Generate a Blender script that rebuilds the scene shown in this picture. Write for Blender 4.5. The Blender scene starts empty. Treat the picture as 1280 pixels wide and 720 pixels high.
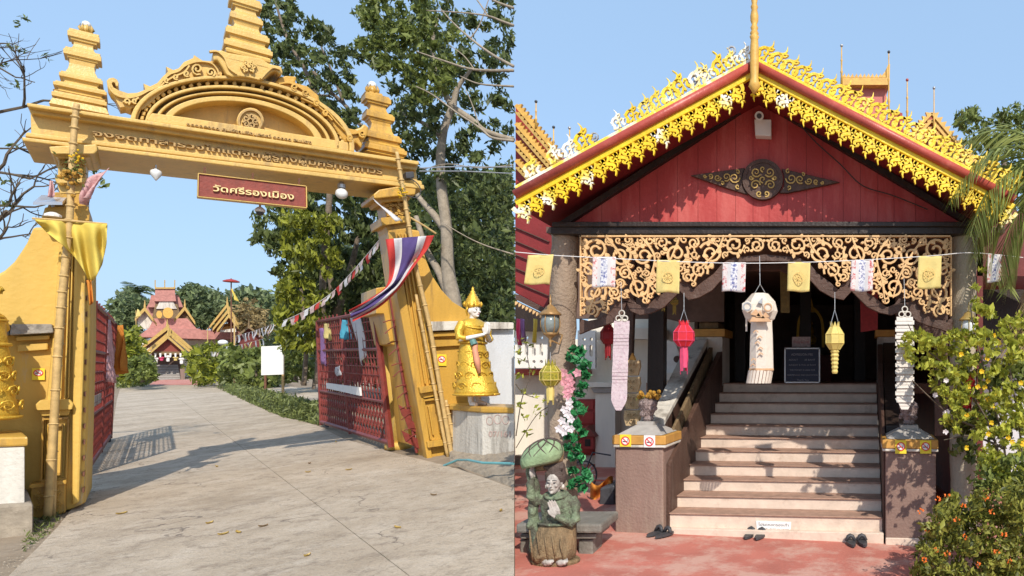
import bpy, math, random
import numpy as np
from math import radians, sin, cos, pi, sqrt, atan2
from mathutils import Vector, Matrix
from mathutils.geometry import tessellate_polygon

# ------------------------------------------------------------------ camera, sky, sun, exposure
SC = bpy.context.scene
COL = SC.collection
FPX, PX, PY, CH = 820.0, 1000.0, 465.0, 1.6      # focal length in photo pixels, principal point, eye height
cd = bpy.data.cameras.new('camera'); cam = bpy.data.objects.new('camera', cd); COL.objects.link(cam)
cd.sensor_fit = 'HORIZONTAL'; cd.sensor_width = 36.0; cd.lens = FPX / 1280 * 36
cd.shift_x = (640 - PX) / 1280; cd.shift_y = (PY - 360) / 1280
cd.clip_start = 0.05; cd.clip_end = 5000
cam.location = (0, 0, CH); cam.rotation_euler = (pi / 2, 0, 0)
SC.camera = cam
SUN_EL, SUN_AZ = radians(40), radians(153.4)      # azimuth measured from +Y towards +X
W = bpy.data.worlds.new('World'); SC.world = W; W.use_nodes = True
wn = W.node_tree; bg = wn.nodes['Background']; sky = wn.nodes.new('ShaderNodeTexSky')
sky.sky_type = 'NISHITA'; sky.sun_disc = False; sky.sun_elevation = SUN_EL; sky.sun_rotation = SUN_AZ
sky.air_density = 1.0; sky.dust_density = 2.0; sky.ozone_density = 2.0
mx = wn.nodes.new('ShaderNodeMix'); mx.data_type = 'RGBA'; mx.inputs[0].default_value = 0.74      # thin even haze over the whole sky
wn.links.new(sky.outputs[0], mx.inputs[6]); mx.inputs[7].default_value = (1.95, 2.95, 4.30, 1)
wn.links.new(mx.outputs[2], bg.inputs[0]); bg.inputs[1].default_value = 0.15
sl = bpy.data.lights.new('sun', 'SUN'); so = bpy.data.objects.new('sun', sl); COL.objects.link(so)
sl.energy = 3.1; sl.angle = radians(0.53); sl.color = (1.0, 0.93, 0.82)
sv = Vector((sin(SUN_AZ) * cos(SUN_EL), cos(SUN_AZ) * cos(SUN_EL), sin(SUN_EL)))
so.rotation_euler = sv.to_track_quat('Z', 'Y').to_euler(); so.location = sv * 30
SC.view_settings.view_transform = 'Standard'; SC.view_settings.look = 'None'
SC.view_settings.exposure = 0.6; SC.view_settings.gamma = 1

# ------------------------------------------------------------------ helpers
def ray(x, y): return Vector(((x - PX) / FPX, 1.0, -(y - PY) / FPX))
def P(x, y, Y): return Vector((0, 0, CH)) + ray(x, y) * Y           # photo pixel at a real depth
GA, GB = 0.05, 0.0562                                               # the gate's forecourt slopes gently up
def zl(X, Y): return GA * X + GB * Y
def G(x, y, h=0.0):                                                 # point of the sloping forecourt
    r = ray(x, y); t = (h - CH) / (r.z - GA * r.x - GB); return Vector((0, 0, CH)) + r * t
def zr(X, Y): return -0.022 * max(-2.0, min(2.5, X + 1.2))
def R(x, y, h=0.0):
    r = ray(x, y); t = (h - CH) / r.z
    for _ in range(6): t = (h + zr(r.x * t, t) - CH) / r.z
    return Vector((0, 0, CH)) + r * t

class Frame:
    """u runs along the face, v is up, w comes out of the face"""
    def __init__(s, o, yaw):
        s.o = Vector(o); s.U = Vector((cos(yaw), sin(yaw), 0)); s.V = Vector((0, 0, 1)); s.W = Vector((sin(yaw), -cos(yaw), 0))
    def at(s, u, v, w=0): return s.o + s.U * u + s.V * v + s.W * w
    def px(s, x, y, w=0):
        r = ray(x, y); c = Vector((0, 0, CH)); q = s.o + s.W * w
        p = c + r * ((q - c).dot(s.W) / r.dot(s.W)); d = p - s.o
        return (d.dot(s.U), d.z)
    def pxa(s, x, y, w=0): u, v = s.px(x, y, w); return s.at(u, v, w)
    def mpp(s, x, y, w=0):
        a = s.px(x, y, w); b = s.px(x + 1, y, w); return abs(b[0] - a[0])
WF = Frame((0, 0, 0), 0)

ORI = {}
def bez(pts, n=8):
    """smooth curve through points (catmull-rom), any dimension"""
    pts = [Vector(p) for p in pts]
    if len(pts) < 3: return pts
    out = []
    for i in range(len(pts) - 1):
        p0 = pts[max(i - 1, 0)]; p1 = pts[i]; p2 = pts[i + 1]; p3 = pts[min(i + 2, len(pts) - 1)]
        for k in range(n):
            t = k / n
            out.append(0.5 * ((2 * p1) + (p2 - p0) * t + (2 * p0 - 5 * p1 + 4 * p2 - p3) * t * t + (3 * p1 - p0 - 3 * p2 + p3) * t ** 3))
    out.append(pts[-1]); return out

class MB:
    def __init__(s): s.v = []; s.f = []; s.m = []; s.mi = 0
    def add(s, vs, fs):
        b = len(s.v); s.v += [tuple(v) for v in vs]
        for f in fs: s.f.append(tuple(i + b for i in f)); s.m.append(s.mi)
        return s
    def hexa(s, a, b):
        """a: 4 corners, b: 4 corners opposite"""
        return s.add(list(a) + list(b), [(3, 2, 1, 0), (4, 5, 6, 7), (0, 1, 5, 4), (1, 2, 6, 5), (2, 3, 7, 6), (3, 0, 4, 7)])
    def box(s, u0, u1, v0, v1, w0, w1, F=WF):
        return s.hexa([F.at(u0, v0, w0), F.at(u1, v0, w0), F.at(u1, v1, w0), F.at(u0, v1, w0)],
                      [F.at(u0, v0, w1), F.at(u1, v0, w1), F.at(u1, v1, w1), F.at(u0, v1, w1)])
    def wbox(s, x0, x1, y0, y1, z0, z1):
        return s.hexa([(x0, y0, z0), (x1, y0, z0), (x1, y1, z0), (x0, y1, z0)], [(x0, y0, z1), (x1, y0, z1), (x1, y1, z1), (x0, y1, z1)])
    def prism(s, poly, w0, w1, F, px=False, bevel=0.0):
        """outline in (u,v) of frame F (or photo pixels on its face w1), from w0 (back) to w1 (front)"""
        if px: poly = [F.px(x, y, w1) for x, y in poly]
        n = len(poly)
        ar = sum(poly[i][0] * poly[(i + 1) % n][1] - poly[(i + 1) % n][0] * poly[i][1] for i in range(n))
        if ar < 0: poly = poly[::-1]
        tris = tessellate_polygon([[Vector((p[0], p[1], 0)) for p in poly]])
        back = [F.at(p[0], p[1], w0) for p in poly]; fr = [F.at(p[0], p[1], w1) for p in poly]
        fs = []
        for t in tris:
            a, b, c = [poly[i] for i in t]
            if (b[0] - a[0]) * (c[1] - a[1]) - (c[0] - a[0]) * (b[1] - a[1]) < 0: t = t[::-1]
            fs.append((t[0] + n, t[1] + n, t[2] + n)); fs.append((t[2], t[1], t[0]))
        for i in range(n):
            j = (i + 1) % n; fs.append((i, j, j + n, i + n))
        return s.add(back + fr, fs)
    def ribbon(s, pts, wid, w0, w1, F):
        """flat strip of given widths along a 2-D path, extruded"""
        n = len(pts)
        if n < 2: return s
        L, Rr = [], []
        for i in range(n):
            a = pts[max(i - 1, 0)]; b = pts[min(i + 1, n - 1)]
            dx, dy = b[0] - a[0], b[1] - a[1]; l = sqrt(dx * dx + dy * dy) or 1
            h = (wid[i] if hasattr(wid, '__len__') else wid) / 2
            L.append((pts[i][0] - dy / l * h, pts[i][1] + dx / l * h)); Rr.append((pts[i][0] + dy / l * h, pts[i][1] - dx / l * h))
        vs = [F.at(*p, w1) for p in L] + [F.at(*p, w1) for p in Rr] + [F.at(*p, w0) for p in L] + [F.at(*p, w0) for p in Rr]
        fs = []
        for i in range(n - 1):
            fs += [(i, n + i, n + i + 1, i + 1), (2 * n + i, 2 * n + i + 1, 3 * n + i + 1, 3 * n + i), (i, i + 1, 2 * n + i + 1, 2 * n + i), (n + i + 1, n + i, 3 * n + i, 3 * n + i + 1)]
        fs += [(0, 2 * n, 3 * n, n), (n - 1, 2 * n - 1, 4 * n - 1, 3 * n - 1)]
        return s.add(vs, fs)
    def tube(s, pts, r, seg=8, flat=1.0):
        pts = [Vector(p) for p in pts]; n = len(pts)
        rr = r if hasattr(r, '__len__') else [r] * n
        if len(rr) != n: rr = [rr[0] + (rr[-1] - rr[0]) * i / (n - 1) for i in range(n)]
        up = Vector((0.13, 0.21, 0.97)); vs = []
        for i in range(n):
            t = (pts[min(i + 1, n - 1)] - pts[max(i - 1, 0)])
            if t.length < 1e-9: t = Vector((0, 0, 1))
            t.normalize()
            a = t.cross(up)
            if a.length < .05: a = t.cross(Vector((1, 0, 0)))
            a.normalize(); b = t.cross(a)
            up = a.cross(t) if False else up
            for k in range(seg):
                g = 2 * pi * k / seg; vs.append(pts[i] + a * (cos(g) * rr[i]) + b * (sin(g) * rr[i] * flat))
        fs = [tuple(reversed(range(seg))), tuple(range((n - 1) * seg, n * seg))]
        for i in range(n - 1):
            for k in range(seg):
                k2 = (k + 1) % seg; fs.append((i * seg + k, i * seg + k2, (i + 1) * seg + k2, (i + 1) * seg + k))
        return s.add(vs, fs)
    def lathe(s, c, prof, seg=16, sx=1, sy=1, ang=0.0, tilt=None):
        """prof: (radius, height) from bottom to top around vertical axis at c"""
        c = Vector(c); vs = []; n = len(prof)
        M = tilt or Matrix.Identity(3)
        for r, h in prof:
            for k in range(seg):
                g = ang + 2 * pi * k / seg; vs.append(c + M @ Vector((cos(g) * r * sx, sin(g) * r * sy, h)))
        fs = [tuple(reversed(range(seg))), tuple(range((n - 1) * seg, n * seg))]
        for i in range(n - 1):
            for k in range(seg):
                k2 = (k + 1) % seg; fs.append((i * seg + k, i * seg + k2, (i + 1) * seg + k2, (i + 1) * seg + k))
        return s.add(vs, fs)
    def ball(s, c, r, seg=12, sx=1, sy=1, sz=1):
        n = max(4, seg // 2); return s.lathe(c, [(max(1e-4, sin(pi * i / n)) * r, -cos(pi * i / n) * r * sz) for i in range(n + 1)], seg, sx, sy)
    def rings(s, rs, seg=16):
        """rs: (centre, rx, ry, yaw) stacked ellipses"""
        vs = []
        for c, rx, ry, a in rs:
            c = Vector(c)
            for k in range(seg):
                g = 2 * pi * k / seg; x, y = cos(g) * rx, sin(g) * ry
                vs.append(c + Vector((x * cos(a) - y * sin(a), x * sin(a) + y * cos(a), 0)))
        n = len(rs)
        fs = [tuple(reversed(range(seg))), tuple(range((n - 1) * seg, n * seg))]
        for i in range(n - 1):
            for k in range(seg):
                k2 = (k + 1) % seg; fs.append((i * seg + k, i * seg + k2, (i + 1) * seg + k2, (i + 1) * seg + k))
        return s.add(vs, fs)
    def sheet(s, fn, nu, nv, thick=0.0):
        vs = [fn(i / nu, j / nv) for j in range(nv + 1) for i in range(nu + 1)]
        fs = [(j * (nu + 1) + i, j * (nu + 1) + i + 1, (j + 1) * (nu + 1) + i + 1, (j + 1) * (nu + 1) + i) for j in range(nv) for i in range(nu)]
        return s.add(vs, fs)
    def build(s, name, mat, parent=None, origin=None, smooth=False, kind=None, label=None, cat=None, group=None, bevel=0, remesh=0, solid=0, sub=0):
        if parent is not None: o0 = ORI[parent.name]
        elif origin is not None: o0 = Vector(origin)
        elif cat and s.v:
            a = np.array(s.v); o0 = Vector((a[:, 0].mean(), a[:, 1].mean(), a[:, 2].min()))
        else: o0 = Vector((0, 0, 0))
        me = bpy.data.meshes.new(name)
        me.from_pydata([(v[0] - o0.x, v[1] - o0.y, v[2] - o0.z) for v in s.v], [], s.f)
        mats = mat if isinstance(mat, (list, tuple)) else [mat]
        for m in mats: me.materials.append(m)
        if len(mats) > 1: me.polygons.foreach_set('material_index', s.m)
        if smooth: me.polygons.foreach_set('use_smooth', [True] * len(me.polygons))
        me.update()
        o = bpy.data.objects.new(name, me); COL.objects.link(o)
        if parent is not None: o.parent = parent
        else: o.location = o0
        ORI[o.name] = o0
        if kind: o['kind'] = kind
        if label: o['label'] = label
        if cat: o['category'] = cat
        if group: o['group'] = group
        if solid: m = o.modifiers.new('s', 'SOLIDIFY'); m.thickness = solid; m.offset = 0
        if remesh:
            m = o.modifiers.new('r', 'REMESH'); m.mode = 'VOXEL'; m.voxel_size = remesh; m.use_smooth_shade = True
            m = o.modifiers.new('c', 'SMOOTH'); m.iterations = 4; m.factor = .5
        if sub: m = o.modifiers.new('u', 'SUBSURF'); m.levels = sub; m.render_levels = sub
        if bevel: m = o.modifiers.new('b', 'BEVEL'); m.width = bevel; m.segments = 2; m.limit_method = 'ANGLE'; m.angle_limit = radians(35)
        return o

def thing(name, loc, label, cat, group=None):
    o = bpy.data.objects.new(name, None); COL.objects.link(o); o.location = loc; o.empty_display_size = .2
    ORI[o.name] = Vector(loc); o['label'] = label; o['category'] = cat
    if group: o['group'] = group
    return o
def copy_of(root, move, label, scale=None):
    """a copy of a thing with its parts and sub-parts"""
    r = root.copy(); COL.objects.link(r); r.location = Vector(root.location) + Vector(move)
    ORI[r.name] = Vector(r.location)
    if label: r['label'] = label
    if scale: r.scale = scale
    def rec(a, b):
        for ch in list(a.children):
            c = ch.copy(); COL.objects.link(c); c.parent = b; ORI[c.name] = ORI[b.name]; rec(ch, c)
    rec(root, r); return r
def piece(mesh_obj, parent, world, M=None, mat=None):
    """another object that shares a part's mesh; the mesh is modelled about the origin of its own prototype"""
    o = bpy.data.objects.new(mesh_obj.name.split('.')[0], mesh_obj.data); COL.objects.link(o)
    o.parent = parent
    T = Matrix.Translation(Vector(world) - (ORI[parent.name] if parent else Vector((0, 0, 0))))
    o.matrix_local = T @ (M.to_4x4() if M is not None else Matrix.Identity(4))
    for k in ('kind',):
        if k in mesh_obj: o[k] = mesh_obj[k]
    ORI[o.name] = Vector(world); return o

def text_mesh(s, extr=0.02, bold=0.0):
    c = bpy.data.curves.new('t', 'FONT'); c.body = s; c.size = 1; c.extrude = extr; c.offset = bold; c.resolution_u = 3
    o = bpy.data.objects.new('t', c); COL.objects.link(o); bpy.context.view_layer.update()
    dg = bpy.context.evaluated_depsgraph_get(); m = o.evaluated_get(dg).to_mesh()
    vs = [tuple(v.co) for v in m.vertices]; fs = [tuple(p.vertices) for p in m.polygons]
    bpy.data.objects.remove(o); bpy.data.curves.remove(c)
    return vs, fs
def text_px(mb, F, s, p0, p1, hpx, w, depth, bold=0.0):
    """writing along a baseline given by two photo points on face w of frame F"""
    vs, fs = text_mesh(s, 0.5, bold)
    if not vs: return
    a = F.px(*p0, w); b = F.px(*p1, w); h = hpx * F.mpp(*p0, w)
    xs = [v[0] for v in vs]; x0, x1 = min(xs), max(xs); sx = 1.0 / (x1 - x0)
    h1 = hpx * F.mpp(*p1, w)
    out = []
    for v in vs:
        t = (v[0] - x0) * sx
        out.append(F.at(a[0] + (b[0] - a[0]) * t, a[1] + (b[1] - a[1]) * t + v[1] * (h + (h1 - h) * t), w + (v[2] + .5) * depth))
    mb.add(out, fs)

# ------------------------------------------------------------------ materials
def lin(c): return tuple(((x / 255) / 12.92 if x <= 10 else (((x / 255) + .055) / 1.055) ** 2.4) for x in c)
def nd(t, kind, **kw):
    n = t.nodes.new(kind)
    for k, v in kw.items():
        if k in n.inputs: n.inputs[k].default_value = v
        else: setattr(n, k, v)
    return n
def mixc(t, fac, a, b, mode='MIX'):
    m = t.nodes.new('ShaderNodeMix'); m.data_type = 'RGBA'; m.blend_type = mode
    for i, x in ((0, fac), (6, a), (7, b)):
        if hasattr(x, 'is_linked') or hasattr(x, 'links'): t.links.new(x, m.inputs[i])
        else: m.inputs[i].default_value = (x if i == 0 else (*x[:3], 1))
    return m.outputs[2]
def mat(name, col, rough=.6, var=.18, scale=6, stain=None, sscale=3, samt=.55, sth=.55, bump=.15, bscale=40, metal=0, fine=None, emit=None, streak=False, island=0.0, spec=.4, transl=0.0, coords='P'):
    m = bpy.data.materials.new(name); m.use_nodes = True; t = m.node_tree; b = t.nodes['Principled BSDF']
    geo = t.nodes.new('ShaderNodeNewGeometry'); co = geo.outputs['Position']
    mp = nd(t, 'ShaderNodeMapping'); t.links.new(co, mp.inputs[0])
    if streak: mp.inputs['Scale'].default_value = (1, 1, .18)
    n1 = nd(t, 'ShaderNodeTexNoise', Scale=scale, Detail=6, Roughness=.6); t.links.new(mp.outputs[0], n1.inputs[0])
    r1 = nd(t, 'ShaderNodeMapRange'); r1.inputs[1].default_value = .3; r1.inputs[2].default_value = .7
    t.links.new(n1.outputs[0], r1.inputs[0])
    lo = tuple(c * (1 - var) for c in col); hi = tuple(min(1, c * (1 + var)) for c in col)
    out = mixc(t, r1.outputs[0], lo, hi)
    if island:
        rv = nd(t, 'ShaderNodeMapRange'); rv.inputs[3].default_value = 1 - island; rv.inputs[4].default_value = 1 + island
        t.links.new(geo.outputs['Random Per Island'], rv.inputs[0])
        vm = t.nodes.new('ShaderNodeVectorMath'); vm.operation = 'SCALE'; t.links.new(out, vm.inputs[0]); t.links.new(rv.outputs[0], vm.inputs[3]); out = vm.outputs[0]
    if stain is not None:
        n2 = nd(t, 'ShaderNodeTexNoise', Scale=sscale, Detail=9, Roughness=.7); t.links.new(mp.outputs[0], n2.inputs[0])
        r2 = nd(t, 'ShaderNodeMapRange'); r2.inputs[1].default_value = sth; r2.inputs[2].default_value = sth + .12; r2.inputs[4].default_value = samt
        t.links.new(n2.outputs[0], r2.inputs[0]); out = mixc(t, r2.outputs[0], out, stain)
    if fine is not None:
        n3 = nd(t, 'ShaderNodeTexNoise', Scale=bscale * 2, Detail=3); t.links.new(co, n3.inputs[0])
        r3 = nd(t, 'ShaderNodeMapRange'); r3.inputs[1].default_value = .5; r3.inputs[2].default_value = .68; r3.inputs[4].default_value = .6
        t.links.new(n3.outputs[0], r3.inputs[0]); out = mixc(t, r3.outputs[0], out, fine)
    t.links.new(out, b.inputs['Base Color'])
    b.inputs['Roughness'].default_value = rough; b.inputs['Metallic'].default_value = metal; b.inputs['Specular IOR Level'].default_value = spec
    if bump:
        n4 = nd(t, 'ShaderNodeTexNoise', Scale=bscale, Detail=5); t.links.new(co, n4.inputs[0])
        bp = nd(t, 'ShaderNodeBump', Strength=bump, Distance=.02); t.links.new(n4.outputs[0], bp.inputs['Height']); t.links.new(bp.outputs[0], b.inputs['Normal'])
    if emit: b.inputs['Emission Color'].default_value = (*emit, 1); b.inputs['Emission Strength'].default_value = 1
    if transl:
        tr = t.nodes.new('ShaderNodeBsdfTranslucent'); t.links.new(out, tr.inputs[0])
        ms = t.nodes.new('ShaderNodeMixShader'); ms.inputs[0].default_value = transl
        o = t.nodes['Material Output']; t.links.new(b.outputs[0], ms.inputs[1]); t.links.new(tr.outputs[0], ms.inputs[2]); t.links.new(ms.outputs[0], o.inputs[0])
    return m
def leafmat(name, col, col2=None, tr=.35):
    m = bpy.data.materials.new(name); m.use_nodes = True; t = m.node_tree; b = t.nodes['Principled BSDF']
    geo = t.nodes.new('ShaderNodeNewGeometry')
    col2 = col2 or tuple(c * 2.1 for c in col)
    out = mixc(t, geo.outputs['Random Per Island'], tuple(c * .55 for c in col), col2)
    t.links.new(out, b.inputs['Base Color']); b.inputs['Roughness'].default_value = .45; b.inputs['Specular IOR Level'].default_value = .35
    trn = t.nodes.new('ShaderNodeBsdfTranslucent'); t.links.new(out, trn.inputs[0])
    ms = t.nodes.new('ShaderNodeMixShader'); ms.inputs[0].default_value = tr
    o = t.nodes['Material Output']; t.links.new(b.outputs[0], ms.inputs[1]); t.links.new(trn.outputs[0], ms.inputs[2]); t.links.new(ms.outputs[0], o.inputs[0])
    return m

GOLD = mat('ochre_gold_paint', (.54, .31, .055), .38, .2, 3, stain=(.22, .13, .05), sscale=3.4, samt=.75, sth=.53, bump=.22, bscale=36, streak=True, fine=(.44, .26, .06))
GOLD_L = mat('lit_gold_paint', (.62, .41, .12), .38, .18, 4, stain=(.30, .20, .09), sscale=4, samt=.75, sth=.54, bump=.2, bscale=40, streak=True, fine=(.54, .35, .11))  # lit copy of the gate's gold, sunlight put into the colour
GOLD_D = mat('letter_gold', (.42, .27, .10), .4, .1, 8)
YEL = mat('yellow_wall_paint', (.62, .40, .09), .6, .12, 2, stain=(.46, .41, .33), sscale=3.2, samt=.9, sth=.585, bump=.3, bscale=18, fine=None, streak=True)
GSTAT = mat('statue_gold', (.68, .42, .05), .30, .12, 20, bump=.5, bscale=60, metal=.35)
WHITE = mat('white_paint', (.78, .76, .72), .5, .06, 8, bump=.05)
SKINW = mat('statue_white', (.72, .68, .64), .35, .06, 12, bump=.05)
PLAST = mat('old_plaster', (.60, .56, .49), .8, .18, 5, stain=(.20, .17, .14), sscale=3.2, samt=.75, sth=.52, bump=.5, bscale=26, streak=True)
WALLW = mat('blue_white_wall', (.58, .60, .63), .8, .10, 4, stain=(.38, .37, .35), sscale=2, samt=.5, bump=.3, streak=True)
STONE = mat('weathered_grey_stone', (.30, .27, .23), .9, .3, 8, stain=(.10, .09, .08), sscale=5, samt=.6, sth=.5, bump=.8, bscale=24)
RUBBLE = mat('rubble_concrete', (.30, .25, .19), .95, .25, 8, stain=(.13, .11, .09), sscale=5, samt=.5, bump=1, bscale=14)
RUST = mat('red_oxide_iron', (.19, .032, .024), .5, .25, 9, stain=(.12, .035, .02), sscale=8, samt=.5, bump=.2)
RUSTY = mat('rusty_steel', (.16, .07, .04), .8, .3, 20, bump=.5)
BAMB = mat('bamboo', (.52, .35, .14), .5, .2, 14, stain=(.25, .16, .07), sscale=10, samt=.4)
YCLOTH = mat('yellow_cloth', (.78, .62, .13), .85, .08, 5, bump=.1, transl=.3)
YCLOTH2 = mat('pale_yellow_cloth', (.80, .66, .26), .85, .08, 9, stain=(.62, .40, .12), sscale=22, samt=.4, sth=.56, bump=.1, transl=.3)
OCLOTH = mat('orange_cloth', (.68, .26, .04), .85, .1, 5, bump=.1, transl=.25)
PCLOTH = mat('pink_paper', (.72, .45, .45), .8, .2, 30, transl=.3)
RCLOTH = mat('flag_red', (.62, .06, .05), .8, .08, 8, bump=.1, transl=.25)
WCLOTH = mat('flag_white', (.74, .72, .72), .8, .05, 8, bump=.1, transl=.3)
BCLOTH = mat('flag_blue', (.09, .06, .20), .8, .1, 8, bump=.1, transl=.2)
VCLOTH = mat('violet_cloth', (.34, .18, .38), .8, .2, 12, transl=.2)
CYCLOTH = mat('turquoise_ribbon', (.08, .36, .48), .6, .1, 8)
SIGNR = mat('red_sign_paint', (.23, .050, .035), .6, .2, 12, stain=(.12, .05, .04), sscale=9, samt=.5, bump=.2)
CREAM = mat('cream_letters', (.80, .62, .30), .5, .08, 10)
GLASSW = mat('lamp_glass', (.72, .74, .74), .12, .05, 10, bump=0, spec=.8)
STEEL = mat('galvanised_steel', (.45, .46, .47), .4, .1, 14, metal=.6)
DARKM = mat('dark_metal', (.05, .05, .055), .5, .2, 14)
PANEL = mat('solar_panel', (.30, .34, .42), .15, .15, 9, bump=0, spec=.8)
BARK = mat('grey_brown_bark', (.17, .13, .095), .9, .3, 9, stain=(.30, .26, .20), sscale=6, samt=.6, bump=.9, bscale=30)
BARKL = mat('pale_bark', (.30, .25, .19), .9, .25, 9, bump=.6, bscale=30)
TWIG = mat('dark_twigs', (.11, .085, .06), .9, .2, 9, bump=.3)
LF_D = leafmat('dark_leaf', (.07, .095, .03), (.19, .235, .075), .4)
LF_M = leafmat('mid_leaf', (.10, .135, .03), (.27, .32, .08), .4)
LF_Y = leafmat('yellow_green_leaf', (.12, .15, .02), (.40, .42, .05), .4)
LF_B = leafmat('bright_leaf', (.32, .37, .04), (.72, .74, .12), .5)
LF_F = leafmat('hazy_far_leaf', (.11, .15, .07), (.24, .30, .13), .35)  # distance haze is mixed into this paler leaf colour
LF_I = leafmat('ixora_leaf', (.09, .12, .02), (.38, .38, .07), .35)
LF_PL = leafmat('plastic_leaf', (.01, .10, .03), (.05, .30, .10), .1)
LF_DRY = leafmat('dry_leaf', (.30, .19, .05), (.60, .42, .12), .1)
GRASS = leafmat('grass_blade', (.09, .12, .035), (.25, .29, .09), .3)
PETAL_Y = mat('yellow_petal', (.85, .55, .02), .6, .1, 20, transl=.3, bump=0)
PETAL_O = mat('orange_petal', (.85, .20, .03), .6, .1, 20, transl=.3, bump=0)
PETAL_W = mat('white_petal', (.85, .78, .80), .6, .06, 20, transl=.3, bump=0)
PETAL_P = mat('pink_petal', (.75, .35, .42), .6, .2, 40, transl=.3, bump=0)
# porch
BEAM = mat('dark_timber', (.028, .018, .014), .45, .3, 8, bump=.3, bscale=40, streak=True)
BEAM2 = mat('brown_timber', (.085, .045, .032), .6, .3, 8, stain=(.16, .11, .09), sscale=9, samt=.5, bump=.4, streak=True)
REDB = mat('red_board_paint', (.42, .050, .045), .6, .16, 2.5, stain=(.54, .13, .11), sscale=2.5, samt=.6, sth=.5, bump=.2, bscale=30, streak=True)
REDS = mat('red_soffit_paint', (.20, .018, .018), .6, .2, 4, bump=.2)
REDT = mat('red_bargeboard', (.40, .07, .05), .4, .15, 6, stain=(.50, .16, .12), sscale=6, samt=.5)
YPL = mat('yellow_fretwork_paint', (.80, .55, .02), .4, .18, 9, stain=(.58, .36, .03), sscale=12, samt=.6, bump=.3)
YSV = mat('patchy_gilt_paint', (.82, .62, .06), .35, .15, 9, stain=(.80, .80, .78), sscale=4.5, samt=.95, sth=.46, bump=.15)  # gilt yellow with random silver-white patches
SILV = mat('silver_leaf', (.42, .42, .42), .35, .2, 15, metal=.4)
OCHRE = mat('ochre_fretwork', (.68, .43, .20), .55, .16, 8, stain=(.74, .52, .28), sscale=7, samt=.5, bump=.2)
TRUNK = mat('bare_tree_post', (.30, .225, .165), .8, .25, 9, stain=(.17, .12, .09), sscale=6, samt=.6, bump=.8, bscale=40, streak=True)
TRUNKP = mat('pale_tree_post', (.42, .36, .27), .8, .2, 9, stain=(.26, .20, .14), sscale=6, samt=.5, bump=.5, streak=True)
STAIRW = mat('worn_white_riser', (.64, .51, .41), .7, .12, 7, stain=(.40, .29, .22), sscale=5, samt=.55, sth=.56, bump=.2, streak=False)
TREAD = mat('terracotta_tread', (.36, .22, .16), .8, .2, 12, bump=.3)
TAUPE = mat('mauve_plaster', (.24, .155, .125), .85, .12, 5, stain=(.34, .26, .20), sscale=3.5, samt=.5, sth=.52, bump=.4, streak=True)
CAPY = mat('ochre_band', (.52, .27, .06), .6, .15, 9, stain=(.40, .18, .06), sscale=6, samt=.4)
CAPG = mat('cap_grey', (.38, .35, .32), .8, .15, 9, bump=.3)
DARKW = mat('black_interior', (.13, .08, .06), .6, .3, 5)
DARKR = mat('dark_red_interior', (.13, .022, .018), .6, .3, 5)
IVORY = mat('ivory_wall', (.78, .72, .62), .8, .08, 5, stain=(.60, .52, .40), sscale=3, samt=.4, bump=.15, streak=True)
REDD = mat('red_shutter', (.34, .035, .03), .5, .15, 8)
TERRA = mat('red_concrete', (.47, .155, .115), .85, .16, 1.6, stain=(.56, .34, .27), sscale=1.8, samt=.8, sth=.47, bump=.4, bscale=30)
BENCH = mat('grey_bench_stone', (.18, .165, .14), .7, .2, 8, stain=(.30, .29, .25), sscale=8, samt=.4, bump=.4)
GREENS = mat('mossy_green_paint', (.17, .21, .13), .85, .3, 16, stain=(.07, .06, .045), sscale=9, samt=.85, sth=.44, bump=.8, bscale=60)
BROWNS = mat('worn_wood_carving', (.20, .135, .07), .8, .4, 20, stain=(.07, .05, .03), sscale=12, samt=.6, bump=.8, bscale=60, streak=True)
HAIRS = mat('dark_brown_hair', (.085, .06, .05), .8, .3, 30, bump=.6, bscale=80)
FACEW = mat('chalk_face', (.42, .385, .345), .75, .2, 30, stain=(.16, .13, .11), sscale=22, samt=.8, sth=.5)
TILE = mat('faded_red_roof', (.44, .20, .17), .8, .22, 3, stain=(.46, .24, .20), sscale=2, samt=.5, bump=.3)
GTRIM = mat('ochre_roof_trim', (.47, .31, .09), .6, .2, 6)
RTRIM = mat('orange_gold_trim', (.62, .36, .08), .5, .2, 9)
PAPERW = mat('lantern_paper', (.80, .72, .62), .8, .06, 20, stain=(.62, .42, .28), sscale=30, samt=.3, transl=.25)
PAPERT = mat('tan_paper', (.55, .33, .18), .7, .1, 20)
PAPERR = mat('red_lantern_paper', (.72, .03, .05), .6, .1, 20, transl=.25)
PAPERP = mat('pink_lantern_paper', (.80, .10, .22), .6, .1, 20, transl=.3)
PAPERD = mat('dark_red_lantern', (.25, .01, .015), .6, .1, 20)
PAPERY = mat('yellow_lantern_paper', (.80, .66, .22), .6, .1, 20, transl=.3)
LACE = mat('lilac_lace', (.66, .54, .56), .7, .1, 30, stain=(.45, .25, .33), sscale=38, samt=.6, sth=.52, bump=.3, transl=.2)
LACEW = mat('white_scale_paper', (.74, .68, .62), .7, .08, 30, stain=(.5, .42, .36), sscale=40, samt=.4, bump=.3, transl=.2)
LAMPG = mat('lamp_bronze', (.34, .20, .08), .4, .2, 14, metal=.3)
ORCHG = mat('brass', (.6, .42, .14), .3, .1, 14, metal=.5)
WRAP = mat('crinkled_cellophane', (.24, .18, .17), .25, .5, 40, stain=(.5, .45, .45), sscale=60, samt=.6, bump=1, bscale=60)
MARI = mat('marigold', (.42, .22, .03), .8, .4, 50, bump=1, bscale=80)
TBLUE = mat('turquoise_pipe', (.12, .34, .36), .4, .1, 8)
STK_Y = mat('yellow_sticker', (.80, .62, .04), .5, .04, 8, bump=0)
STK_R = mat('sticker_red', (.65, .03, .03), .5, .04, 8, bump=0)
STK_W = mat('sticker_white', (.78, .76, .74), .5, .04, 8, bump=0)
INK = mat('black_ink', (.03, .03, .04), .6, .04, 8, bump=0)
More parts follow.
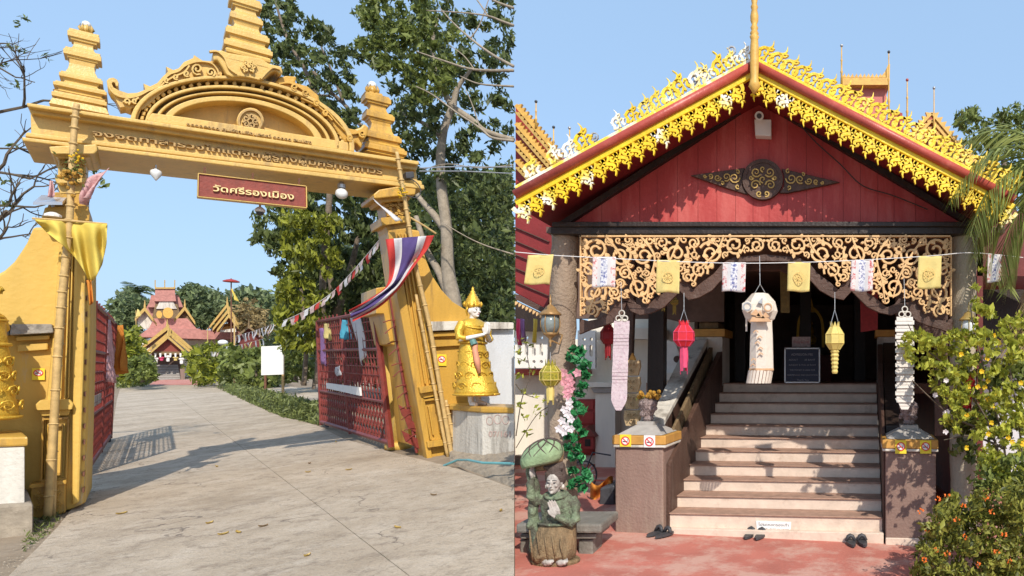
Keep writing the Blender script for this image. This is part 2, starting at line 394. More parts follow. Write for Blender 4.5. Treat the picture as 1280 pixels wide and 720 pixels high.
INKB = mat('blue_ink', (.13, .15, .38), .6, .04, 8, bump=0)
INKR = mat('red_ink', (.55, .14, .12), .6, .04, 8, bump=0)
BOARD = mat('navy_notice', (.012, .022, .055), .5, .1, 8, bump=0)
BOARDT = mat('grey_lettering', (.28, .29, .33), .5, .04, 8, bump=0)
LF_PALM = leafmat('palm_leaflet', (.20, .26, .05), (.42, .48, .14), .45)
LF_PALMD = leafmat('dry_palm_leaflet', (.30, .22, .09), (.50, .38, .17), .3)

# ------------------------------------------------------------------ leaves
rng = np.random.default_rng(7)
def leaf_mesh(name, C, size, m, parent=None, aspect=.42, droop=.3, kind=None, label=None, cat=None, group=None, origin=None, jitter=.35, clipx=None, outward=None, minx=None):
    """many small folded leaves, four corners each, at points C (n,3)"""
    C = np.asarray(C, float)
    if clipx is not None or minx is not None:
        sx = PX + C[:, 0] / C[:, 1] * FPX
        k = np.ones(len(C), bool)
        if clipx is not None: k &= sx < clipx
        if minx is not None: k &= sx > minx
        C = C[k]
    n = len(C); sz = size * (1 + jitter * rng.standard_normal(n)).clip(.4, 1.9)
    d = rng.standard_normal((n, 3)); d[:, 2] -= droop * 2; d /= np.linalg.norm(d, axis=1)[:, None]
    e = np.cross(d, rng.standard_normal((n, 3))); e /= np.linalg.norm(e, axis=1)[:, None] + 1e-9
    nn = np.cross(d, e)
    a = C - d * sz[:, None] * .5; b = C + d * sz[:, None] * .5
    l = C + e * (sz * aspect * .5)[:, None] + nn * (sz * .08)[:, None]; r = C - e * (sz * aspect * .5)[:, None] + nn * (sz * .08)[:, None]
    V = np.stack([a, l, b, r], 1).reshape(-1, 3)
    if parent is not None: o0 = ORI[parent.name]
    elif origin is not None: o0 = Vector(origin)
    else: o0 = Vector((C[:, 0].mean(), C[:, 1].mean(), C[:, 2].min()))
    V = V - np.array(o0)[None]
    me = bpy.data.meshes.new(name); me.vertices.add(4 * n); me.vertices.foreach_set('co', V.ravel().astype('f'))
    F = (np.arange(n)[:, None] * 4 + np.array([0, 1, 2, 0, 2, 3])[None]).ravel()
    me.loops.add(6 * n); me.loops.foreach_set('vertex_index', F.astype('i'))
    me.polygons.add(2 * n); me.polygons.foreach_set('loop_start', (np.arange(2 * n) * 3).astype('i')); me.polygons.foreach_set('loop_total', np.full(2 * n, 3, 'i'))
    me.materials.append(m); me.update(calc_edges=True); me.validate()
    o = bpy.data.objects.new(name, me); COL.objects.link(o)
    if parent is not None: o.parent = parent
    else: o.location = o0
    ORI[o.name] = o0
    for k, v in (('kind', kind), ('label', label), ('category', cat), ('group', group)):
        if v: o[k] = v
    return o
def clumps(cs, per, sq=.8):
    """cs: list of (centre Vector, radius) -> points"""
    out = []
    for c, r in cs:
        k = max(3, int(per)); q = rng.standard_normal((k, 3)); q /= np.linalg.norm(q, axis=1)[:, None]
        q *= (rng.random(k) ** .45)[:, None] * r; q[:, 2] *= sq
        out.append(np.array(c)[None] + q)
    return np.concatenate(out)
def in_poly(x, y, poly):
    c = False; n = len(poly); j = n - 1
    for i in range(n):
        xi, yi = poly[i]; xj, yj = poly[j]
        if (yi > y) != (yj > y) and x < (xj - xi) * (y - yi) / (yj - yi) + xi: c = not c
        j = i
    return c
def fill(poly, n, Y0, Y1, rpx, holes=()):
    """clump centres scattered through the volume that shows as an outline in the view from the road"""
    xs = [p[0] for p in poly]; ys = [p[1] for p in poly]; out = []
    while len(out) < n:
        x = random.uniform(min(xs), max(xs)); y = random.uniform(min(ys), max(ys))
        if not in_poly(x, y, poly): continue
        if any((x - hx) ** 2 / (hr * hr) + (y - hy) ** 2 / (hr * hr) < 1 for hx, hy, hr in holes): continue
        Y = random.uniform(Y0, Y1); out.append((P(x, y, Y), random.uniform(.7, 1.3) * rpx / FPX * Y))
    return out
def limb(mb, pts, r0, r1, seg=7, n=5):
    q = bez(pts, n); m = len(q); mb.tube(q, [r0 + (r1 - r0) * i / (m - 1) for i in range(m)], seg)
def twigs(mb, p, d, length, r, depth, seg=5, spread=.6, up=.1):
    """recursive bare branching"""
    pts = [p]; q = p.copy(); dd = d.normalized()
    k = 4
    for i in range(k):
        dd = (dd + Vector((random.gauss(0, .16), random.gauss(0, .16), random.gauss(up * .3, .16)))).normalized(); q = q + dd * length / k; pts.append(q.copy())
    mb.tube(pts, [r, r * .6], seg)
    if depth <= 0: return
    for i in range(random.choice((2, 3, 3))):
        j = random.randint(1, k); nd_ = (dd + Vector((random.gauss(0, spread), random.gauss(0, spread), random.gauss(up, spread)))).normalized()
        twigs(mb, pts[j], nd_, length * random.uniform(.55, .8), r * .58, depth - 1, max(3, seg - 1), spread, up)
# ------------------------------------------------------------------ the ground on both sides
random.seed(3)
SEAM = (643 - PX) / FPX
def poly_on(name, pts, m, kind='structure', **kw):
    mb = MB(); tris = tessellate_polygon([[Vector((p[0], p[1], 0)) for p in pts]]); fs = []
    for t in tris:
        a, b, c = [pts[i] for i in t]
        if (b[0] - a[0]) * (c[1] - a[1]) - (c[0] - a[0]) * (b[1] - a[1]) < 0: t = t[::-1]
        fs.append(tuple(t))
    mb.add(pts, fs); return mb.build(name, m, kind=kind, **kw)
DIRT = mat('packed_earth', (.25, .19, .13), .95, .25, 1.5, stain=(.34, .27, .20), sscale=.8, samt=.6, sth=.5, bump=.8, bscale=14)
def concrete():
    m = bpy.data.materials.new('worn_concrete'); m.use_nodes = True; t = m.node_tree; b = t.nodes['Principled BSDF']
    geo = t.nodes.new('ShaderNodeNewGeometry'); co = geo.outputs['Position']
    def nz(sc, de=6, ro=.6):
        n = nd(t, 'ShaderNodeTexNoise', Scale=sc, Detail=de, Roughness=ro); t.links.new(co, n.inputs[0]); return n
    def mr(src, a, b_, c=0, d=1):
        r = nd(t, 'ShaderNodeMapRange'); r.inputs[1].default_value = a; r.inputs[2].default_value = b_; r.inputs[3].default_value = c; r.inputs[4].default_value = d
        t.links.new(src, r.inputs[0]); return r.outputs[0]
    base = mixc(t, mr(nz(.55, 8, .65).outputs[0], .36, .64), (.37, .29, .205), (.54, .44, .33))
    base = mixc(t, mr(nz(1.6, 9, .8).outputs[0], .48, .70, 0, .6), base, (.66, .57, .46))
    base = mixc(t, mr(nz(5.5, 9, .8).outputs[0], .50, .66, 0, .8), base, (.235, .18, .13))
    base = mixc(t, mr(nz(60, 4).outputs[0], .52, .74, 0, .5), base, (.16, .125, .10))
    warp = nz(1.7, 5); vm = t.nodes.new('ShaderNodeVectorMath'); vm.operation = 'MULTIPLY_ADD'; vm.inputs[1].default_value = (.55, .55, .55)
    t.links.new(warp.outputs['Color'], vm.inputs[0]); t.links.new(co, vm.inputs[2])
    vo = nd(t, 'ShaderNodeTexVoronoi', Scale=.55); vo.feature = 'DISTANCE_TO_EDGE'; t.links.new(vm.outputs[0], vo.inputs[0])
    cr = mr(vo.outputs[0], .001, .006, .75, 0)
    brk = mr(nz(.9, 3).outputs[0], .45, .55); mu = t.nodes.new('ShaderNodeMath'); mu.operation = 'MULTIPLY'; t.links.new(cr, mu.inputs[0]); t.links.new(brk, mu.inputs[1])
    base = mixc(t, mu.outputs[0], base, (.10, .075, .06))
    t.links.new(base, b.inputs['Base Color']); b.inputs['Roughness'].default_value = .88
    bp = nd(t, 'ShaderNodeBump', Strength=.8, Distance=.03); t.links.new(nz(22, 8, .7).outputs[0], bp.inputs['Height']); t.links.new(bp.outputs[0], b.inputs['Normal'])
    return m
CONC = concrete()
def gl(X, Y, h=0.0): return (X, Y, zl(X, Y) + h)
# earth of the forecourt, out to the horizon
near = 0.9
poly_on('ground', [gl(SEAM * near, near), gl(SEAM * 900, 900), gl(-1500, 900), gl(-1500, -40), gl(-6, -40), gl(-6, near)], DIRT)
poly_on('terrace_ground', [(SEAM * near, near, 0), (-6, near, -.6), (-6, -40, -.6), (900, -40, -.6), (900, 900, -.6), (SEAM * 900, 900, -.6)][:0] or
        [(-5.9, -40, -.30), (900, -40, -.30), (900, 900, -.30), (SEAM * 900, 900, -.30), (SEAM * near, near, -.30), (-5.9, near, -.30)], DIRT)
# low edging where the forecourt drops to the terrace
mb = MB()
for i in range(24):
    a = near * (60 / near) ** (i / 24); b = near * (60 / near) ** ((i + 1) / 24)
    mb.hexa([(SEAM * a - .03, a, -.4), (SEAM * a + .0, a, -.4), (SEAM * a, a, zl(SEAM * a, a) - .004), (SEAM * a - .03, a, zl(SEAM * a, a) - .004)],
            [(SEAM * b - .03, b, -.4), (SEAM * b + .0, b, -.4), (SEAM * b, b, zl(SEAM * b, b) - .004), (SEAM * b - .03, b, zl(SEAM * b, b) - .004)])
mb.build('edging', CONC, kind='structure')
# driveway
rd = [(-30, 770), (12, 720), (45, 688), (72, 660), (90, 636), (108, 594), (138, 548), (143, 520), (146, 500), (150, 486), (186, 481), (262, 481),
      (285, 489), (318, 503), (352, 518), (398, 533), (430, 549), (487, 565), (560, 583), (600, 596), (642.7, 612), (642.7, 760)]
pts = [G(x, y, .012) for x, y in rd]
pts[0:0] = []
k = G(642.7, 1000, .012); j = G(-200, 1000, .012); XY = [(p.x, p.y) for p in pts] + [(k.x, k.y), (j.x, j.y)]
JOINT = mat('joint_dirt', (.13, .10, .075), .95, .3, 20, bump=.5)
drive = poly_on('driveway', [gl(x, y, .006) for x, y in XY], JOINT)
def clip(poly, a, b, side, gap=.0035):
    n = Vector((-(b[1] - a[1]), b[0] - a[0])).normalized() * side; out = []
    f = lambda p: (p[0] - a[0]) * n.x + (p[1] - a[1]) * n.y - gap
    for i in range(len(poly)):
        p, q = poly[i], poly[(i + 1) % len(poly)]; fp_, fq = f(p), f(q)
        if fp_ >= 0: out.append(p)
        if (fp_ >= 0) != (fq >= 0): t = fp_ / (fp_ - fq); out.append((p[0] + (q[0] - p[0]) * t, p[1] + (q[1] - p[1]) * t))
    return out
g2 = lambda x, y: (G(x, y).x, G(x, y).y)
cuts = [(g2(370, 613), g2(507, 720)), (g2(80, 652), g2(560, 588)), (g2(140, 528), g2(420, 516))]
pieces = [XY]
for a, b in cuts: pieces = [c for p in pieces for c in (clip(p, a, b, 1), clip(p, a, b, -1)) if len(c) > 2]
ORI[drive.name] = Vector((0, 0, 0))
for i, c in enumerate(pieces):
    ar = abs(sum(c[k][0] * c[(k + 1) % len(c)][1] - c[(k + 1) % len(c)][0] * c[k][1] for k in range(len(c)))) / 2
    if ar < .3: continue
    mb = MB(); tr_ = tessellate_polygon([[Vector((x, y, 0)) for x, y in c]]); n = len(c); dz = .014 + .004 * (i % 3); fs = []
    for t in tr_:
        p, q, r = [c[m_] for m_ in t]
        if (q[0] - p[0]) * (r[1] - p[1]) - (r[0] - p[0]) * (q[1] - p[1]) < 0: t = t[::-1]
        fs.append(tuple(t))
    mb.add([gl(x, y, dz) for x, y in c] + [gl(x, y, 0) for x, y in c], fs + [(m_, (m_ + 1) % n, (m_ + 1) % n + n, m_ + n) for m_ in range(n)])
    mb.build('concrete_slab', CONC, parent=drive)
far_red = [tuple(G(x, y, .03)) for x, y in [(186, 481.5), (262, 481), (240, 474.5), (196, 474.5)]]
poly_on('red_forecourt', far_red, TERRA)
# far continuing pale yard on both sides of the drive
poly_on('yard', [tuple(G(x, y, .006)) for x, y in [(300, 497), (345, 513), (400, 530), (402, 500), (396, 488), (330, 478), (290, 480)]], mat('pale_earth', (.46, .38, .29), .95, .2, 1.2, stain=(.22, .17, .10), sscale=1.4, samt=.7, bump=.5))
# red terrace in front of the porch
tr = []
for x, y in [(643.3, 900), (643.3, 640), (700, 618), (762, 612), (1300, 640), (1300, 900)]:
    tr.append(tuple(R(x, y, .0)))
mb = MB()
def tz(x, y): return zr(x, y)
nx, ny = 26, 20
def terr(s, t):
    Y = 2.6 + (13 - 2.6) * t; x0 = SEAM * Y + .004; x1 = 7.5; X = x0 + (x1 - x0) * s
    return (X, Y, zr(X, Y))
mb.sheet(terr, nx, ny); mb.build('terrace', TERRA, kind='structure')
# grass verges
def grass(name, poly, n, size, m=GRASS, h=0.05):
    C = []
    xs = [p[0] for p in poly]; ys = [p[1] for p in poly]
    while len(C) < n:
        x = random.uniform(min(xs), max(xs)); y = random.uniform(min(ys), max(ys))
        if in_poly(x, y, poly):
            p = G(x, y); p.z += random.random() ** 1.6 * h * 2.2; C.append(p)
    return leaf_mesh(name, C, size, m, kind='stuff', aspect=.25, droop=-.5)
grass('verge_grass', [(268, 484), (300, 489), (350, 506), (400, 524), (402, 533), (352, 522), (318, 507), (285, 492)], 9000, .16, h=.22)
grass('verge_grass', [(330, 500), (400, 512), (402, 524), (345, 508)], 900, .12, h=.1)
grass('verge_grass', [(144, 476), (190, 474), (186, 483), (146, 486)], 2600, .25, h=.3)
grass('roadside_weeds', [(30, 690), (62, 668), (80, 642), (30, 655)], 260, .05, h=.03)

# ------------------------------------------------------------------ the gold gateway
GF = Frame((-8, 8, 0), radians(45))
gate_base = GF.at(1.2, .1, -.3)
gate = thing('temple_gateway', gate_base, 'tall gold-painted gateway arch with raised writing spanning the driveway', 'gateway')
def gp(name, m, polys, **kw):
    """part of the gateway: list of (photo outline, w back, w front)"""
    mb = MB()
    for pl, w0, w1 in polys: mb.prism(pl, w0, w1, GF, px=True)
    kw.setdefault('parent', gate); kw.setdefault('bevel', .012)
    return mb.build(name, m, **kw)
def stack(mb, F, prof, wc, dr=1.0):
    vs = []
    for x, y, hw in prof:
        u, v = F.px(x, y, wc); h = hw * F.mpp(x, y, wc)
        vs += [F.at(u - h, v, wc + h * dr), F.at(u + h, v, wc + h * dr), F.at(u + h, v, wc - h * dr), F.at(u - h, v, wc - h * dr)]
    n = len(prof); fs = [(3, 2, 1, 0), (4 * n - 4, 4 * n - 3, 4 * n - 2, 4 * n - 1)]
    for i in range(n - 1):
        for k in range(4): fs.append((4 * i + k, 4 * i + (k + 1) % 4, 4 * i + 4 + (k + 1) % 4, 4 * i + 4 + k))
    mb.add(vs, fs)
def pxribbon(mb, F, pts, wpx, w0, w1, n=8, taper=None):
    q = bez([(x, y) for x, y in pts], n); m = len(q); P2 = [F.px(p[0], p[1], w1) for p in q]
    sc = F.mpp(pts[0][0], pts[0][1], w1)
    wid = [(wpx if taper is None else wpx + (taper - wpx) * i / (m - 1)) * sc for i in range(m)]
    mb.ribbon(P2, wid, w0, w1, F)
def spiral(cx, cy, r0, r1, a0, turns, n=18, sq=1.0):
    return [(cx + cos(a0 + 2 * pi * turns * i / n) * (r0 + (r1 - r0) * i / n), cy + sq * sin(a0 + 2 * pi * turns * i / n) * (r0 + (r1 - r0) * i / n)) for i in range(n + 1)]
def carve(mb, F, cx, cy, rx, ry, w0, w1, n=7, seed=1, wpx=1.6):
    """dense little scrolls filling an oval, for floral stucco"""
    rnd = random.Random(seed)
    for i in range(n):
        a = 2 * pi * i / n; x = cx + cos(a) * rx * .55; y = cy + sin(a) * ry * .55; r = min(rx, ry) * .36
        pxribbon(mb, F, spiral(x, y, r, r * .15, a, rnd.choice((1.2, -1.2)), 9), wpx, w0, w1, n=1)
    u, v = F.px(cx, cy, w1); mb.prism([(u + cos(k * pi / 4) * rx * .2 * F.mpp(cx, cy), v + sin(k * pi / 4) * rx * .2 * F.mpp(cx, cy)) for k in range(8)], w0, w1 + .02, F)

# wing walls
gp('wing_wall', YEL, [([(42, 284), (38, 293), (34, 303), (27, 314), (18, 327), (6, 338), (-12, 348), (-60, 360), (-60, 700), (60, 662), (82, 640), (82, 284)], -.55, -.02)], bevel=.02)
gp('wall_capstone', STONE, [([(14, 405), (65, 405), (67, 416), (12, 419)], -.3, .16), ([(-60, 404), (12, 405), (12, 419), (-60, 420)], -.3, .10)])
gp('wall_moulding', YEL, [([(20, 421), (62, 419), (62, 424), (20, 426)], -.1, .08), ([(22, 431), (60, 429), (60, 437), (22, 440)], -.1, .05)])
gp('capital_block', GOLD, [([(50, 276), (54, 266), (56, 259), (110, 257), (112, 266), (112, 276)], -.6, .20), ([(58, 261), (108, 259), (108, 240), (68, 240)], -.5, .06)])
# left pillar
gp('pillar_shaft', YEL, [([(76, 276), (112, 276), (112, 420), (104, 630), (88, 637), (56, 640), (58, 500), (66, 420)], -.55, .10)], bevel=.02)
gp('jamb', YEL, [([(100, 285), (113, 285), (113, 420), (107, 628), (99, 632), (96, 500)], -1.3, .02)])
gp('pilaster_strip', YEL, [([(94, 287), (107, 287), (106, 420), (99, 628), (90, 632), (91, 420)], .0, .19)], bevel=.02)
mb = MB()
for a, b in (((79, 285), (70, 498)), ((83.5, 285), (75.5, 498)), ((88, 285), (81, 498)), ((91.5, 285), (85.5, 498))): pxribbon(mb, GF, [a, b], 2.1, .05, .155, 1)
mb.build('fluting', YEL, parent=gate, bevel=.008)
gp('pilaster_base_moulding', YEL, [([(44, 506), (50, 500), (87, 499), (92, 505), (90, 512), (46, 513)], .05, .26), ([(48, 513), (88, 512), (86, 519), (52, 520)], .05, .2)])
mb = MB()
for pl in ([(52, 522), (86, 521), (85, 524), (53, 525)], [(50, 600), (83, 597), (83, 601), (50, 604)], [(52, 524), (55, 524), (53, 601), (50, 601)], [(84, 523), (87, 523), (84, 599), (81, 599)],
           [(59, 532), (61, 532), (59, 594), (57, 594)], [(77, 531), (79, 531), (77, 593), (75, 593)], [(60, 531), (79, 530), (79, 533), (60, 534)], [(57, 593), (77, 591), (77, 594), (57, 596)]):
    mb.prism(pl, .05, .16, GF, px=True)
mb.build('panel_frame', GOLD, parent=gate, bevel=.008)
gp('carved_plinth', GOLD, [([(38, 609), (82, 603), (82, 641), (38, 650)], -.1, .24), ([(36, 606), (83, 600), (83, 605), (36, 611)], -.1, .28)])
mb = MB()
for k, (x, y) in enumerate([(48, 620), (60, 618), (72, 616), (48, 634), (60, 632), (72, 630)]): carve(mb, GF, x, y, 6, 6, .2, .28, 4, k, 1.3)
mb.build('floral_relief', GOLD, parent=gate)
mb = MB()
for k in range(15):
    y = 330 + k * 20; mb.prism([(107.2 - k * .35, y), (110.5 - k * .35, y - 1), (110.0 - k * .35, y + 6), (107.5 - k * .35, y + 5)], .0, .215 if k < 0 else .125, GF, px=True)
mb.build('hinge_hole', RUSTY, parent=gate)
# floral capitals under the beam
gp('capital', GOLD_L, [([(61, 183), (121, 180), (122, 188), (118, 192), (64, 192)], -.6, .30), ([(66, 192), (116, 191), (112, 197), (71, 197)], -.5, .2),
                       ([(73, 196), (108, 196), (107, 223), (72, 223)], -.4, .06), ([(68, 222), (109, 222), (107, 228), (71, 229)], -.5, .16), ([(71, 229), (104, 229), (100, 242), (75, 242)], -.45, .07)])
mb = MB()
for k, (x, y) in enumerate([(80, 204), (92, 203), (101, 204), (80, 216), (92, 215), (101, 216)]): carve(mb, GF, x, y, 6, 6, .04, .13, 4, k, 1.4)
mb.build('floral_relief', GOLD, parent=gate)
gp('capital', GOLD, [([(474, 237), (497, 233), (520, 236), (519, 243), (468, 248), (467, 243)], -.5, .30), ([(474, 247), (516, 243), (512, 250), (478, 253)], -.5, .2),
                     ([(480, 252), (510, 249), (512, 276), (484, 276)], -.4, .06), ([(476, 272), (513, 269), (514, 277), (478, 282)], -.5, .18), ([(482, 281), (513, 277), (514, 290), (486, 292)], -.45, .09)])
mb = MB()
for k, (x, y) in enumerate([(488, 257), (498, 256), (506, 256), (489, 268), (499, 267), (508, 267)]): carve(mb, GF, x, y, 5.5, 6, .04, .12, 4, k, 1.4)
mb.build('floral_relief', GOLD, parent=gate)
# beam
gp('beam', GOLD_L, [([(38, 140), (520, 212), (523, 233), (39, 172)], -.7, .12)])
gp('beam_cornice', GOLD_L, [([(33, 128), (524, 201.5), (523.5, 206), (34, 133)], -.85, .32), ([(35, 133), (523, 206), (521, 213), (38, 141)], -.8, .22)])
gp('beam_foot_moulding', GOLD_L, [([(27, 171), (530, 231), (531, 236.5), (28, 176)], -.8, .26), ([(33, 165), (527, 226), (528, 231), (31, 170.5)], -.75, .17)])
T1 = 'จงจดทำสำรวจไถ่แด่จิตผู้รู้ทั้งผู้มีศรัทธาถาวร'
mb = MB(); text_px(mb, GF, T1, (116, 170), (477, 218.5), 12.5, .12, .045, .012); mb.build('raised_writing', GOLD_D, parent=gate)
mb = MB(); text_px(mb, GF, 'นายบุญมี - นางสายทอง ศรัทธาวัด', (255, 197.5), (382, 214), 5.2, .12, .035, .01); mb.build('raised_writing', GOLD_D, parent=gate)
# arch over the beam
EC, EA, EB = (303, 169), (140, 20.5), (10, -72)
def ell(ka, kb, th): return (EC[0] - EA[0] * ka * cos(th) + EB[0] * kb * sin(th), EC[1] - EA[1] * ka * cos(th) + EB[1] * kb * sin(th))
def ring(ka0, kb0, ka1, kb1, w0, w1, n=36):
    mb = MB(); V = []
    for i in range(n + 1):
        th = pi * i / n; o = GF.px(*ell(ka0, kb0, th), w1); q = GF.px(*ell(ka1, kb1, th), w1)
        V += [GF.at(*o, w1), GF.at(*q, w1), GF.at(*q, w0), GF.at(*o, w0)]
    fs = [(0, 3, 2, 1), (4 * n, 4 * n + 1, 4 * n + 2, 4 * n + 3)]
    for i in range(n):
        for k in range(4): fs.append((4 * i + k, 4 * i + (k + 1) % 4, 4 * i + 4 + (k + 1) % 4, 4 * i + 4 + k))
    mb.add(V, fs); return mb
for a in ((1.0, 1.0, .955, .945, -.35, .16), (.955, .945, .935, .92, -.3, .10), (.87, .84, .835, .79, -.3, .13), (.79, .735, .76, .70, -.3, .09), (.72, .65, .655, .57, -.3, .10)):
    ring(*a).build('arch_moulding', GOLD_L, parent=gate, bevel=.01)
ring(.94, .93, .86, .83, -.3, -.07).build('arch_band', GOLD, parent=gate)
ring(.84, .80, .70, .63, -.3, -.06).build('arch_band', GOLD_L, parent=gate)
mb = MB(); pl = [ell(.67, .59, pi * i / 24) for i in range(25)]; mb.prism(pl, -.3, -.15, GF, px=True); mb.build('tympanum', GOLD_L, parent=gate)
for i in range(34):
    th = pi * (i + .6) / 34.4; c = ell(.90, .875, th); c2 = ell(.94, .92, th); 
    mb = MB(); s = 3.1; a0 = atan2(c2[1] - c[1], c2[0] - c[0])
    mb.prism([(c[0] + s * cos(a0 + k) * (1.15 if j % 2 else .8), c[1] + s * sin(a0 + k) * (1.15 if j % 2 else .8)) for j, k in enumerate([2 * pi * q / 8 for q in range(8)])], -.09, .09, GF, px=True)
    mb.build('rosette', GOLD_L, parent=gate, bevel=.01)
gp('arch_plinth', GOLD_L, [([(190, 141), (229, 146), (404, 172.5), (436, 178), (436, 189), (180, 151)], -.3, .13)])
mb = MB(); text_px(mb, GF, '๑๓๑๐๕๑๑๐ ศูนย์จามรีอนุสรณ์ ๑๐๓๓๐ สมปอง', (233, 157), (389, 180.5), 6.5, .13, .04, .012); mb.build('raised_writing', GOLD_D, parent=gate)
# round emblem of curled elephants-tusk scrolls
mb = MB()
mb.prism([(313 + 17 * cos(t * pi / 12), 151 + 16.5 * sin(t * pi / 12)) for t in range(24)], -.2, .06, GF, px=True)
mb.build('emblem', GOLD_L, parent=gate, bevel=.02)
mb = MB()
pxribbon(mb, GF, [(313 + 14.5 * cos(t * pi / 10), 151 + 14 * sin(t * pi / 10)) for t in range(21)], 2.2, .05, .10, 1)
for a in range(5): pxribbon(mb, GF, spiral(313 + 6.5 * cos(a * 1.257), 151 + 6.3 * sin(a * 1.257), 4.6, .8, a * 1.257 + 1, 1.3, 12), 2.0, .05, .11, 1)
mb.build('emblem_scroll', GOLD_D, parent=gate, bevel=.006)
def q6(l, x0=130, y0=60, s=6.0): return [(x0 + x / s, y0 + y / s) for x, y in l]
FL = q6([(20, 245), (38, 226), (70, 222), (98, 236), (110, 262), (104, 286), (88, 284), (84, 262), (66, 254), (58, 268), (72, 296), (110, 316), (180, 340), (250, 335), (310, 312), (295, 265), (345, 288), (400, 262), (440, 215), (480, 178), (465, 138), (520, 165),
         (560, 152), (600, 104), (670, 74), (674, 52), (740, 95), (820, 100), (868, 130), (888, 180), (884, 206), (820, 212), (700, 222), (600, 246), (520, 280), (450, 326), (390, 370), (340, 420), (290, 460), (262, 452), (280, 400), (250, 380), (232, 440), (200, 456), (160, 440), (120, 446), (104, 416), (78, 362), (48, 330), (26, 290)])
gp('flame_crest', GOLD_L, [(FL, -.18, .10)], bevel=.02)
mb = MB()
for a in ([(30, 255), (50, 310), (90, 350), (170, 372), (250, 360), (330, 320)], [(140, 400), (200, 405), (260, 370)], [(330, 320), (400, 290), (450, 230), (500, 190)], [(380, 330), (450, 260), (520, 215), (600, 180), (640, 130)],
          [(500, 190), (560, 170), (610, 130), (700, 100), (800, 110), (850, 160), (860, 200)]): pxribbon(mb, GF, q6(a), 2.2, .08, .15, 6)
for cx, cy, r, s in ((700, 155, 46, 1.5), (800, 180, 36, -1.3), (620, 190, 24, 1.2), (540, 215, 22, 1.2), (470, 240, 20, 1.1), (170, 400, 26, -1.1), (230, 395, 20, 1.1)):
    pxribbon(mb, GF, q6(spiral(cx, cy, r, r * .2, 1, s, 14)), 2.4, .08, .17, 1)
mb.build('scroll_relief', GOLD_L, parent=gate, bevel=.008)
FR = [(260 + x / 3.6, y / 3.6) for x, y in [(300, 372), (320, 350), (350, 340), (400, 344), (392, 372), (450, 388), (500, 430), (500, 450), (555, 492), (552, 515), (592, 548), (620, 574), (660, 582), (688, 572), (702, 556), (724, 572), (718, 606), (700, 632), (690, 668), (665, 640), (640, 660), (600, 620), (560, 560), (500, 495), (430, 440), (360, 400)]]
gp('flame_crest', GOLD, [(FR, -.18, .10)], bevel=.02)
mb = MB()
for a in ([(320, 375), (380, 375), (450, 420), (520, 480), (590, 560), (640, 600), (700, 590)], [(420, 440), (500, 480), (560, 540)]): pxribbon(mb, GF, [(260 + x / 3.6, y / 3.6) for x, y in a], 2, .08, .15, 6)
for cx, cy, r in ((390, 390, 17), (440, 415, 16), (490, 460, 15), (530, 505, 14), (640, 620, 15), (695, 600, 17)): pxribbon(mb, GF, [(260 + x / 3.6, y / 3.6) for x, y in spiral(cx, cy, r, 4, 1, 1.3, 12)], 2.2, .08, .17, 1)
mb.build('scroll_relief', GOLD, parent=gate, bevel=.008)
CR = [(260 + x / 3.6, y / 3.6) for x, y in [(18, 244), (30, 228), (60, 224), (90, 236), (240, 262), (275, 285), (300, 292), (330, 298), (338, 326), (322, 336), (306, 318), (284, 326), (262, 348), (238, 362), (200, 352), (150, 344), (110, 346), (84, 336), (64, 300), (44, 270), (26, 272)]]
gp('crown_scroll', GOLD_L, [(CR, -.35, .22)], bevel=.04)
mb = MB(); carve(mb, GF, 311, 83, 12, 9, .18, .27, 6, 5, 2); mb.build('floral_relief', GOLD_L, parent=gate)
mb = MB()
pxribbon(mb, GF, [(262, 64), (272, 64), (281, 72), (286, 84), (296, 92)], 2.5, .2, .26, 6); pxribbon(mb, GF, [(350, 86), (341, 84), (333, 90), (326, 98)], 2.5, .2, .26, 6)
mb.build('scroll_relief', GOLD_L, parent=gate)
# spires
def tiers(xf, neck, lst, y_end):
    """lst from the bottom: (y of the cornice foot, y of its top, cornice half width, narrowest half width of the shaft above)"""
    out = []; n = neck; y0 = lst[0][0] + 3
    for k, (yb, yt, hw, nk) in enumerate(lst):
        h = yb - yt; nxt = lst[k + 1][0] if k + 1 < len(lst) else y_end
        out += [(xf(yb), yb, n * 1.06), (xf(yb), yb - .2, hw * .80), (xf(yb), yb - h * .22, hw * .84), (xf(yb), yb - h * .26, hw), (xf(yb), yb - h * .74, hw), (xf(yb), yb - h * .78, hw * .93), (xf(yt), yt, hw * .92)]
        g = yt - nxt; out += [(xf(yt), yt - .2, nk * 1.28), (xf(yt), yt - g * .12, nk * 1.25), (xf(yt), yt - g * .35, nk * 1.08), (xf(yt), yt - g * .7, nk)]; n = nk
    out.append((xf(y_end), y_end, n)); return out
for m, prof in ((GOLD_L, [(101, 142, 37), (101, 134, 33)] + tiers(lambda y: 101 + (134 - y) * .056, 28, [(134, 124, 34, 26), (120, 112, 33, 20), (107, 98, 27, 15.5), (79, 67, 23.5, 12), (56, 43, 20, 9)], 41)),
                (GOLD_L, [(309, 77, 27), (308.5, 74, 28)] + tiers(lambda y: 308.8 - (70 - y) * .05, 25, [(72, 61, 30, 21), (56, 44, 27, 15), (34, 23, 20.5, 12.5), (14, 1, 20, 11), (-10, -20, 16, 9)], -60)),
                (GOLD, [(477, 197, 24)] + tiers(lambda y: 478 - (196 - y) * .125, 21, [(196, 186, 26, 19), (181, 170, 22, 12), (154, 143, 17.5, 9.5), (133, 121, 16, 8)], 117))):
    mb = MB(); stack(mb, GF, prof, -.28, .85); mb.build('spire', m, parent=gate, bevel=.012)
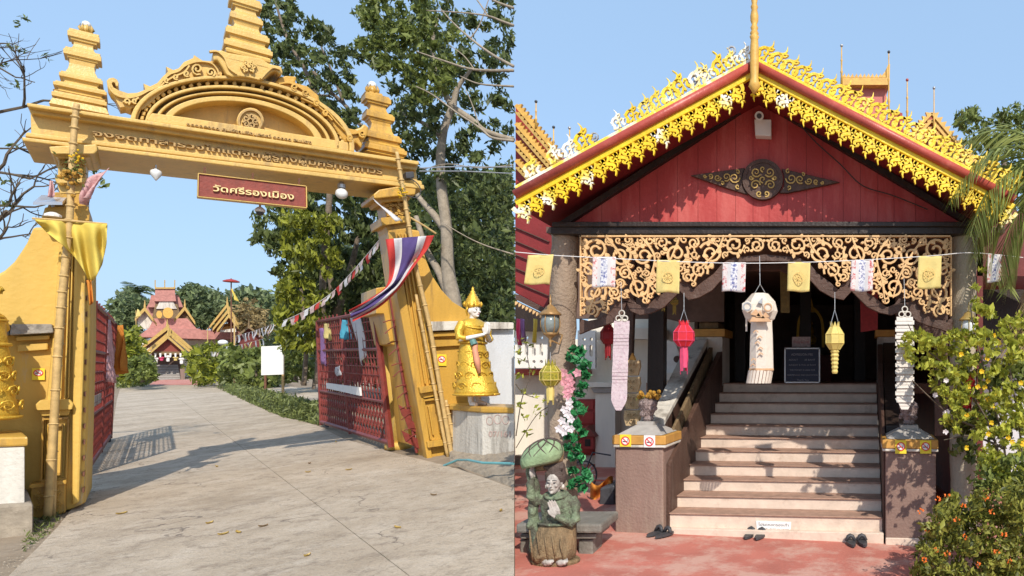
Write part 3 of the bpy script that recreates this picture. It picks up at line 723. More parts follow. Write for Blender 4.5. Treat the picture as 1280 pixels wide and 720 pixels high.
for bx, by, r, m in ((108, 34, 8, GOLD_L), (465.5, 112, 7, GOLD)):
    c = GF.pxa(bx, by + r, -.28); s = GF.mpp(bx, by, -.28)
    mb = MB(); mb.lathe(c, [(r * .55 * s, 0), (r * .95 * s, r * .5 * s), (r * 1.05 * s, r * 1.0 * s), (r * .7 * s, r * 1.7 * s), (r * .4 * s, r * 2 * s)], 8)
    for k in range(8):
        a = k * pi / 4 + .2; mb.tube([c + Vector((cos(a) * r * .8 * s, sin(a) * r * .8 * s, r * .2 * s)), c + Vector((cos(a) * r * 1.2 * s, sin(a) * r * 1.2 * s, r * 1.1 * s)), c + Vector((cos(a) * r * .9 * s, sin(a) * r * .9 * s, r * 1.9 * s))], [r * .22 * s, r * .2 * s, r * .08 * s], 5)
    bud = mb.build('lotus_bud', m, parent=gate, smooth=True)
    mb = MB(); mb.ball(c + Vector((0, 0, r * 2.1 * s)), r * .8 * s, 12); mb.build('glass_dome', GLASSW, parent=bud, smooth=True)
# right pillar
gp('wing_wall', GOLD, [([(505, 285), (524, 288), (527, 305), (533, 325), (541, 345), (552, 362), (566, 377), (584, 388), (590, 396), (590, 582), (540, 575), (512, 400)], -.55, -.02)], bevel=.02)
gp('wall_capstone', PLAST, [([(534, 402), (590, 401), (592, 411), (535, 414)], -.3, .14)])
gp('wall_moulding', GOLD, [([(536, 416), (588, 414), (588, 419), (537, 421)], -.1, .08), ([(538, 425), (588, 424), (588, 431), (539, 434)], -.1, .05)])
gp('pillar_shaft', GOLD, [([(485, 286), (514, 284), (530, 370), (545, 450), (563, 570), (535, 575), (524, 518), (508, 440), (497, 370)], -.5, .10)], bevel=.02)
gp('pilaster_strip', GOLD, [([(485, 290), (494, 290), (508, 372), (521, 440), (541, 574), (534, 574), (512, 450), (497, 372)], .0, .18)], bevel=.015)
mb = MB()
for a, b in (((498, 292), (526, 480)), ((502.5, 292), (532, 480)), ((507, 292), (538, 480)), ((511, 292), (544, 480))): pxribbon(mb, GF, [a, b], 2.0, .05, .155, 1)
mb.build('fluting', GOLD, parent=gate, bevel=.008)
gp('pilaster_base_moulding', GOLD, [([(524, 484), (553, 480), (556, 487), (526, 492)], .05, .27), ([(527, 492), (554, 487), (552, 494), (530, 498)], .05, .2)])
gp('pilaster_foot_moulding', GOLD, [([(534, 552), (560, 549), (562, 556), (535, 560)], .05, .24)])
mb = MB()
for pl in ([(529, 500), (531, 500), (540, 550), (538, 550)], [(549, 497), (551, 497), (558, 547), (556, 547)], [(529, 499), (551, 496), (551, 499), (529, 502)]): mb.prism(pl, .05, .17, GF, px=True)
for pl in ([(535, 508), (537, 508), (543, 544), (541, 544)], [(545, 506), (547, 506), (552, 542), (550, 542)]): mb.prism(pl, .05, .15, GF, px=True)
mb.build('panel_frame', GOLD, parent=gate, bevel=.008)
# round gate post and its block behind the right pillar
pb = G(498, 561); pt_ = P(478, 384, pb.y)
mb = MB(); mb.tube([pb - Vector((0, 0, .1)), pb.lerp(pt_, .5), pt_], [.155, .15, .15], 16); mb.tube([pb, pb + Vector((0, 0, .12))], [.21, .20], 12)
mb.build('round_gate_post', YEL, parent=gate, smooth=True)
gp('gate_post_block', GOLD, [([(470, 360), (492, 357), (505, 400), (513, 436), (488, 430), (480, 392), (470, 392)], -1.6, -.6), ([(494, 400), (512, 400), (535, 560), (512, 556)], -1.2, -.5)])

# iron spiral brace between pillar and post
t = thing('iron_brace', GF.pxa(520, 562, -.45), 'rusty red iron brace with wire hoops between round post and right pillar', 'iron brace')
mb = MB(); mb.tube([GF.pxa(488, 372, -.3), GF.pxa(503, 470, -.3), GF.pxa(521, 566, -.3)], .022, 6); mb.build('rod', RUST, parent=t)
mb = MB(); mb.tube([GF.pxa(503, 375, -.3), GF.pxa(515, 460, -.3), GF.pxa(528, 560, -.3)], .016, 6); mb.build('rod', RUST, parent=t)
for k in range(6):
    y = 405 + k * 27; x = 493 + k * 5.2
    mb = MB(); mb.tube([GF.pxa(p[0], p[1], -.25) for p in bez([(x - 14, y - 2), (x - 2, y - 5), (x + 12, y), (x + 13, y + 5), (x, y + 3), (x - 12, y + 12)], 5)], .008, 5); mb.build('wire_hoop', RUST, parent=t)
for k, (x, y) in enumerate([(507, 515), (514, 530), (511, 547), (520, 552)]):
    mb = MB(); mb.prism([(x - 9, y - 9), (x + 3, y - 3), (x + 9, y + 12), (x - 4, y + 5)], -.28, -.26, GF, px=True); mb.build('iron_leaf', RUST, parent=t)
mb = MB(); mb.prism([(519, 525), (524, 524), (529, 556), (521, 560), (516, 545)], -.38, -.33, GF, px=True); mb.build('torn_sheet', PLAST, origin=GF.pxa(522, 558, -.35), label='scrap of pale torn sheet tucked low behind the right gate pillar', cat='scrap')

# ------------------------------------------------------------------ iron gate leaves
def leaf_gate(A, B, At, Bt, nv, label, rails=(.33, .72)):
    """A,B bottom points (hinge, free end); At,Bt the tops"""
    t = thing('iron_gate_leaf', (A + B) / 2, label, 'iron gate', 'pair of open iron gate leaves')
    q = lambda s, v: A.lerp(B, s).lerp(At.lerp(Bt, s), v)
    for a, b, r in (((0, .03), (1, .03), .045), ((0, 1), (1, 1), .035), ((0, 0), (0, 1), .05), ((1, 0), (1, 1), .045), ((0, rails[0]), (1, rails[0]), .03), ((0, rails[1]), (1, rails[1]), .03), ((.5, 0), (.5, 1), .035)):
        mb = MB(); mb.tube([q(*a), q(*b)], r, 6); mb.build('frame_rail', RUST, parent=t)
    for k in range(1, nv):
        if k * 2 == nv: continue
        mb = MB(); mb.tube([q(k / nv, .03), q(k / nv, 1.0 + (.035 if k % 2 else 0))], .014, 5); mb.build('upright_bar', RUST, parent=t)
    for j in range(1, 6):
        v = rails[0] + (rails[1] - rails[0]) * j / 6
        mb = MB(); mb.tube([q(0, v), q(1, v)], .012, 4); mb.build('cross_bar', RUST, parent=t)
    for j in range(1, 4):
        v = rails[1] + (1 - rails[1]) * j / 4
        mb = MB(); mb.tube([q(0, v), q(1, v)], .012, 4); mb.build('cross_bar', RUST, parent=t)
    n = nv * 1
    for k in range(-3, n):
        for sgn in (1, -1):
            a = (max(0, k / n), .03 + rails[0] * max(0, -k) / 4); b = (min(1, (k + 4) / n), .03 + rails[0] * (1 - max(0, (k + 4 - n)) / 4) * .94)
            if sgn < 0: a, b = (a[0], rails[0] + .0 - a[1] + .03), (b[0], rails[0] - b[1] + .03)
            mb = MB(); mb.tube([q(*a), q(*b)], .011, 4); mb.build('lattice_rod', RUST, parent=t)
    for k in range(0, nv, 2):
        s0 = (k + 1) / nv; c = q(s0, (rails[0] + rails[1]) / 2)
        mb = MB(); d = (B - A).normalized(); mb.tube([c + d * (cos(g) * .14) + Vector((0, 0, sin(g) * .2)) for g in [2 * pi * i / 12 for i in range(13)]], .012, 4); mb.build('ring', RUST, parent=t)
    mb = MB(); mb.tube([q(.9, -.01) , q(.9, .04)], .05, 8); mb.build('roller', DARKM, parent=t)
    return t, q
A = G(108, 592, .05); B = G(137, 548, .05)
lgate, ql = leaf_gate(A, B, P(116, 378, A.y), P(143, 404, B.y), 22, 'red iron gate leaf swung open beside the left gate pillar')
A = G(489, 559, .08); B = G(402, 531, .05)
rgate, qr = leaf_gate(A, B, P(469, 389, A.y), P(397, 402, B.y), 26, 'red iron gate leaf swung open beside the round post on the right')
def off(q, s, v, d): 
    p = q(s, v); r = (Vector((0, 0, CH)) - p).normalized(); return p + r * d
def quad_cloth(name, m, pts, label, cat, nu=6, nv=10, wob=.03, group=None, seed=0, mats=None, cols=None):
    """pts: four corners (top-left, top-right, bottom-right, bottom-left) in the world"""
    rd_ = random.Random(seed); ph = rd_.random() * 6; tl, tr_, br, bl = [Vector(p) for p in pts]
    nrm = (tr_ - tl).cross(bl - tl).normalized()
    mb = MB()
    def fn(s, v):
        p = tl.lerp(tr_, s).lerp(bl.lerp(br, s), v); return p + nrm * wob * sin(s * 7 + ph + v * 3) * (.3 + v)
    if cols:
        vs = [fn(i / nu, j / nv) for j in range(nv + 1) for i in range(nu + 1)]; b = len(mb.v); mb.v += [tuple(v) for v in vs]
        for j in range(nv):
            for i in range(nu): mb.f.append((j * (nu + 1) + i, j * (nu + 1) + i + 1, (j + 1) * (nu + 1) + i + 1, (j + 1) * (nu + 1) + i)); mb.m.append(cols(i, j))
    else: mb.sheet(fn, nu, nv)
    return mb.build(name, mats or m, label=label, cat=cat, group=group, smooth=True, solid=.004)
def on_gate(x, y, d=.12):
    """point hanging just in front of the right gate leaf"""
    best = min(((qr(s / 60, v / 60), s, v) for s in range(61) for v in range(-6, 64)), key=lambda a: (PX + a[0].x / a[0].y * FPX - x) ** 2 + (PY - (a[0].z - CH) / a[0].y * FPX - y) ** 2)
    p = best[0]; return p + (Vector((0, 0, CH)) - p).normalized() * d
quad_cloth('cloth_strip', VCLOTH, [on_gate(398, 410), on_gate(404, 410), on_gate(409, 458), on_gate(403, 454)], 'violet cloth strip hanging on the far end of the right gate leaf', 'cloth strip', seed=1)
quad_cloth('cloth_strip', WCLOTH, [on_gate(438, 397), on_gate(451, 397), on_gate(457, 440), on_gate(452, 458)], 'long white cloth pennant hanging on the right gate leaf', 'cloth strip', seed=2)
quad_cloth('cloth_strip', CYCLOTH, [on_gate(427, 400), on_gate(433, 400), on_gate(438, 424), on_gate(431, 424)], 'turquoise ribbon tied to the top rail of the right gate leaf', 'ribbon', seed=3, wob=.08)
quad_cloth('cloth_strip', YCLOTH2, [on_gate(404, 406), on_gate(410, 404), on_gate(416, 426), on_gate(409, 422)], 'faded yellow ribbon tied near the violet cloth on the right gate leaf', 'ribbon', seed=4, wob=.06)
quad_cloth('paper_scrap', WCLOTH, [on_gate(420, 458), on_gate(425, 457), on_gate(426, 469), on_gate(421, 470)], 'small white paper scrap stuck on the right gate leaf', 'paper', seed=5)
t = thing('notice_strip', on_gate(432, 492), 'long narrow white notice strip wired across the right gate leaf', 'notice')
a, b, c, d = on_gate(410, 478), on_gate(452, 484), on_gate(452, 494), on_gate(410, 486)
mb = MB(); mb.hexa([a, b, c, d], [p - Vector((.02, .03, 0)) for p in (a, b, c, d)]); mb.build('board', WHITE, parent=t)
vs, fs = text_mesh('โปรดปิดประตูทุกครั้ง', .0); xs = [v[0] for v in vs]; L = max(xs)
mb = MB(); e = (b - a) / L * .9; n_ = (Vector((0, 0, CH)) - a).normalized() * .012
mb.add([a + (b - a) * .05 + e * v[0] + Vector((0, 0, 1)) * ((d - a).length * (-.72 + .62 * v[1])) + n_ for v in vs], fs); mb.build('writing', INK, parent=t)
quad_cloth('cloth_strip', PCLOTH, [off(ql, .55, .98, .3), off(ql, .75, .98, .3), off(ql, .8, .55, .3), off(ql, .6, .5, .3)], 'pink paper streamer draped on the left gate leaf', 'streamer', seed=7, wob=.12)
quad_cloth('cloth_strip', OCLOTH, [P(146, 408, 13.5), P(152, 406, 13.5), P(158, 462, 13.5), P(148, 470, 13.5)], 'orange cloth hanging on a pole beyond the left gate leaf', 'cloth strip', seed=8, wob=.1)
quad_cloth('notice_strip', PLAST, [off(ql, .08, .44, .12), off(ql, .45, .44, .12), off(ql, .45, .37, .12), off(ql, .08, .37, .12)], 'grey weathered board tied across the left gate leaf', 'notice', seed=9, wob=.0)

# ------------------------------------------------------------------ things hanging on the gateway
t = thing('name_board', GF.pxa(315, 255, .3), 'red board with raised cream writing hanging under the gateway beam', 'sign')
mb = MB(); mb.prism([(248, 217), (382, 233), (383, 259), (247, 245)], .22, .30, GF, px=True); mb.build('board', SIGNR, parent=t, bevel=.01)
mb = MB()
for a, b in (((247.5, 216.5), (382.5, 232.5)), ((383, 233), (383.5, 259)), ((247, 245.5), (383.5, 259.5)), ((248, 217), (247.3, 245))): pxribbon(mb, GF, [a, b], 1.3, .2, .32, 1)
mb.build('frame', GOLD_L, parent=t)
mb = MB(); text_px(mb, GF, 'วัดศรีรองเมือง', (266, 239), (367, 250), 13.5, .30, .03, .012); mb.build('writing', CREAM, parent=t)
for x in (256, 316, 374):
    mb = MB(); y = 217 + (x - 248) * .12; mb.tube([GF.pxa(x, y, .26), GF.pxa(x, y - 9, .26)], .012, 5); mb.build('hanger', RUSTY, parent=t)
t = thing('cone_lamp', GF.pxa(195, 208, .1), 'pointed frosted glass lamp under the left part of the beam', 'lamp')
c = GF.pxa(195, 226, .1); s = GF.mpp(195, 215, .1)
mb = MB(); mb.lathe(c, [(.5 * s, 0), (3 * s, 3.5 * s), (6 * s, 8 * s), (8 * s, 13 * s), (7.6 * s, 17 * s), (3.5 * s, 20 * s)], 10); mb.build('glass_shade', GLASSW, parent=t, smooth=True)
mb = MB(); mb.lathe(c + Vector((0, 0, 19 * s)), [(4.5 * s, 0), (3.5 * s, 2.5 * s), (1.2 * s, 3.5 * s), (1.2 * s, 9 * s)], 10); mb.build('holder', STEEL, parent=t)
t = thing('globe_lamp', GF.pxa(427, 240, .1), 'round clear glass lamp under the right part of the beam', 'lamp')
c = GF.pxa(427, 242, .1); mb = MB(); mb.ball(c, 8 * GF.mpp(427, 242), 16); mb.build('glass_shade', GLASSW, parent=t, smooth=True)
mb = MB(); mb.lathe(c + Vector((0, 0, .08)), [(.05, 0), (.05, .05), (.02, .08), (.02, .16)], 10); mb.build('holder', STEEL, parent=t)
t = thing('dome_camera', GF.pxa(325, 262, .1), 'small white dome camera hanging below the red name board', 'camera')
c = GF.pxa(325, 265, .1); mb = MB(); mb.lathe(c, [(.055, 0), (.058, .03), (.03, .06), (.012, .07), (.01, .3)], 12); mb.build('housing', WHITE, parent=t, smooth=True)
mb = MB(); mb.ball(c - Vector((0, 0, .005)), .045, 12); mb.build('lens_dome', DARKM, parent=t, smooth=True)
t = thing('floodlight', GF.pxa(512, 222, .3), 'small black floodlight with cable on the right end of the beam', 'floodlight')
mb = MB(); mb.box(*[v for v in (GF.px(507, 0, .2)[0], GF.px(517, 0, .2)[0])], GF.px(0, 222, .2)[1] + .0, GF.px(512, 214, .2)[1], .13, .3, GF) if False else mb.prism([(507, 215), (517, 214), (518, 222), (508, 223)], .13, .3, GF, px=True); mb.build('body', DARKM, parent=t, bevel=.01)
mb = MB(); mb.tube([GF.pxa(x, y, .3) for x, y in bez([(512, 222), (522, 230), (526, 240), (520, 247), (508, 244)], 5)], .008, 5); mb.build('cable', DARKM, parent=t)
# ceramic sparrows on beam end
t = thing('wire_cable', GF.pxa(530, 208, .0), 'thin grey wires running from the beam end into the trees', 'cable')
for k in range(2):
    mb = MB(); mb.tube([GF.pxa(524, 210 + 4 * k, 0), P(580, 208 + 6 * k, 11), P(642, 209 + 8 * k, 11.5)], .01, 4); mb.build('wire', STEEL, parent=t)

# ------------------------------------------------------------------ poles, flags
def pole(pts, w, r, label, group='bamboo poles tied to the gateway'):
    q = bez([GF.pxa(x, y, w) for x, y in pts], 6); t = thing('bamboo_pole', q[-1], label, 'bamboo pole', group)
    mb = MB(); mb.tube(q, [r * .75, r], 8); mb.build('cane', BAMB, parent=t, smooth=True)
    for k in range(2, len(q) - 1, 2):
        mb = MB(); d = (q[k + 1] - q[k]).normalized(); mb.tube([q[k] - d * .012, q[k], q[k] + d * .012], [r * .95, r * 1.25, r * .95], 8); mb.build('cane_joint', BAMB, parent=t)
pole([(96, 130), (93, 160), (89, 225), (87, 275), (80, 345), (74, 410), (67, 530), (59, 652)], .42, .035, 'long bamboo pole standing against the left gate pillar')
pole([(89, 290), (82, 360), (76, 430), (70, 520), (66, 648)], .32, .024, 'thinner short bamboo pole behind the long one at the left pillar')
pole([(496, 190), (502, 225), (508, 262), (520, 333), (537, 407), (551, 490), (566, 577)], .42, .032, 'long bamboo pole standing against the right gate pillar')
pole([(520, 368), (534, 440), (546, 500), (560, 572)], .34, .026, 'short bamboo pole left of the long one at the right pillar')
pole([(557, 500), (563, 530), (572, 574)], .40, .034, 'stubby pale bamboo pole beside the statue pedestal')
t = thing('yellow_flag', GF.pxa(110, 352, .45), 'large plain yellow flag drooping from its stick on the left pillar', 'flag')
mb = MB(); mb.tube([GF.pxa(40, 273, .45), GF.pxa(88, 276, .45), GF.pxa(134, 280, .45)], .012, 6); mb.build('stick', BAMB, parent=t)
mb = MB()
def fl(s, v):
    top = (44 + 90 * s, 274 + 6 * s); bot = [(44, 276), (60, 292), (78, 306), (94, 322), (106, 340), (112, 354), (120, 346), (128, 330), (133, 305), (134, 282)]
    k = s * 9; i = min(8, int(k)); f = k - i; b = (bot[i][0] + (bot[i + 1][0] - bot[i][0]) * f, bot[i][1] + (bot[i + 1][1] - bot[i][1]) * f)
    x = top[0] + (b[0] - top[0]) * v; y = top[1] + (b[1] - top[1]) * v
    return GF.pxa(x, y, .46 + .09 * sin(s * 26 + 2.5 * v) * v ** .6 + .05 * sin(s * 9) + .02 * sin(v * 7))
mb.sheet(fl, 48, 16); mb.build('cloth', YCLOTH, parent=t, smooth=True, solid=.004)
quad_cloth('orange_ribbon', OCLOTH, [GF.pxa(108, 350, .4), GF.pxa(114, 350, .4), GF.pxa(117, 378, .4), GF.pxa(112, 382, .4)], 'orange ribbon hanging below the yellow flag', 'ribbon', seed=4)
t = thing('national_flag', GF.pxa(440, 398, .5), 'red white and blue striped flag draped across the right pillar', 'flag')
mb = MB(); mb.tube([GF.pxa(513, 272, .45), GF.pxa(530, 282, .45), GF.pxa(545, 292, .45)], .014, 6); mb.build('stick', BAMB, parent=t)
Lb = bez([(482, 299), (486, 325), (486, 348), (480, 361), (464, 372), (449, 381), (436, 388)], 6); Rb = bez([(543, 294), (534, 312), (520, 330), (510, 345), (498, 362), (474, 384), (441, 402)], 6)
mb = MB(); nu, nv = 12, len(Lb) - 1; st = [0, 0, 1, 1, 2, 2, 2, 2, 1, 1, 0, 0]
vs = []
for j in range(nv + 1):
    for i in range(nu + 1):
        s = i / nu; p = Vector(Lb[j]).lerp(Vector(Rb[j]), s); vs.append(GF.pxa(p[0], p[1], .5 + .06 * sin(s * 11 + j * .25) + .03 * sin(j * .5)))
mb.v = [tuple(v) for v in vs]
for j in range(nv):
    for i in range(nu): mb.f.append((j * (nu + 1) + i, j * (nu + 1) + i + 1, (j + 1) * (nu + 1) + i + 1, (j + 1) * (nu + 1) + i)); mb.m.append(st[i])
mb.build('cloth', [RCLOTH, WCLOTH, BCLOTH], parent=t, smooth=True, solid=.004)
quad_cloth('white_cloth', WCLOTH, [GF.pxa(466, 248, .4), GF.pxa(470, 253, .4), GF.pxa(502, 276, .45), GF.pxa(494, 276, .45)], 'white ribbon cloth blowing from the right capital', 'cloth strip', seed=11)
quad_cloth('paper_tassel', PCLOTH, [GF.pxa(108, 224, .4), GF.pxa(137, 210, .45), GF.pxa(112, 248, .45), GF.pxa(102, 256, .4)], 'pink paper streamer fluttering right of the left capital', 'streamer', seed=12, wob=.08)
quad_cloth('paper_tassel', PCLOTH, [GF.pxa(62, 226, .3), GF.pxa(66, 226, .3), GF.pxa(69, 246, .3), GF.pxa(60, 247, .3)], 'pink paper streamer hanging left of the left capital', 'streamer', seed=13)
# flower bunches
def bunch(c, r, label, n=22, seed=0, cols=None):
    rd_ = random.Random(seed); t = thing('flower_bunch', c, label, 'flowers')
    pts = [c + Vector((rd_.gauss(0, r * .5), rd_.gauss(0, r * .4), rd_.gauss(0, r * .6))) for _ in range(n)]
    mb = MB()
    for p in pts: mb.ball(p, r * .2, 6)
    mb.build('blossom', cols or PETAL_Y, parent=t)
    leaf_mesh('leaves', [c + Vector((rd_.gauss(0, r * .6), rd_.gauss(0, r * .4), rd_.gauss(0, r * .7))) for _ in range(50)], r * .45, LF_M, parent=t)
bunch(GF.pxa(95, 197, .5), .06, 'yellow blossoms tied near the top of the left bamboo pole', 12, 1)
bunch(GF.pxa(90, 217, .5), .11, 'orange and yellow flower bunch tied to the left bamboo pole', 22, 2, MARI)
bunch(GF.pxa(503, 240, .5), .07, 'yellow blossoms tied to the right bamboo pole', 12, 3)
# solar panel lamp
t = thing('solar_lamp', GF.pxa(62, 262, .1), 'small solar panel lamp on the ledge above the left wing wall', 'solar lamp')
mb = MB(); mb.hexa([GF.pxa(41, 256, .35), GF.pxa(78, 256, .35), GF.pxa(84, 249, 0), GF.pxa(52, 247, 0)], [p + Vector((0, 0, .03)) for p in (GF.pxa(41, 256, .35), GF.pxa(78, 256, .35), GF.pxa(84, 249, 0), GF.pxa(52, 247, 0))]); mb.build('panel', PANEL, parent=t)
mb = MB(); mb.tube([GF.pxa(66, 272, .1), GF.pxa(66, 254, .1)], .015, 6); mb.build('stem', STEEL, parent=t)
mb = MB(); c = GF.pxa(66, 271, .25); mb.lathe(c, [(.07, 0), (.07, .02), (.03, .05)], 10); mb.build('lamp_head', WHITE, parent=t)
# no-smoking stickers: printed ring, bar and cigarette
def nosmoke(F, x, y, w, s, label, bgm=None, tall=1.35):
    t = thing('no_smoking_sign', F.pxa(x, y + s, w), label, 'sign', 'no-smoking stickers')
    m = F.mpp(x, y, w); u, v = F.px(x, y, w); mb = MB(); mb.prism([(u - s * m, v - s * tall * m), (u + s * m, v - s * tall * m), (u + s * m, v + s * 1.1 * m), (u - s * m, v + s * 1.1 * m)], w, w + .004, F); mb.build('sticker', bgm or STK_Y, parent=t)
    mb = MB(); mb.prism([(u + s * .78 * m * cos(k * pi / 10), v + s * .78 * m * sin(k * pi / 10)) for k in range(20)], w + .004, w + .006, F); mb.build('disc', STK_W, parent=t)
    mb = MB(); mb.ribbon([(u + s * .70 * m * cos(k * pi / 10), v + s * .70 * m * sin(k * pi / 10)) for k in range(21)], s * .17 * m, w + .006, w + .009, F)
    mb.ribbon([(u - s * .5 * m, v + s * .5 * m), (u + s * .5 * m, v - s * .5 * m)], s * .16 * m, w + .0075, w + .0085, F); mb.build('ring_and_bar', STK_R, parent=t)
    mb = MB(); mb.ribbon([(u - s * .5 * m, v - s * .12 * m), (u + s * .38 * m, v - s * .12 * m)], s * .17 * m, w + .006, w + .007, F)
    mb.ribbon([(u + s * .42 * m, v), (u + s * .36 * m, v + s * .2 * m), (u + s * .48 * m, v + s * .35 * m)], s * .07 * m, w + .006, w + .007, F); mb.build('cigarette', INK, parent=t)
nosmoke(GF, 48, 466, .0, 8, 'yellow-green no-smoking sticker on the left wing wall', tall=1.7)
nosmoke(GF, 552, 449, -.0, 6, 'yellow no-smoking sticker on the right wing wall', tall=1.5)
# ------------------------------------------------------------------ figures: shared pieces
def loc(o, yaw, s=1.0, mir=1):
    """local (forward, left, up) of a figure -> world"""
    fx, fy = cos(yaw), sin(yaw)
    return lambda x, y, z: Vector((o.x + (fx * x - fy * y * mir) * s, o.y + (fy * x + fx * y * mir) * s, o.z + z * s))
def lrings(mb, L, rs, seg=18):
    """rs: (x,y,z, rx, ry) ellipses in local axes"""
    vs = []
    for x, y, z, rx, ry in rs:
        for k in range(seg):
            g = 2 * pi * k / seg; vs.append(L(x + cos(g) * rx, y + sin(g) * ry, z))
    n = len(rs); fs = [tuple(reversed(range(seg))), tuple(range((n - 1) * seg, n * seg))]
    for i in range(n - 1):
        for k in range(seg):
            k2 = (k + 1) % seg; fs.append((i * seg + k, i * seg + k2, (i + 1) * seg + k2, (i + 1) * seg + k))
    mb.add(vs, fs)
def ltube(mb, L, pts, r, seg=8): mb.tube([L(*p) for p in pts], r, seg)
def lball(mb, L, c, rx, ry, rz, seg=14):
    n = 9; lrings(mb, L, [(c[0], c[1], c[2] - cos(pi * i / n) * rz, max(1e-3, sin(pi * i / n)) * rx, max(1e-3, sin(pi * i / n)) * ry) for i in range(n + 1)], seg)
def head(mb, L, c, s=1.0):
    """egg-shaped head with brow, nose, lips, chin and ears; c = centre of the skull"""
    x, y, z = c
    lball(mb, L, (x, y, z + .012 * s), .088 * s, .074 * s, .105 * s, 20)
    lball(mb, L, (x + .030 * s, y, z - .055 * s), .055 * s, .052 * s, .062 * s)
    ltube(mb, L, [(x + .078 * s, y, z + .028 * s), (x + .093 * s, y, z), (x + .106 * s, y, z - .024 * s), (x + .086 * s, y, z - .034 * s)], [.010 * s, .012 * s, .016 * s, .008 * s], 8)
    for k in (1, -1):
        lball(mb, L, (x + .070 * s, y + k * .030 * s, z + .022 * s), .018 * s, .022 * s, .008 * s, 8)
        lball(mb, L, (x + .066 * s, y + k * .040 * s, z - .022 * s), .02 * s, .02 * s, .02 * s, 8)
        lball(mb, L, (x - .004 * s, y + k * .076 * s, z - .012 * s), .018 * s, .010 * s, .036 * s, 8)
    lball(mb, L, (x + .082 * s, y, z - .058 * s), .012 * s, .022 * s, .007 * s, 8); lball(mb, L, (x + .072 * s, y, z - .092 * s), .02 * s, .02 * s, .016 * s, 8)
def face_marks(L, c, s, parent, lipm=STK_R):
    x, y, z = c
    mb = MB()
    for k in (1, -1):
        lball(mb, L, (x + .084 * s, y + k * .030 * s, z + .006 * s), .006 * s, .014 * s, .005 * s, 8)
    mb.build('eyes', INK, parent=parent)
    mb = MB()
    for k in (1, -1): ltube(mb, L, [(x + .086 * s, y + k * .012 * s, z + .030 * s), (x + .086 * s, y + k * .03 * s, z + .037 * s), (x + .072 * s, y + k * .05 * s, z + .028 * s)], .003 * s, 5)
    mb.build('eyebrows', INK, parent=parent)
    mb = MB(); ltube(mb, L, [(x + .086 * s, y - .02 * s, z - .057 * s), (x + .096 * s, y, z - .058 * s), (x + .086 * s, y + .02 * s, z - .057 * s)], [.002 * s, .0035 * s, .002 * s], 6)
    mb.build('lips', lipm, parent=parent)
def hand(mb, L, wr, d, nrm, s=1.0, curl=.0, thumb=1):
    """palm with five fingers: wrist, direction, palm normal in local axes"""
    wr = Vector(wr); d = Vector(d).normalized(); nrm = Vector(nrm).normalized(); side = d.cross(nrm).normalized()
    pts = [wr, wr + d * .04 * s, wr + d * .085 * s]
    for k in range(4):
        o = side * (k - 1.5) * .019 * s
        mb.tube([L(*(wr + o * .6)), L(*(wr + d * .05 * s + o)), L(*(wr + d * .09 * s + o))], [.014 * s, .015 * s, .011 * s], 6)
        ln = (.062, .074, .070, .055)[k] * s; a = wr + d * .09 * s + o
        b = a + d * ln * .5 + nrm * curl * ln * .3; c = b + d * ln * .5 * (1 - curl * .5) + nrm * curl * ln * .6
        mb.tube([L(*a), L(*b), L(*c)], [.0095 * s, .0088 * s, .0065 * s], 6)
    a = wr + d * .02 * s + side * thumb * .028 * s; mb.tube([L(*a), L(*(a + d * .035 * s + side * thumb * .022 * s)), L(*(a + d * .065 * s + side * thumb * .024 * s))], [.013 * s, .011 * s, .008 * s], 6)

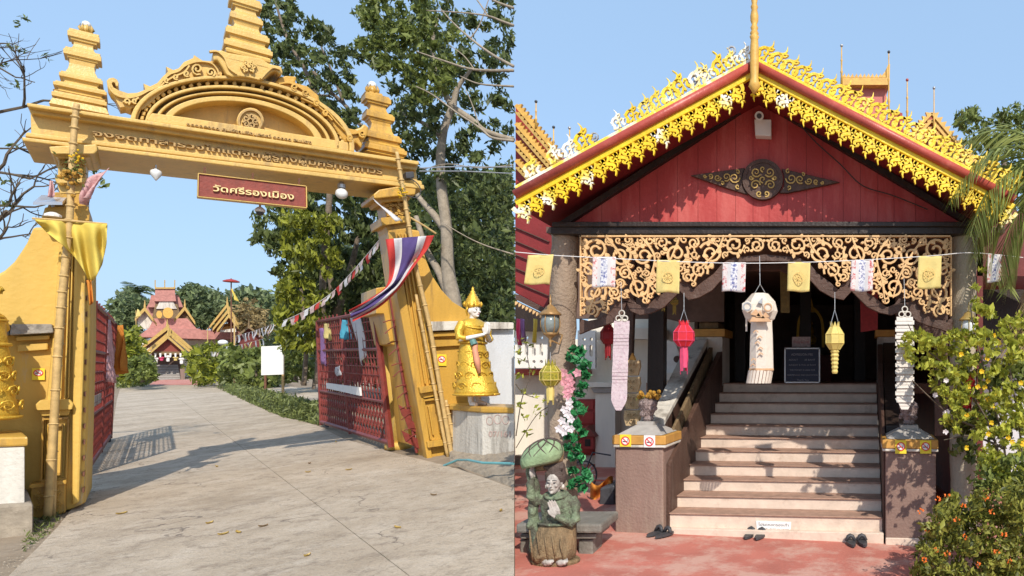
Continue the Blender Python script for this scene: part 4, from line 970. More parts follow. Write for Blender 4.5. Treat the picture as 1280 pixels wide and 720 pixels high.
def deva(base, yaw, h, label, mir=1):
    s = h / 1.80; L0 = loc(base, yaw, s, mir); L = lambda x, y, z: L0(x * (1.13 if z < 1.36 else 1.1), y * (1.15 if z < 1.36 else 1.1), z)
    t = thing('guardian_statue', base, label, 'statue', 'gold clad guardian statues flanking the gateway')
    mb = MB(); head(mb, L, (.02, 0, 1.47)); ltube(mb, L, [(0, 0, 1.30), (.005, 0, 1.36), (.015, 0, 1.42)], [.06 * s, .048 * s, .05 * s], 12)
    for k in (1, -1):
        ltube(mb, L, [(.0, k * .17, 1.26), (.02, k * .235, 1.13), (.05, k * .235, 1.01), (.13, k * .15, 1.04), (.225, k * .045, 1.085), (.25, k * .02, 1.10)], [.05 * s, .05 * s, .042 * s, .036 * s, .026 * s, .022 * s], 10)
        hand(mb, L, (.25, k * .016, 1.10), (.10, -k * .02, 1), (0, -k, 0), 1.15, 0, thumb=-k)
        ltube(mb, L, [(0, k * .06, 1.0), (.02, k * .06, .5), (.03, k * .06, .18), (.035, k * .06, .07), (.06, k * .065, .035), (.16, k * .08, .022)], [.07 * s, .06 * s, .05 * s, .042 * s, .045 * s, .028 * s], 10)
    ltube(mb, L, [(0, 0, 1.0), (0, 0, 1.3)], .09 * s, 12)
    mb.build('body', SKINW, parent=t, remesh=.0075 * s / .95, smooth=True)
    face_marks(L, (.02, 0, 1.47), 1.0, t)
    mb = MB(); lrings(mb, L, [(.07, 0, .15, .27, .235), (.075, 0, .18, .295, .255), (.07, 0, .24, .285, .25), (.05, 0, .38, .245, .22), (.025, 0, .58, .205, .2), (.01, 0, .80, .175, .185), (0, 0, .93, .15, .165), (0, 0, 1.0, .14, .16)], 28)
    mb.build('skirt', GSTAT, parent=t, smooth=True)
    mb = MB(); rdm = random.Random(4)
    for row, (z0, rr) in enumerate(((.30, .268), (.46, .235), (.62, .208), (.78, .188))):
        for i in range(9):
            a0 = 2 * pi * i / 9 + row * .35; pts = []
            for k in range(13):
                g = 1.5 * 2 * pi * k / 12; q = .068 * (1 - k / 15); aa = a0 + cos(g) * q / rr; zz = z0 + sin(g) * q
                pts.append((.05 * (1 - zz) + cos(aa) * (rr + .006), sin(aa) * rr * .93, zz))
            ltube(mb, L, pts, [.011 * s, .006 * s], 5)
    ltube(mb, L, [(.07 + cos(k * pi / 12) * .30, sin(k * pi / 12) * .26, .175) for k in range(25)], .018 * s, 6)
    mb.build('skirt_relief', GSTAT, parent=t, smooth=True)
    mb = MB(); lrings(mb, L, [(0, 0, .97, .145, .165), (0, 0, 1.05, .14, .16), (.01, 0, 1.15, .135, .175), (.01, 0, 1.23, .125, .2), (0, 0, 1.29, .10, .19), (0, 0, 1.335, .07, .10), (0, 0, 1.345, .06, .07)], 22)
    for k in (1, -1): ltube(mb, L, [(.0, k * .16, 1.27), (.015, k * .232, 1.15), (.04, k * .245, 1.03), (.10, k * .19, 1.03)], [.065 * s, .067 * s, .062 * s, .045 * s], 10)
    mb.build('tunic', GSTAT, parent=t, remesh=.009, smooth=True)
    mb = MB()
    for z, r in ((1.30, .125), (1.27, .155), (1.235, .18)): ltube(mb, L, [(cos(g) * r * .78 + .01, sin(g) * r, z - .05 * max(0, cos(g))) for g in [2 * pi * k / 20 for k in range(21)]], .014 * s, 6)
    ltube(mb, L, [(cos(g) * .155, sin(g) * .175, .97) for g in [2 * pi * k / 20 for k in range(21)]], .022 * s, 6)
    mb.build('collar_and_belt', GSTAT, parent=t, smooth=True)
    mb = MB(); prof = [(.085, 1.50), (.108, 1.525), (.112, 1.55), (.098, 1.57), (.102, 1.60), (.085, 1.625), (.086, 1.645), (.066, 1.665), (.068, 1.685), (.048, 1.70), (.05, 1.72), (.032, 1.735), (.034, 1.76), (.016, 1.78), (.02, 1.80), (.004, 1.84)]
    lrings(mb, L, [(.0, 0, z, r, r * .95) for r, z in prof], 20)
    for i in range(10):
        a = 2 * pi * i / 10; ltube(mb, L, [(cos(a) * .105, sin(a) * .10, 1.53), (cos(a) * .122, sin(a) * .116, 1.57), (cos(a) * .11, sin(a) * .105, 1.61)], [.018 * s, .016 * s, .004 * s], 5)
    for k in (1, -1): ltube(mb, L, [(.0, k * .085, 1.52), (-.01, k * .10, 1.46), (.0, k * .09, 1.38)], [.022 * s, .016 * s, .008 * s], 6)
    mb.build('crown', GSTAT, parent=t, smooth=True)
    mb = MB(); ltube(mb, L, [(.165, -.10, .98), (.19, -.13, .85), (.24, -.14, .68), (.27, -.13, .5)], [.035 * s, .04 * s, .045 * s, .02 * s], 8); mb.build('sash', mat('sash_pink', (.62, .27, .16), .6), parent=t, smooth=True)
    mb = MB(); ltube(mb, L, [(.155, -.14, 1.0), (.185, -.135, .93)], [.045 * s, .05 * s], 8); mb.build('sash_knot', mat('sash_teal', (.10, .22, .20), .6), parent=t)
    return t
def vprism(mb, xy, z0, z1, z0f=None):
    ar = sum(xy[i][0] * xy[(i + 1) % len(xy)][1] - xy[(i + 1) % len(xy)][0] * xy[i][1] for i in range(len(xy)))
    if ar < 0: xy = xy[::-1]
    n = len(xy); mb.add([(x, y, (z0f(x, y) if z0f else z0)) for x, y in xy] + [(x, y, z1) for x, y in xy], [tuple(reversed(range(n))), tuple(range(n, 2 * n))] + [(i, (i + 1) % n, (i + 1) % n + n, i + n) for i in range(n)])
def grow(xy, d):
    cx = sum(p[0] for p in xy) / len(xy); cy = sum(p[1] for p in xy) / len(xy)
    return [(x + (x - cx) / sqrt((x - cx) ** 2 + (y - cy) ** 2) * d, y + (y - cy) / sqrt((x - cx) ** 2 + (y - cy) ** 2) * d) for x, y in xy]
# right pedestal
b = G(603, 579); a = G(566, 571); c = G(642.5, 580); bk = Vector((-.55, .95, 0))
c2 = c + bk * 1.0; c2.x = SEAM * c2.y - .01
fp = [(a.x, a.y), (b.x, b.y), (c.x, c.y), (c2.x, c2.y), (a.x + bk.x * .9, a.y + bk.y * .9)]
ztop = P(603, 516, b.y).z
t = thing('statue_pedestal', (b.x, b.y, zl(b.x, b.y)), 'stained white plastered pedestal with ochre rim under the right statue', 'pedestal', 'statue pedestals at the gateway')
mb = MB(); vprism(mb, fp, 0, ztop, z0f=lambda x, y: zl(x, y) - .1); mb.build('block', PLAST, parent=t, bevel=.015)
mb = MB(); vprism(mb, [(x, y) if i == 2 or i == 3 else (x + (-.03 if i != 1 else 0), y - .04) for i, (x, y) in enumerate(fp)], ztop + .002, ztop + .085); mb.build('rim', GOLD, parent=t, bevel=.02)
mb = MB(); F2 = Frame((b.x, b.y, 0), atan2(c.y - b.y, c.x - b.x))
for x, y, r in ((612, 526, 4), (622, 524, 4.5), (632, 525, 4)):
    u, v = F2.px(x, y, .004); m_ = F2.mpp(x, y); mb.ribbon([(u + r * m_ * cos(k * pi / 8), v + r * m_ * sin(k * pi / 8)) for k in range(17)], .6 * m_, .003, .006, F2)
text_px(mb, F2, '07/161', (611, 546), (638, 546), 8, .004, .003); mb.build('faded_painted_marks', mat('faded_red', (.48, .33, .29), .8), parent=t)
dY = b.y + .34; deva_base = Vector(((591 - PX) / FPX * dY, dY, ztop + .087)); dv = deva(deva_base, radians(-22), 1.72, 'guardian statue in gold dress with pressed palms on the right pedestal')
# left pedestal and statue (mostly beyond the frame)
b = G(31, 668); c = G(36, 628)
fpl = [(b.x, b.y), (b.x - 1.1, b.y - .5), (b.x - 2.0, b.y + .3), (b.x - .95, b.y + .72)]
zt = P(28, 558, b.y).z
t = thing('statue_pedestal', (b.x, b.y, zl(b.x, b.y)), 'stained white plastered pedestal with ochre rim at the left edge', 'pedestal', 'statue pedestals at the gateway')
mb = MB(); vprism(mb, fpl, 0, zt, z0f=lambda x, y: zl(x, y) - .1); mb.build('block', PLAST, parent=t, bevel=.015)
mb = MB(); vprism(mb, grow(fpl, .04), zt + .002, zt + .10); mb.build('rim', GOLD, parent=t, bevel=.02)
mb = MB(); vprism(mb, grow(fpl, .10), 0, P(36, 628, b.y).z, z0f=lambda x, y: zl(x, y) - .1); mb.build('stone_footing', RUBBLE, parent=t, bevel=.03)
cY = b.y + .25; cen = Vector(((-20 - PX) / FPX * cY, cY, zt + .102))
deva(cen, radians(200), 1.72, 'guardian statue in gold dress cut off by the left edge', mir=-1)
# rubble apron and kerb right of the gate, pipe
mb = MB(); rdm = random.Random(2)
def apron(s, v):
    x = 562 + 80.6 * s; y0 = 571 + 2 * s; y1 = 579 + 33 * s
    h = .20 * (1 - v) ** .8 * (.4 + .6 * s) * (1 if v < .99 else 0) + .02 * rdm.random() * (v < .95); p = G(x, y0 + (y1 - y0) * v); p.z += h - (.03 if v > .99 else 0); return p
mb.sheet(apron, 22, 9); mb.build('rubble_apron', RUBBLE, kind='structure')
mb = MB(); q = [G(555, 582, .02), G(566, 574, .10), GF.pxa(577, 558, .9), G(590, 572, .22), G(603, 578.5, .22), G(642, 579.5, .24)]; mb.tube(q[:1] + [G(572, 575, .12), G(585, 575, .2)] + q[4:], .016, 7); mb.build('water_pipe', TBLUE, label='thin turquoise water pipe running along the right pedestal foot', cat='pipe')
# boundary wall right of the gateway
t = thing('boundary_wall', GF.at(6.2, zl(-4, 12), -.4), 'pale grey-blue plastered wall with stone coping behind the right statue', 'wall')
mb = MB(); mb.prism([(589, 412), (642.6, 412), (642.6, 580), (589, 580)], -.55, -.25, GF, px=True); mb.build('wall_panel', WALLW, parent=t)
mb = MB(); mb.prism([(586, 402), (642.6, 403), (642.6, 411), (586, 411.5)], -.65, -.14, GF, px=True); mb.build('coping', PLAST, parent=t, bevel=.02)

# ------------------------------------------------------------------ trees of the left view
def tree(name, base, label, limbs, cls, per, leaf, size, m=None, sq=.8, group=None, bark=None, droop=.3, clip=641.5):
    t = thing(name, base, label, 'tree', group); mb = MB()
    for pts, r0, r1 in limbs: limb(mb, pts, r0, r1)
    if limbs: mb.build('trunk', bark or BARK, parent=t, smooth=True)
    leaf_mesh('crown', clumps(cls, per, sq), size, leaf, parent=t, clipx=clip, droop=droop)
    return t
random.seed(11)
# slim tree whose crown shows above the arch
Y = 17
tree('tree', P(395, 478, Y), 'slender tree with airy dark crown behind the arch', [
    ([P(398, 480, Y), P(405, 330, Y), P(412, 230, Y), P(400, 140, Y), P(385, 95, Y), P(360, 50, Y), P(345, 5, Y)], .09, .025),
    ([P(462, 168, Y - 1), P(445, 150, Y - 1), P(430, 130, Y), P(410, 112, Y), P(392, 90, Y)], .05, .04), ([P(430, 130, Y), P(415, 90, Y), P(398, 50, Y)], .04, .015),
    ([P(412, 120, Y), P(380, 115, Y), P(355, 90, Y)], .035, .012), ([P(440, 150, Y), P(425, 165, Y), P(398, 150, Y)], .03, .012)],
    fill([(326, -5), (372, -5), (376, 25), (398, 26), (420, 42), (437, 62), (440, 100), (452, 140), (455, 172), (436, 172), (420, 150), (398, 152), (375, 120), (352, 100), (338, 72), (328, 40)], 150, 15.5, 18.5, 7, holes=[(400, 85, 9), (425, 130, 8), (365, 95, 5)]), 30, LF_D, .15, droop=.6)
# broad tree on the right, pale bare branches in front
Y = 15.5
big = [(448, -5), (643, -5), (643, 410), (470, 410), (462, 250), (478, 215), (498, 190), (488, 120), (470, 95), (440, 80), (436, 60), (452, 30)]
tree('tree', P(560, 470, Y), 'broad dark-leaved tree with pale trunk behind the right pillar', [
    ([P(575, 470, Y), P(568, 385, Y), P(560, 340, Y), P(558, 287, Y), P(551, 225, Y), P(553, 172, Y), P(566, 132, Y)], .19, .07),
    ([P(572, 400, Y), P(551, 345, Y), P(533, 312, Y), P(520, 270, Y)], .11, .05), ([P(558, 290, Y), P(542, 268, Y), P(522, 244, Y), P(510, 215, Y)], .10, .04),
    ([P(553, 175, Y), P(540, 160, Y), P(525, 152, Y), P(500, 140, Y)], .07, .03), ([P(566, 134, Y), P(572, 110, Y), P(590, 85, Y)], .08, .03), ([P(566, 134, Y), P(548, 100, Y), P(540, 60, Y), P(548, 20, Y)], .08, .03),
    ([P(566, 134, Y), P(590, 150, Y), P(607, 164, Y), P(642, 175, Y)], .08, .06)],
    fill(big, 400, 15.0, 19.5, 9.5, holes=[(612, 140, 14), (636, 150, 10), (498, 215, 10), (600, 60, 6), (545, 205, 10), (625, 215, 8), (480, 160, 10)]), 36, LF_D, .16, droop=.5, bark=BARKL)
tree('tree', P(560, 200, 14.6), 'sunlit mid-green boughs in front of the broad dark tree', [], fill([(455, -5), (560, -5), (575, 60), (560, 120), (520, 130), (490, 90), (450, 75)], 135, 13.6, 15.0, 8, holes=[(470, 60, 6)]), 30, LF_M, .14, droop=.4)  # sunlit top of the crown put in as a lighter leaf colour
t = thing('bare_branches', P(642, 120, 12.5), 'pale leafless boughs reaching in from the right over the trees', 'branches')
for pts, r0, r1 in (([(642, 32), (626, 26), (610, 20), (580, 16), (533, 13)], .05, .012), ([(642, 83), (615, 68), (588, 48), (566, 28), (550, 10)], .055, .012), ([(642, 88), (593, 87), (555, 76), (520, 64)], .055, .012),
                    ([(642, 108), (600, 105), (575, 95)], .04, .012), ([(642, 176), (615, 172), (600, 160), (570, 140), (540, 118), (520, 108)], .05, .014), ([(642, 10), (620, 2), (600, -10)], .05, .02),
                    ([(610, 20), (600, 5), (590, -8)], .03, .015), ([(588, 48), (600, 30), (612, -5)], .03, .01), ([(593, 87), (580, 70), (560, 55)], .025, .008), ([(642, 206), (600, 210), (560, 205), (528, 212)], .02, .01),
                    ([(642, 318), (610, 308), (585, 297), (556, 280)], .028, .012), ([(600, 160), (590, 130), (582, 112)], .025, .01)):
    mb = MB(); limb(mb, [P(x, y, 12.6) for x, y in pts], r0 * .55, r1 * .7, 6); mb.build('bough', BARKL, parent=t, smooth=True)
# drooping lower crown left of the right pillar
low = [(345, 232), (470, 232), (492, 300), (486, 345), (470, 395), (400, 402), (396, 440), (352, 435), (342, 395), (352, 350), (336, 310), (318, 296), (316, 282), (332, 262)]
tree('tree', P(410, 478, 19), 'dense drooping tree with hanging leaves behind the iron gate', [([P(415, 480, 19), P(418, 400, 19), P(410, 330, 19), P(395, 270, 19)], .11, .05), ([P(418, 400, 19), P(440, 330, 19), P(450, 280, 19)], .12, .04)],
     fill(low, 250, 17.5, 21, 9, holes=[(350, 268, 6), (448, 258, 6), (440, 240, 7)]), 46, LF_D, .19, droop=.9)
tree('tree', P(378, 478, 17), 'sunlit yellow-green boughs hanging beside the white signboard', [([P(380, 482, 17), P(383, 420, 17), P(376, 360, 17)], .06, .03)], fill([(350, 262), (420, 262), (420, 330), (398, 400), (394, 440), (352, 440), (346, 380), (362, 330), (346, 290)], 115, 15.8, 17, 8), 34, LF_Y, .15, droop=.9)
tree('tree', P(500, 470, 24), 'dark undergrowth tree filling the gap behind the right gate leaf', [([P(430, 478, 24), P(432, 430, 24)], .1, .08)], fill([(395, 300), (645, 300), (645, 440), (560, 440), (520, 470), (395, 478)], 360, 21, 27, 20), 34, LF_D, .34)
tree('tree', P(540, 470, 27), 'far dark tree closing the view under the broad tree', [([P(600, 470, 27), P(600, 380, 27)], .3, .2)], fill([(500, 235), (645, 215), (645, 420), (480, 420), (470, 320)], 330, 25, 30, 22), 30, LF_D, .40)
# hedge and shrubs seen through the gate on the right of the drive
for k, (poly, n, y0, y1, m, r, sz, lab) in enumerate([
        ([(236, 444), (262, 432), (300, 436), (326, 440), (326, 472), (300, 480), (240, 476)], 120, 44, 58, LF_Y, 9, .45, 'bushy yellow-green shrubs right of the far temple porch'),
        ([(278, 440), (325, 438), (352, 444), (352, 476), (330, 482), (282, 478)], 110, 38, 44, LF_M, 8, .40, 'round green bush behind the lamp pedestal'),
        ([(150, 422), (168, 410), (181, 440), (192, 475), (152, 478)], 90, 50, 58, LF_Y, 8, .45, 'tall yellow-green shrub left of the far temple porch'),
        ([(163, 450), (186, 444), (194, 470), (188, 476), (160, 476)], 60, 46, 50, LF_M, 6, .35, 'low clipped dark bush left of the temple stairs'),
        ([(142, 380), (160, 366), (185, 380), (180, 420), (142, 425)], 90, 96, 104, LF_F, 10, .9, 'tree behind the far temple on the left'),
        ([(222, 372), (240, 358), (258, 362), (276, 374), (280, 402), (250, 410), (225, 400)], 110, 100, 112, LF_F, 11, .9, 'rounded tree behind the far temple on the right'),
        ([(268, 376), (300, 364), (332, 366), (345, 380), (352, 440), (300, 440), (280, 404)], 150, 96, 110, LF_F, 11, .9, 'wide tree line behind the side chapel roofs'),
        ([(296, 384), (316, 376), (330, 390), (336, 414), (300, 414)], 50, 90, 94, BARKL, 9, .6, 'pale dry-branched tree behind the small chapel gable'),
        ([(336, 440), (400, 440), (402, 470), (340, 474)], 80, 30, 36, LF_M, 9, .35, 'green shrubs behind the white signboard posts')]):
    tree('shrub' if y0 < 60 else 'tree', P(sum(p[0] for p in poly) / len(poly), max(p[1] for p in poly), (y0 + y1) / 2), lab, [([P(sum(p[0] for p in poly) / len(poly), 478, (y0 + y1) / 2), P(sum(p[0] for p in poly) / len(poly), sum(p[1] for p in poly) / len(poly), (y0 + y1) / 2)], .12, .06)],
         fill(poly, n, y0, y1, r), 26, m if m is not BARKL else LF_PALMD, sz)
t = thing('sapling_row', P(385, 478, 26), 'thin sapling trunks on the bare earth behind the iron gate', 'saplings', None)
mb = MB()
for x, yb in ((392, 486), (377, 480)): mb.tube([G(x, yb), G(x, yb) + Vector((.1, 0, 1.0)), G(x, yb) + Vector((-.1, 0, 2.2))], [.09, .05], 6)
mb.build('trunk', BARK, parent=t)
# leafless tree beyond the left wing wall
random.seed(5); t = thing('bare_tree', P(-120, 480, 11), 'leafless tree with dark twigs beyond the left wing wall', 'tree'); mb = MB()
for x, y, dx, dz, ln, r in ((-45, 245, 1, .15, 1.0, .035), (-45, 290, 1, .25, .95, .04), (-45, 330, 1, .3, .8, .04), (-40, 215, 1, .0, .8, .03), (-45, 120, 1, .25, 1.0, .025), (-45, 150, 1, .35, 1.1, .03), (-45, 75, 1, .2, .8, .02), (-45, 180, 1, -.1, .8, .02), (-40, 265, 1, -.05, .9, .03), (-30, 60, 1, .5, .6, .015), (-45, 310, 1, .0, .7, .03)):
    twigs(mb, P(x, y, 10.5), Vector((dx, random.uniform(-.2, .2), dz)), ln, r, 3, 5, .42, .05)
limb(mb, [P(-200, 480, 11), P(-150, 380, 11), P(-90, 300, 11), P(-45, 290, 10.5)], .14, .05); limb(mb, [P(-150, 380, 11), P(-120, 220, 11), P(-60, 140, 10.5), P(-45, 120, 10.5)], .1, .03)
mb.build('branches', TWIG, parent=t)
leaf_mesh('leaves', clumps([(P(x, y, 10.4), .07) for x, y in ((22, 30), (32, 24), (15, 60), (28, 64), (58, 72), (20, 105), (6, 225), (14, 182), (5, 80), (8, 255), (125, 225), (130, 232), (118, 214))], 9), .085, LF_M, parent=t)

# ------------------------------------------------------------------ small things along the drive
t = thing('signboard', G(341, 498), 'blank white signboard on two posts beside the drive', 'signboard')
yb = G(341, 500).y
mb = MB(); q = [P(326.5, 469, yb), P(353.5, 468, yb), P(353.5, 432, yb), P(326.5, 433, yb)]; mb.hexa(q, [p + Vector((0, .06, 0)) for p in q]); mb.build('panel', WHITE, parent=t)
for x in (329, 351):
    mb = MB(); p = G(x, 496); mb.tube([Vector((p.x, p.y + .12, p.z - .1)), Vector((p.x, p.y + .12, P(x, 433, yb).z))], .05, 6); mb.build('post', RUSTY, parent=t)
def bunting(name, pts, n, hang, wd, cols, label, sagn=0, seed=1):
    t = thing(name, pts[0], label, 'bunting'); q = bez(pts, 12); rd_ = random.Random(seed)
    mb = MB(); mb.tube(q, .008, 4); mb.build('cord', STK_W, parent=t)
    L = [0]
    for i in range(1, len(q)): L.append(L[-1] + (q[i] - q[i - 1]).length)
    for k in range(n):
        d = L[-1] * (k + .5) / n; i = max(j for j in range(len(L)) if L[j] <= d); i = min(i, len(q) - 2); f = (d - L[i]) / (L[i + 1] - L[i]); p = q[i].lerp(q[i + 1], f); dr = (q[i + 1] - q[i]).normalized()
        sw = Vector((rd_.uniform(-.3, .3), rd_.uniform(-.3, .3), 0)) * hang
        mb = MB(); a = p - dr * wd / 2; b = p + dr * wd / 2; dn = Vector((0, 0, -hang)) + sw
        mb.sheet(lambda s, v: a.lerp(b, s) + dn * v + Vector((0, .1 * hang * sin(v * 4 + k), 0)), 3, 4); mb.build('pennant', cols[k % len(cols)], parent=t, solid=.003)
    return t
PNK = mat('faded_print_cloth', (.62, .47, .44), .8, .3, 30, transl=.2, bump=0)
bunting('pennant_string', [P(474, 300, 13), P(440, 340, 14), P(412, 368, 14.6), P(378, 390, 15), P(354, 401, 15.3)], 22, .16, .15, [PNK, WCLOTH, PNK, RCLOTH], 'string of faded pink pennants sloping down from the right pillar to the trees')
bunting('pennant_string', [P(344, 404, 40), P(325, 411, 44), P(306, 417, 48), P(290, 421, 50)], 14, .55, .45, [WCLOTH, PNK], 'string of white pennants between the signboard and the small chapel', seed=4)
bunting('pennant_string', [P(330, 423, 40), P(300, 431, 46), P(277, 434, 50)], 12, .5, .42, [WCLOTH, YCLOTH2], 'lower string of white and yellow pennants above the round bush', seed=5)
bunting('pennant_string', [P(262, 440, 46), P(300, 441, 44), P(330, 441, 42)], 16, .3, .3, [WCLOTH, WCLOTH, PNK], 'string of tiny white flags low over the shrubs', seed=6)
t = thing('garden_lamp', G(273, 480), 'white globe lamp on a concrete block beside the drive', 'lamp'); g = G(273, 481)
mb = MB(); mb.wbox(g.x - .42, g.x + .42, g.y, g.y + .8, g.z - .1, P(273, 466, g.y).z); mb.build('block', PLAST, parent=t, bevel=.04)
mb = MB(); mb.tube([Vector((g.x, g.y + .4, P(273, 466, g.y).z)), Vector((g.x, g.y + .4, P(273, 432, g.y).z))], .08, 8); mb.build('post', STEEL, parent=t)
mb = MB(); mb.ball(Vector((g.x, g.y + .4, P(273, 428, g.y).z)), .32, 14, sz=.7); mb.build('globe', WHITE, parent=t, smooth=True)
def flagpole(x, yb, yt, label, r=.05):
    g = G(x, yb); t = thing('flag_pole', g, label, 'pole', 'thin poles along the drive'); mb = MB(); mb.tube([g, P(x, yt, g.y)], [r, r * .6], 6); mb.build('shaft', BAMB, parent=t); return g
g = flagpole(170, 478, 388, 'thin pole with a yellow banner left of the temple porch')
quad_cloth('banner', YCLOTH, [P(163, 429, g.y), P(176, 429, g.y), P(172, 446, g.y), P(162, 448, g.y)], 'yellow banner on the thin pole left of the temple porch', 'banner', seed=1, wob=.15)
quad_cloth('banner', YCLOTH, [P(162, 446, g.y), P(172, 444, g.y), P(170, 460, g.y), P(162, 461, g.y)], 'lower trailing end of the yellow banner near the clipped bush', 'banner', seed=2, wob=.2)
quad_cloth('pennant_flag', YCLOTH2, [P(171, 386, g.y), P(173, 387, g.y), P(178, 394, g.y), P(170, 397, g.y)], 'small pale yellow pennant at the top of the left thin pole', 'flag', seed=3, wob=.1)
g = flagpole(259.5, 480, 410, 'thin pole with a striped banner between porch and lamp')
mbq = quad_cloth('banner', None, [P(255, 430, g.y - .3), P(265, 431, g.y - .3), P(262, 461, g.y - .3), P(258, 462, g.y - .3)], 'violet and white striped banner on the middle thin pole', 'banner', nu=5, seed=5, wob=.12, mats=[PNK, VCLOTH, WCLOTH], cols=lambda i, j: (0, 2, 1, 2, 0)[i])
g = flagpole(293, 485, 395, 'thin dark pole standing by the black notice stand', .06)
g = flagpole(353.5, 497, 352, 'tall thin cable pole rising beside the signboard', .04)
mb = MB(); p = G(299, 482); mb.wbox(p.x - .3, p.x + .3, p.y, p.y + .15, p.z, P(299, 450, p.y).z); mb.build('notice_stand', DARKM, label='dark upright notice stand beside the round bush', cat='stand', bevel=.02)
t = thing('ceremonial_parasol', P(289, 462, 85), 'maroon tiered parasol on a tall pole above the side chapel', 'parasol')
mb = MB(); mb.tube([P(289, 462, 85), P(289, 348, 85)], .07, 6); mb.build('pole', RUSTY, parent=t)
mb = MB(); mb.lathe(P(289, 352.5, 85), [(.85, 0), (.85, .12), (.5, .28), (.05, .4)], 16); mb.build('canopy', REDD, parent=t)
quad_cloth('pennant_flag', YCLOTH, [P(289.5, 361, 84), P(291, 361, 84), P(297, 377, 84), P(293, 374, 84)], 'bright yellow flag blowing under the tall maroon parasol', 'flag', seed=6, wob=.2)

# ------------------------------------------------------------------ temple at the end of the drive
TF = Frame((-76, 79, 0), radians(44))
temple = thing('far_temple', P(210, 476, 79), 'red-roofed temple with ochre gables at the end of the drive', 'temple')
def chev(a, l, r, th):
    """band of thickness th px along two slopes"""
    return [l, a, r, (r[0], r[1] + th), (a[0], a[1] + th * 1.35), (l[0], l[1] + th)]
def gable(parent, F, a, l, r, w1, w0, th=3, wall=None, roofm=None, trim=None, wallm=None):
    mb = MB(); mb.tube([F.pxa(a[0], a[1] + 1, w1 - .15), F.pxa(a[0], a[1] - 3, w1 - .15), F.pxa(a[0], a[1] - 8, w1 - .15)], [.13, .08, .03], 6); mb.build('apex_finial', trim or GTRIM, parent=parent)
    mb = MB(); mb.prism(chev(a, l, r, th), w1 - .3, w1, F, px=True); mb.build('bargeboard', trim or GTRIM, parent=parent)
    mb = MB(); c = [F.px(*p, w1) for p in chev((a[0], a[1] + .6), (l[0], l[1] + .6), (r[0], r[1] + .6), th * .7)]; mb.prism(c, w0, w1 - .31, F); mb.build('roof', roofm or TILE, parent=parent)
    if wall: mb = MB(); mb.prism(wall, w1 - 1.2, w1 - .8, F, px=True); mb.build('gable_wall', wallm or DARKR, parent=parent)
def tpart(name, m, pl, w0, w1): mb = MB(); mb.prism(pl, w0, w1, TF, px=True); return mb.build(name, m, parent=temple)
gable(temple, TF, (209, 407), (178, 432), (244, 438), -1.5, -14, 4.2, trim=GTRIM)
gable(temple, TF, (211, 414), (181, 440), (243, 442), -.6, -1.8, 3.8, trim=GTRIM)
gable(temple, TF, (210, 419), (186, 441), (236, 443), .4, -1.0, 3.0, [(209, 423), (190, 439.5), (229, 439.5)], wallm=SIGNR, trim=GTRIM)
tpart('porch_beam', BROWNS, [(189, 439.5), (231, 439.5), (231, 443), (189, 443)], -.8, -.3)
tpart('porch_shade_block', DARKW, [(190, 443), (230, 443), (229, 475), (191, 475)], -8, -5)  # solid dark block, its colour stands in for shade in the open porch
for x in (189.5, 228): tpart('column', BROWNS, [(x, 443), (x + 2, 443), (x + 2, 475.5), (x, 475.5)], -1, -.6)
tpart('side_pedestal', TAUPE, [(225, 461), (231, 461), (231, 475.5), (226, 475.5)], -1.2, -.2)
for k in range(10):
    y = 456 + k * 2.0; tpart('step', CAPG, [(195.5 - k * .35, y), (222.5 + k * .35, y), (222.5 + k * .35, y + 1.5), (195.5 - k * .35, y + 1.5)], -4.6 + k * .38, -4.2 + k * .38)
for k in range(8):
    x = 186.5 + k * 6.3
    mb = MB(); mb.prism([(x, 441.5), (x + 2.6, 441.5), (x + 2.2, 446.5), (x + .5, 446.5)], -.2, -.1, TF, px=True); mb.build('lantern', WHITE, parent=temple)
for x, y0, y1, m in ((210, 441, 452, WHITE), (195, 444, 454, WHITE), (227, 444, 455, WHITE), (219.5, 444, 451, YCLOTH2), (202, 444, 451, PAPERP)):
    mb = MB(); c = TF.pxa(x, y1, -.4); h = TF.mpp(x, y1) * (y1 - y0); mb.lathe(c, [(.12, 0), (.16, h * .1), (.16, h * .6), (.26, h * .7), (.26, h * .9), (.1, h)], 8); mb.build('lantern', m, parent=temple)
tpart('lower_roof', TILE, [(172, 421), (258, 424), (250, 411), (186, 410)], -14, -10)
tpart('lower_roof', TILE, [(236, 424), (306, 424), (300, 414), (236, 412)], -18, -14)
tpart('lower_wall', IVORY, [(168, 424), (306, 424), (306, 476), (168, 476)], -20, -18)
tpart('middle_roof', TILE, [(186, 411), (246, 411), (234, 398), (192, 398)], -16, -12)
gable(temple, TF, (181, 383), (168.5, 397), (196, 404), -12, -17, 4.2, [(181, 388), (172, 398), (172, 411), (190, 411), (190, 398)], wallm=PLAST)
gable(temple, TF, (231, 382), (217.5, 399), (244, 402), -12, -17, 4.2, [(231, 387), (222, 399), (222, 411), (241, 411), (241, 399)], wallm=BROWNS)
tpart('tower_wall', BROWNS, [(190, 398), (226, 398), (222, 380), (194, 380)], -22, -18)
tpart('tower_roof', TILE, [(177, 396), (234, 396), (224, 379), (186, 379)], -21.5, -19.5)
tpart('tower_roof', TILE, [(185, 384), (229, 384), (223, 369), (189, 369)], -21.5, -18.6)
tpart('tower_gable', PLAST, [(195, 386), (221, 386), (216, 376), (200, 376)], -18.4, -17.8)
tpart('tower_roof', TILE, [(193, 376.5), (220, 376.5), (218, 360), (194.5, 360)], -21, -17.6)
tpart('ridge_trim', GTRIM, [(193.5, 361), (219, 361), (219, 357), (217, 359), (195.5, 359), (193.5, 356)], -21.1, -17.4)
for x in (194, 218.5, 206): mb = MB(); mb.tube([TF.pxa(x, 359, -19), TF.pxa(x, 350, -19)], .06, 5); mb.build('finial', GTRIM, parent=temple)
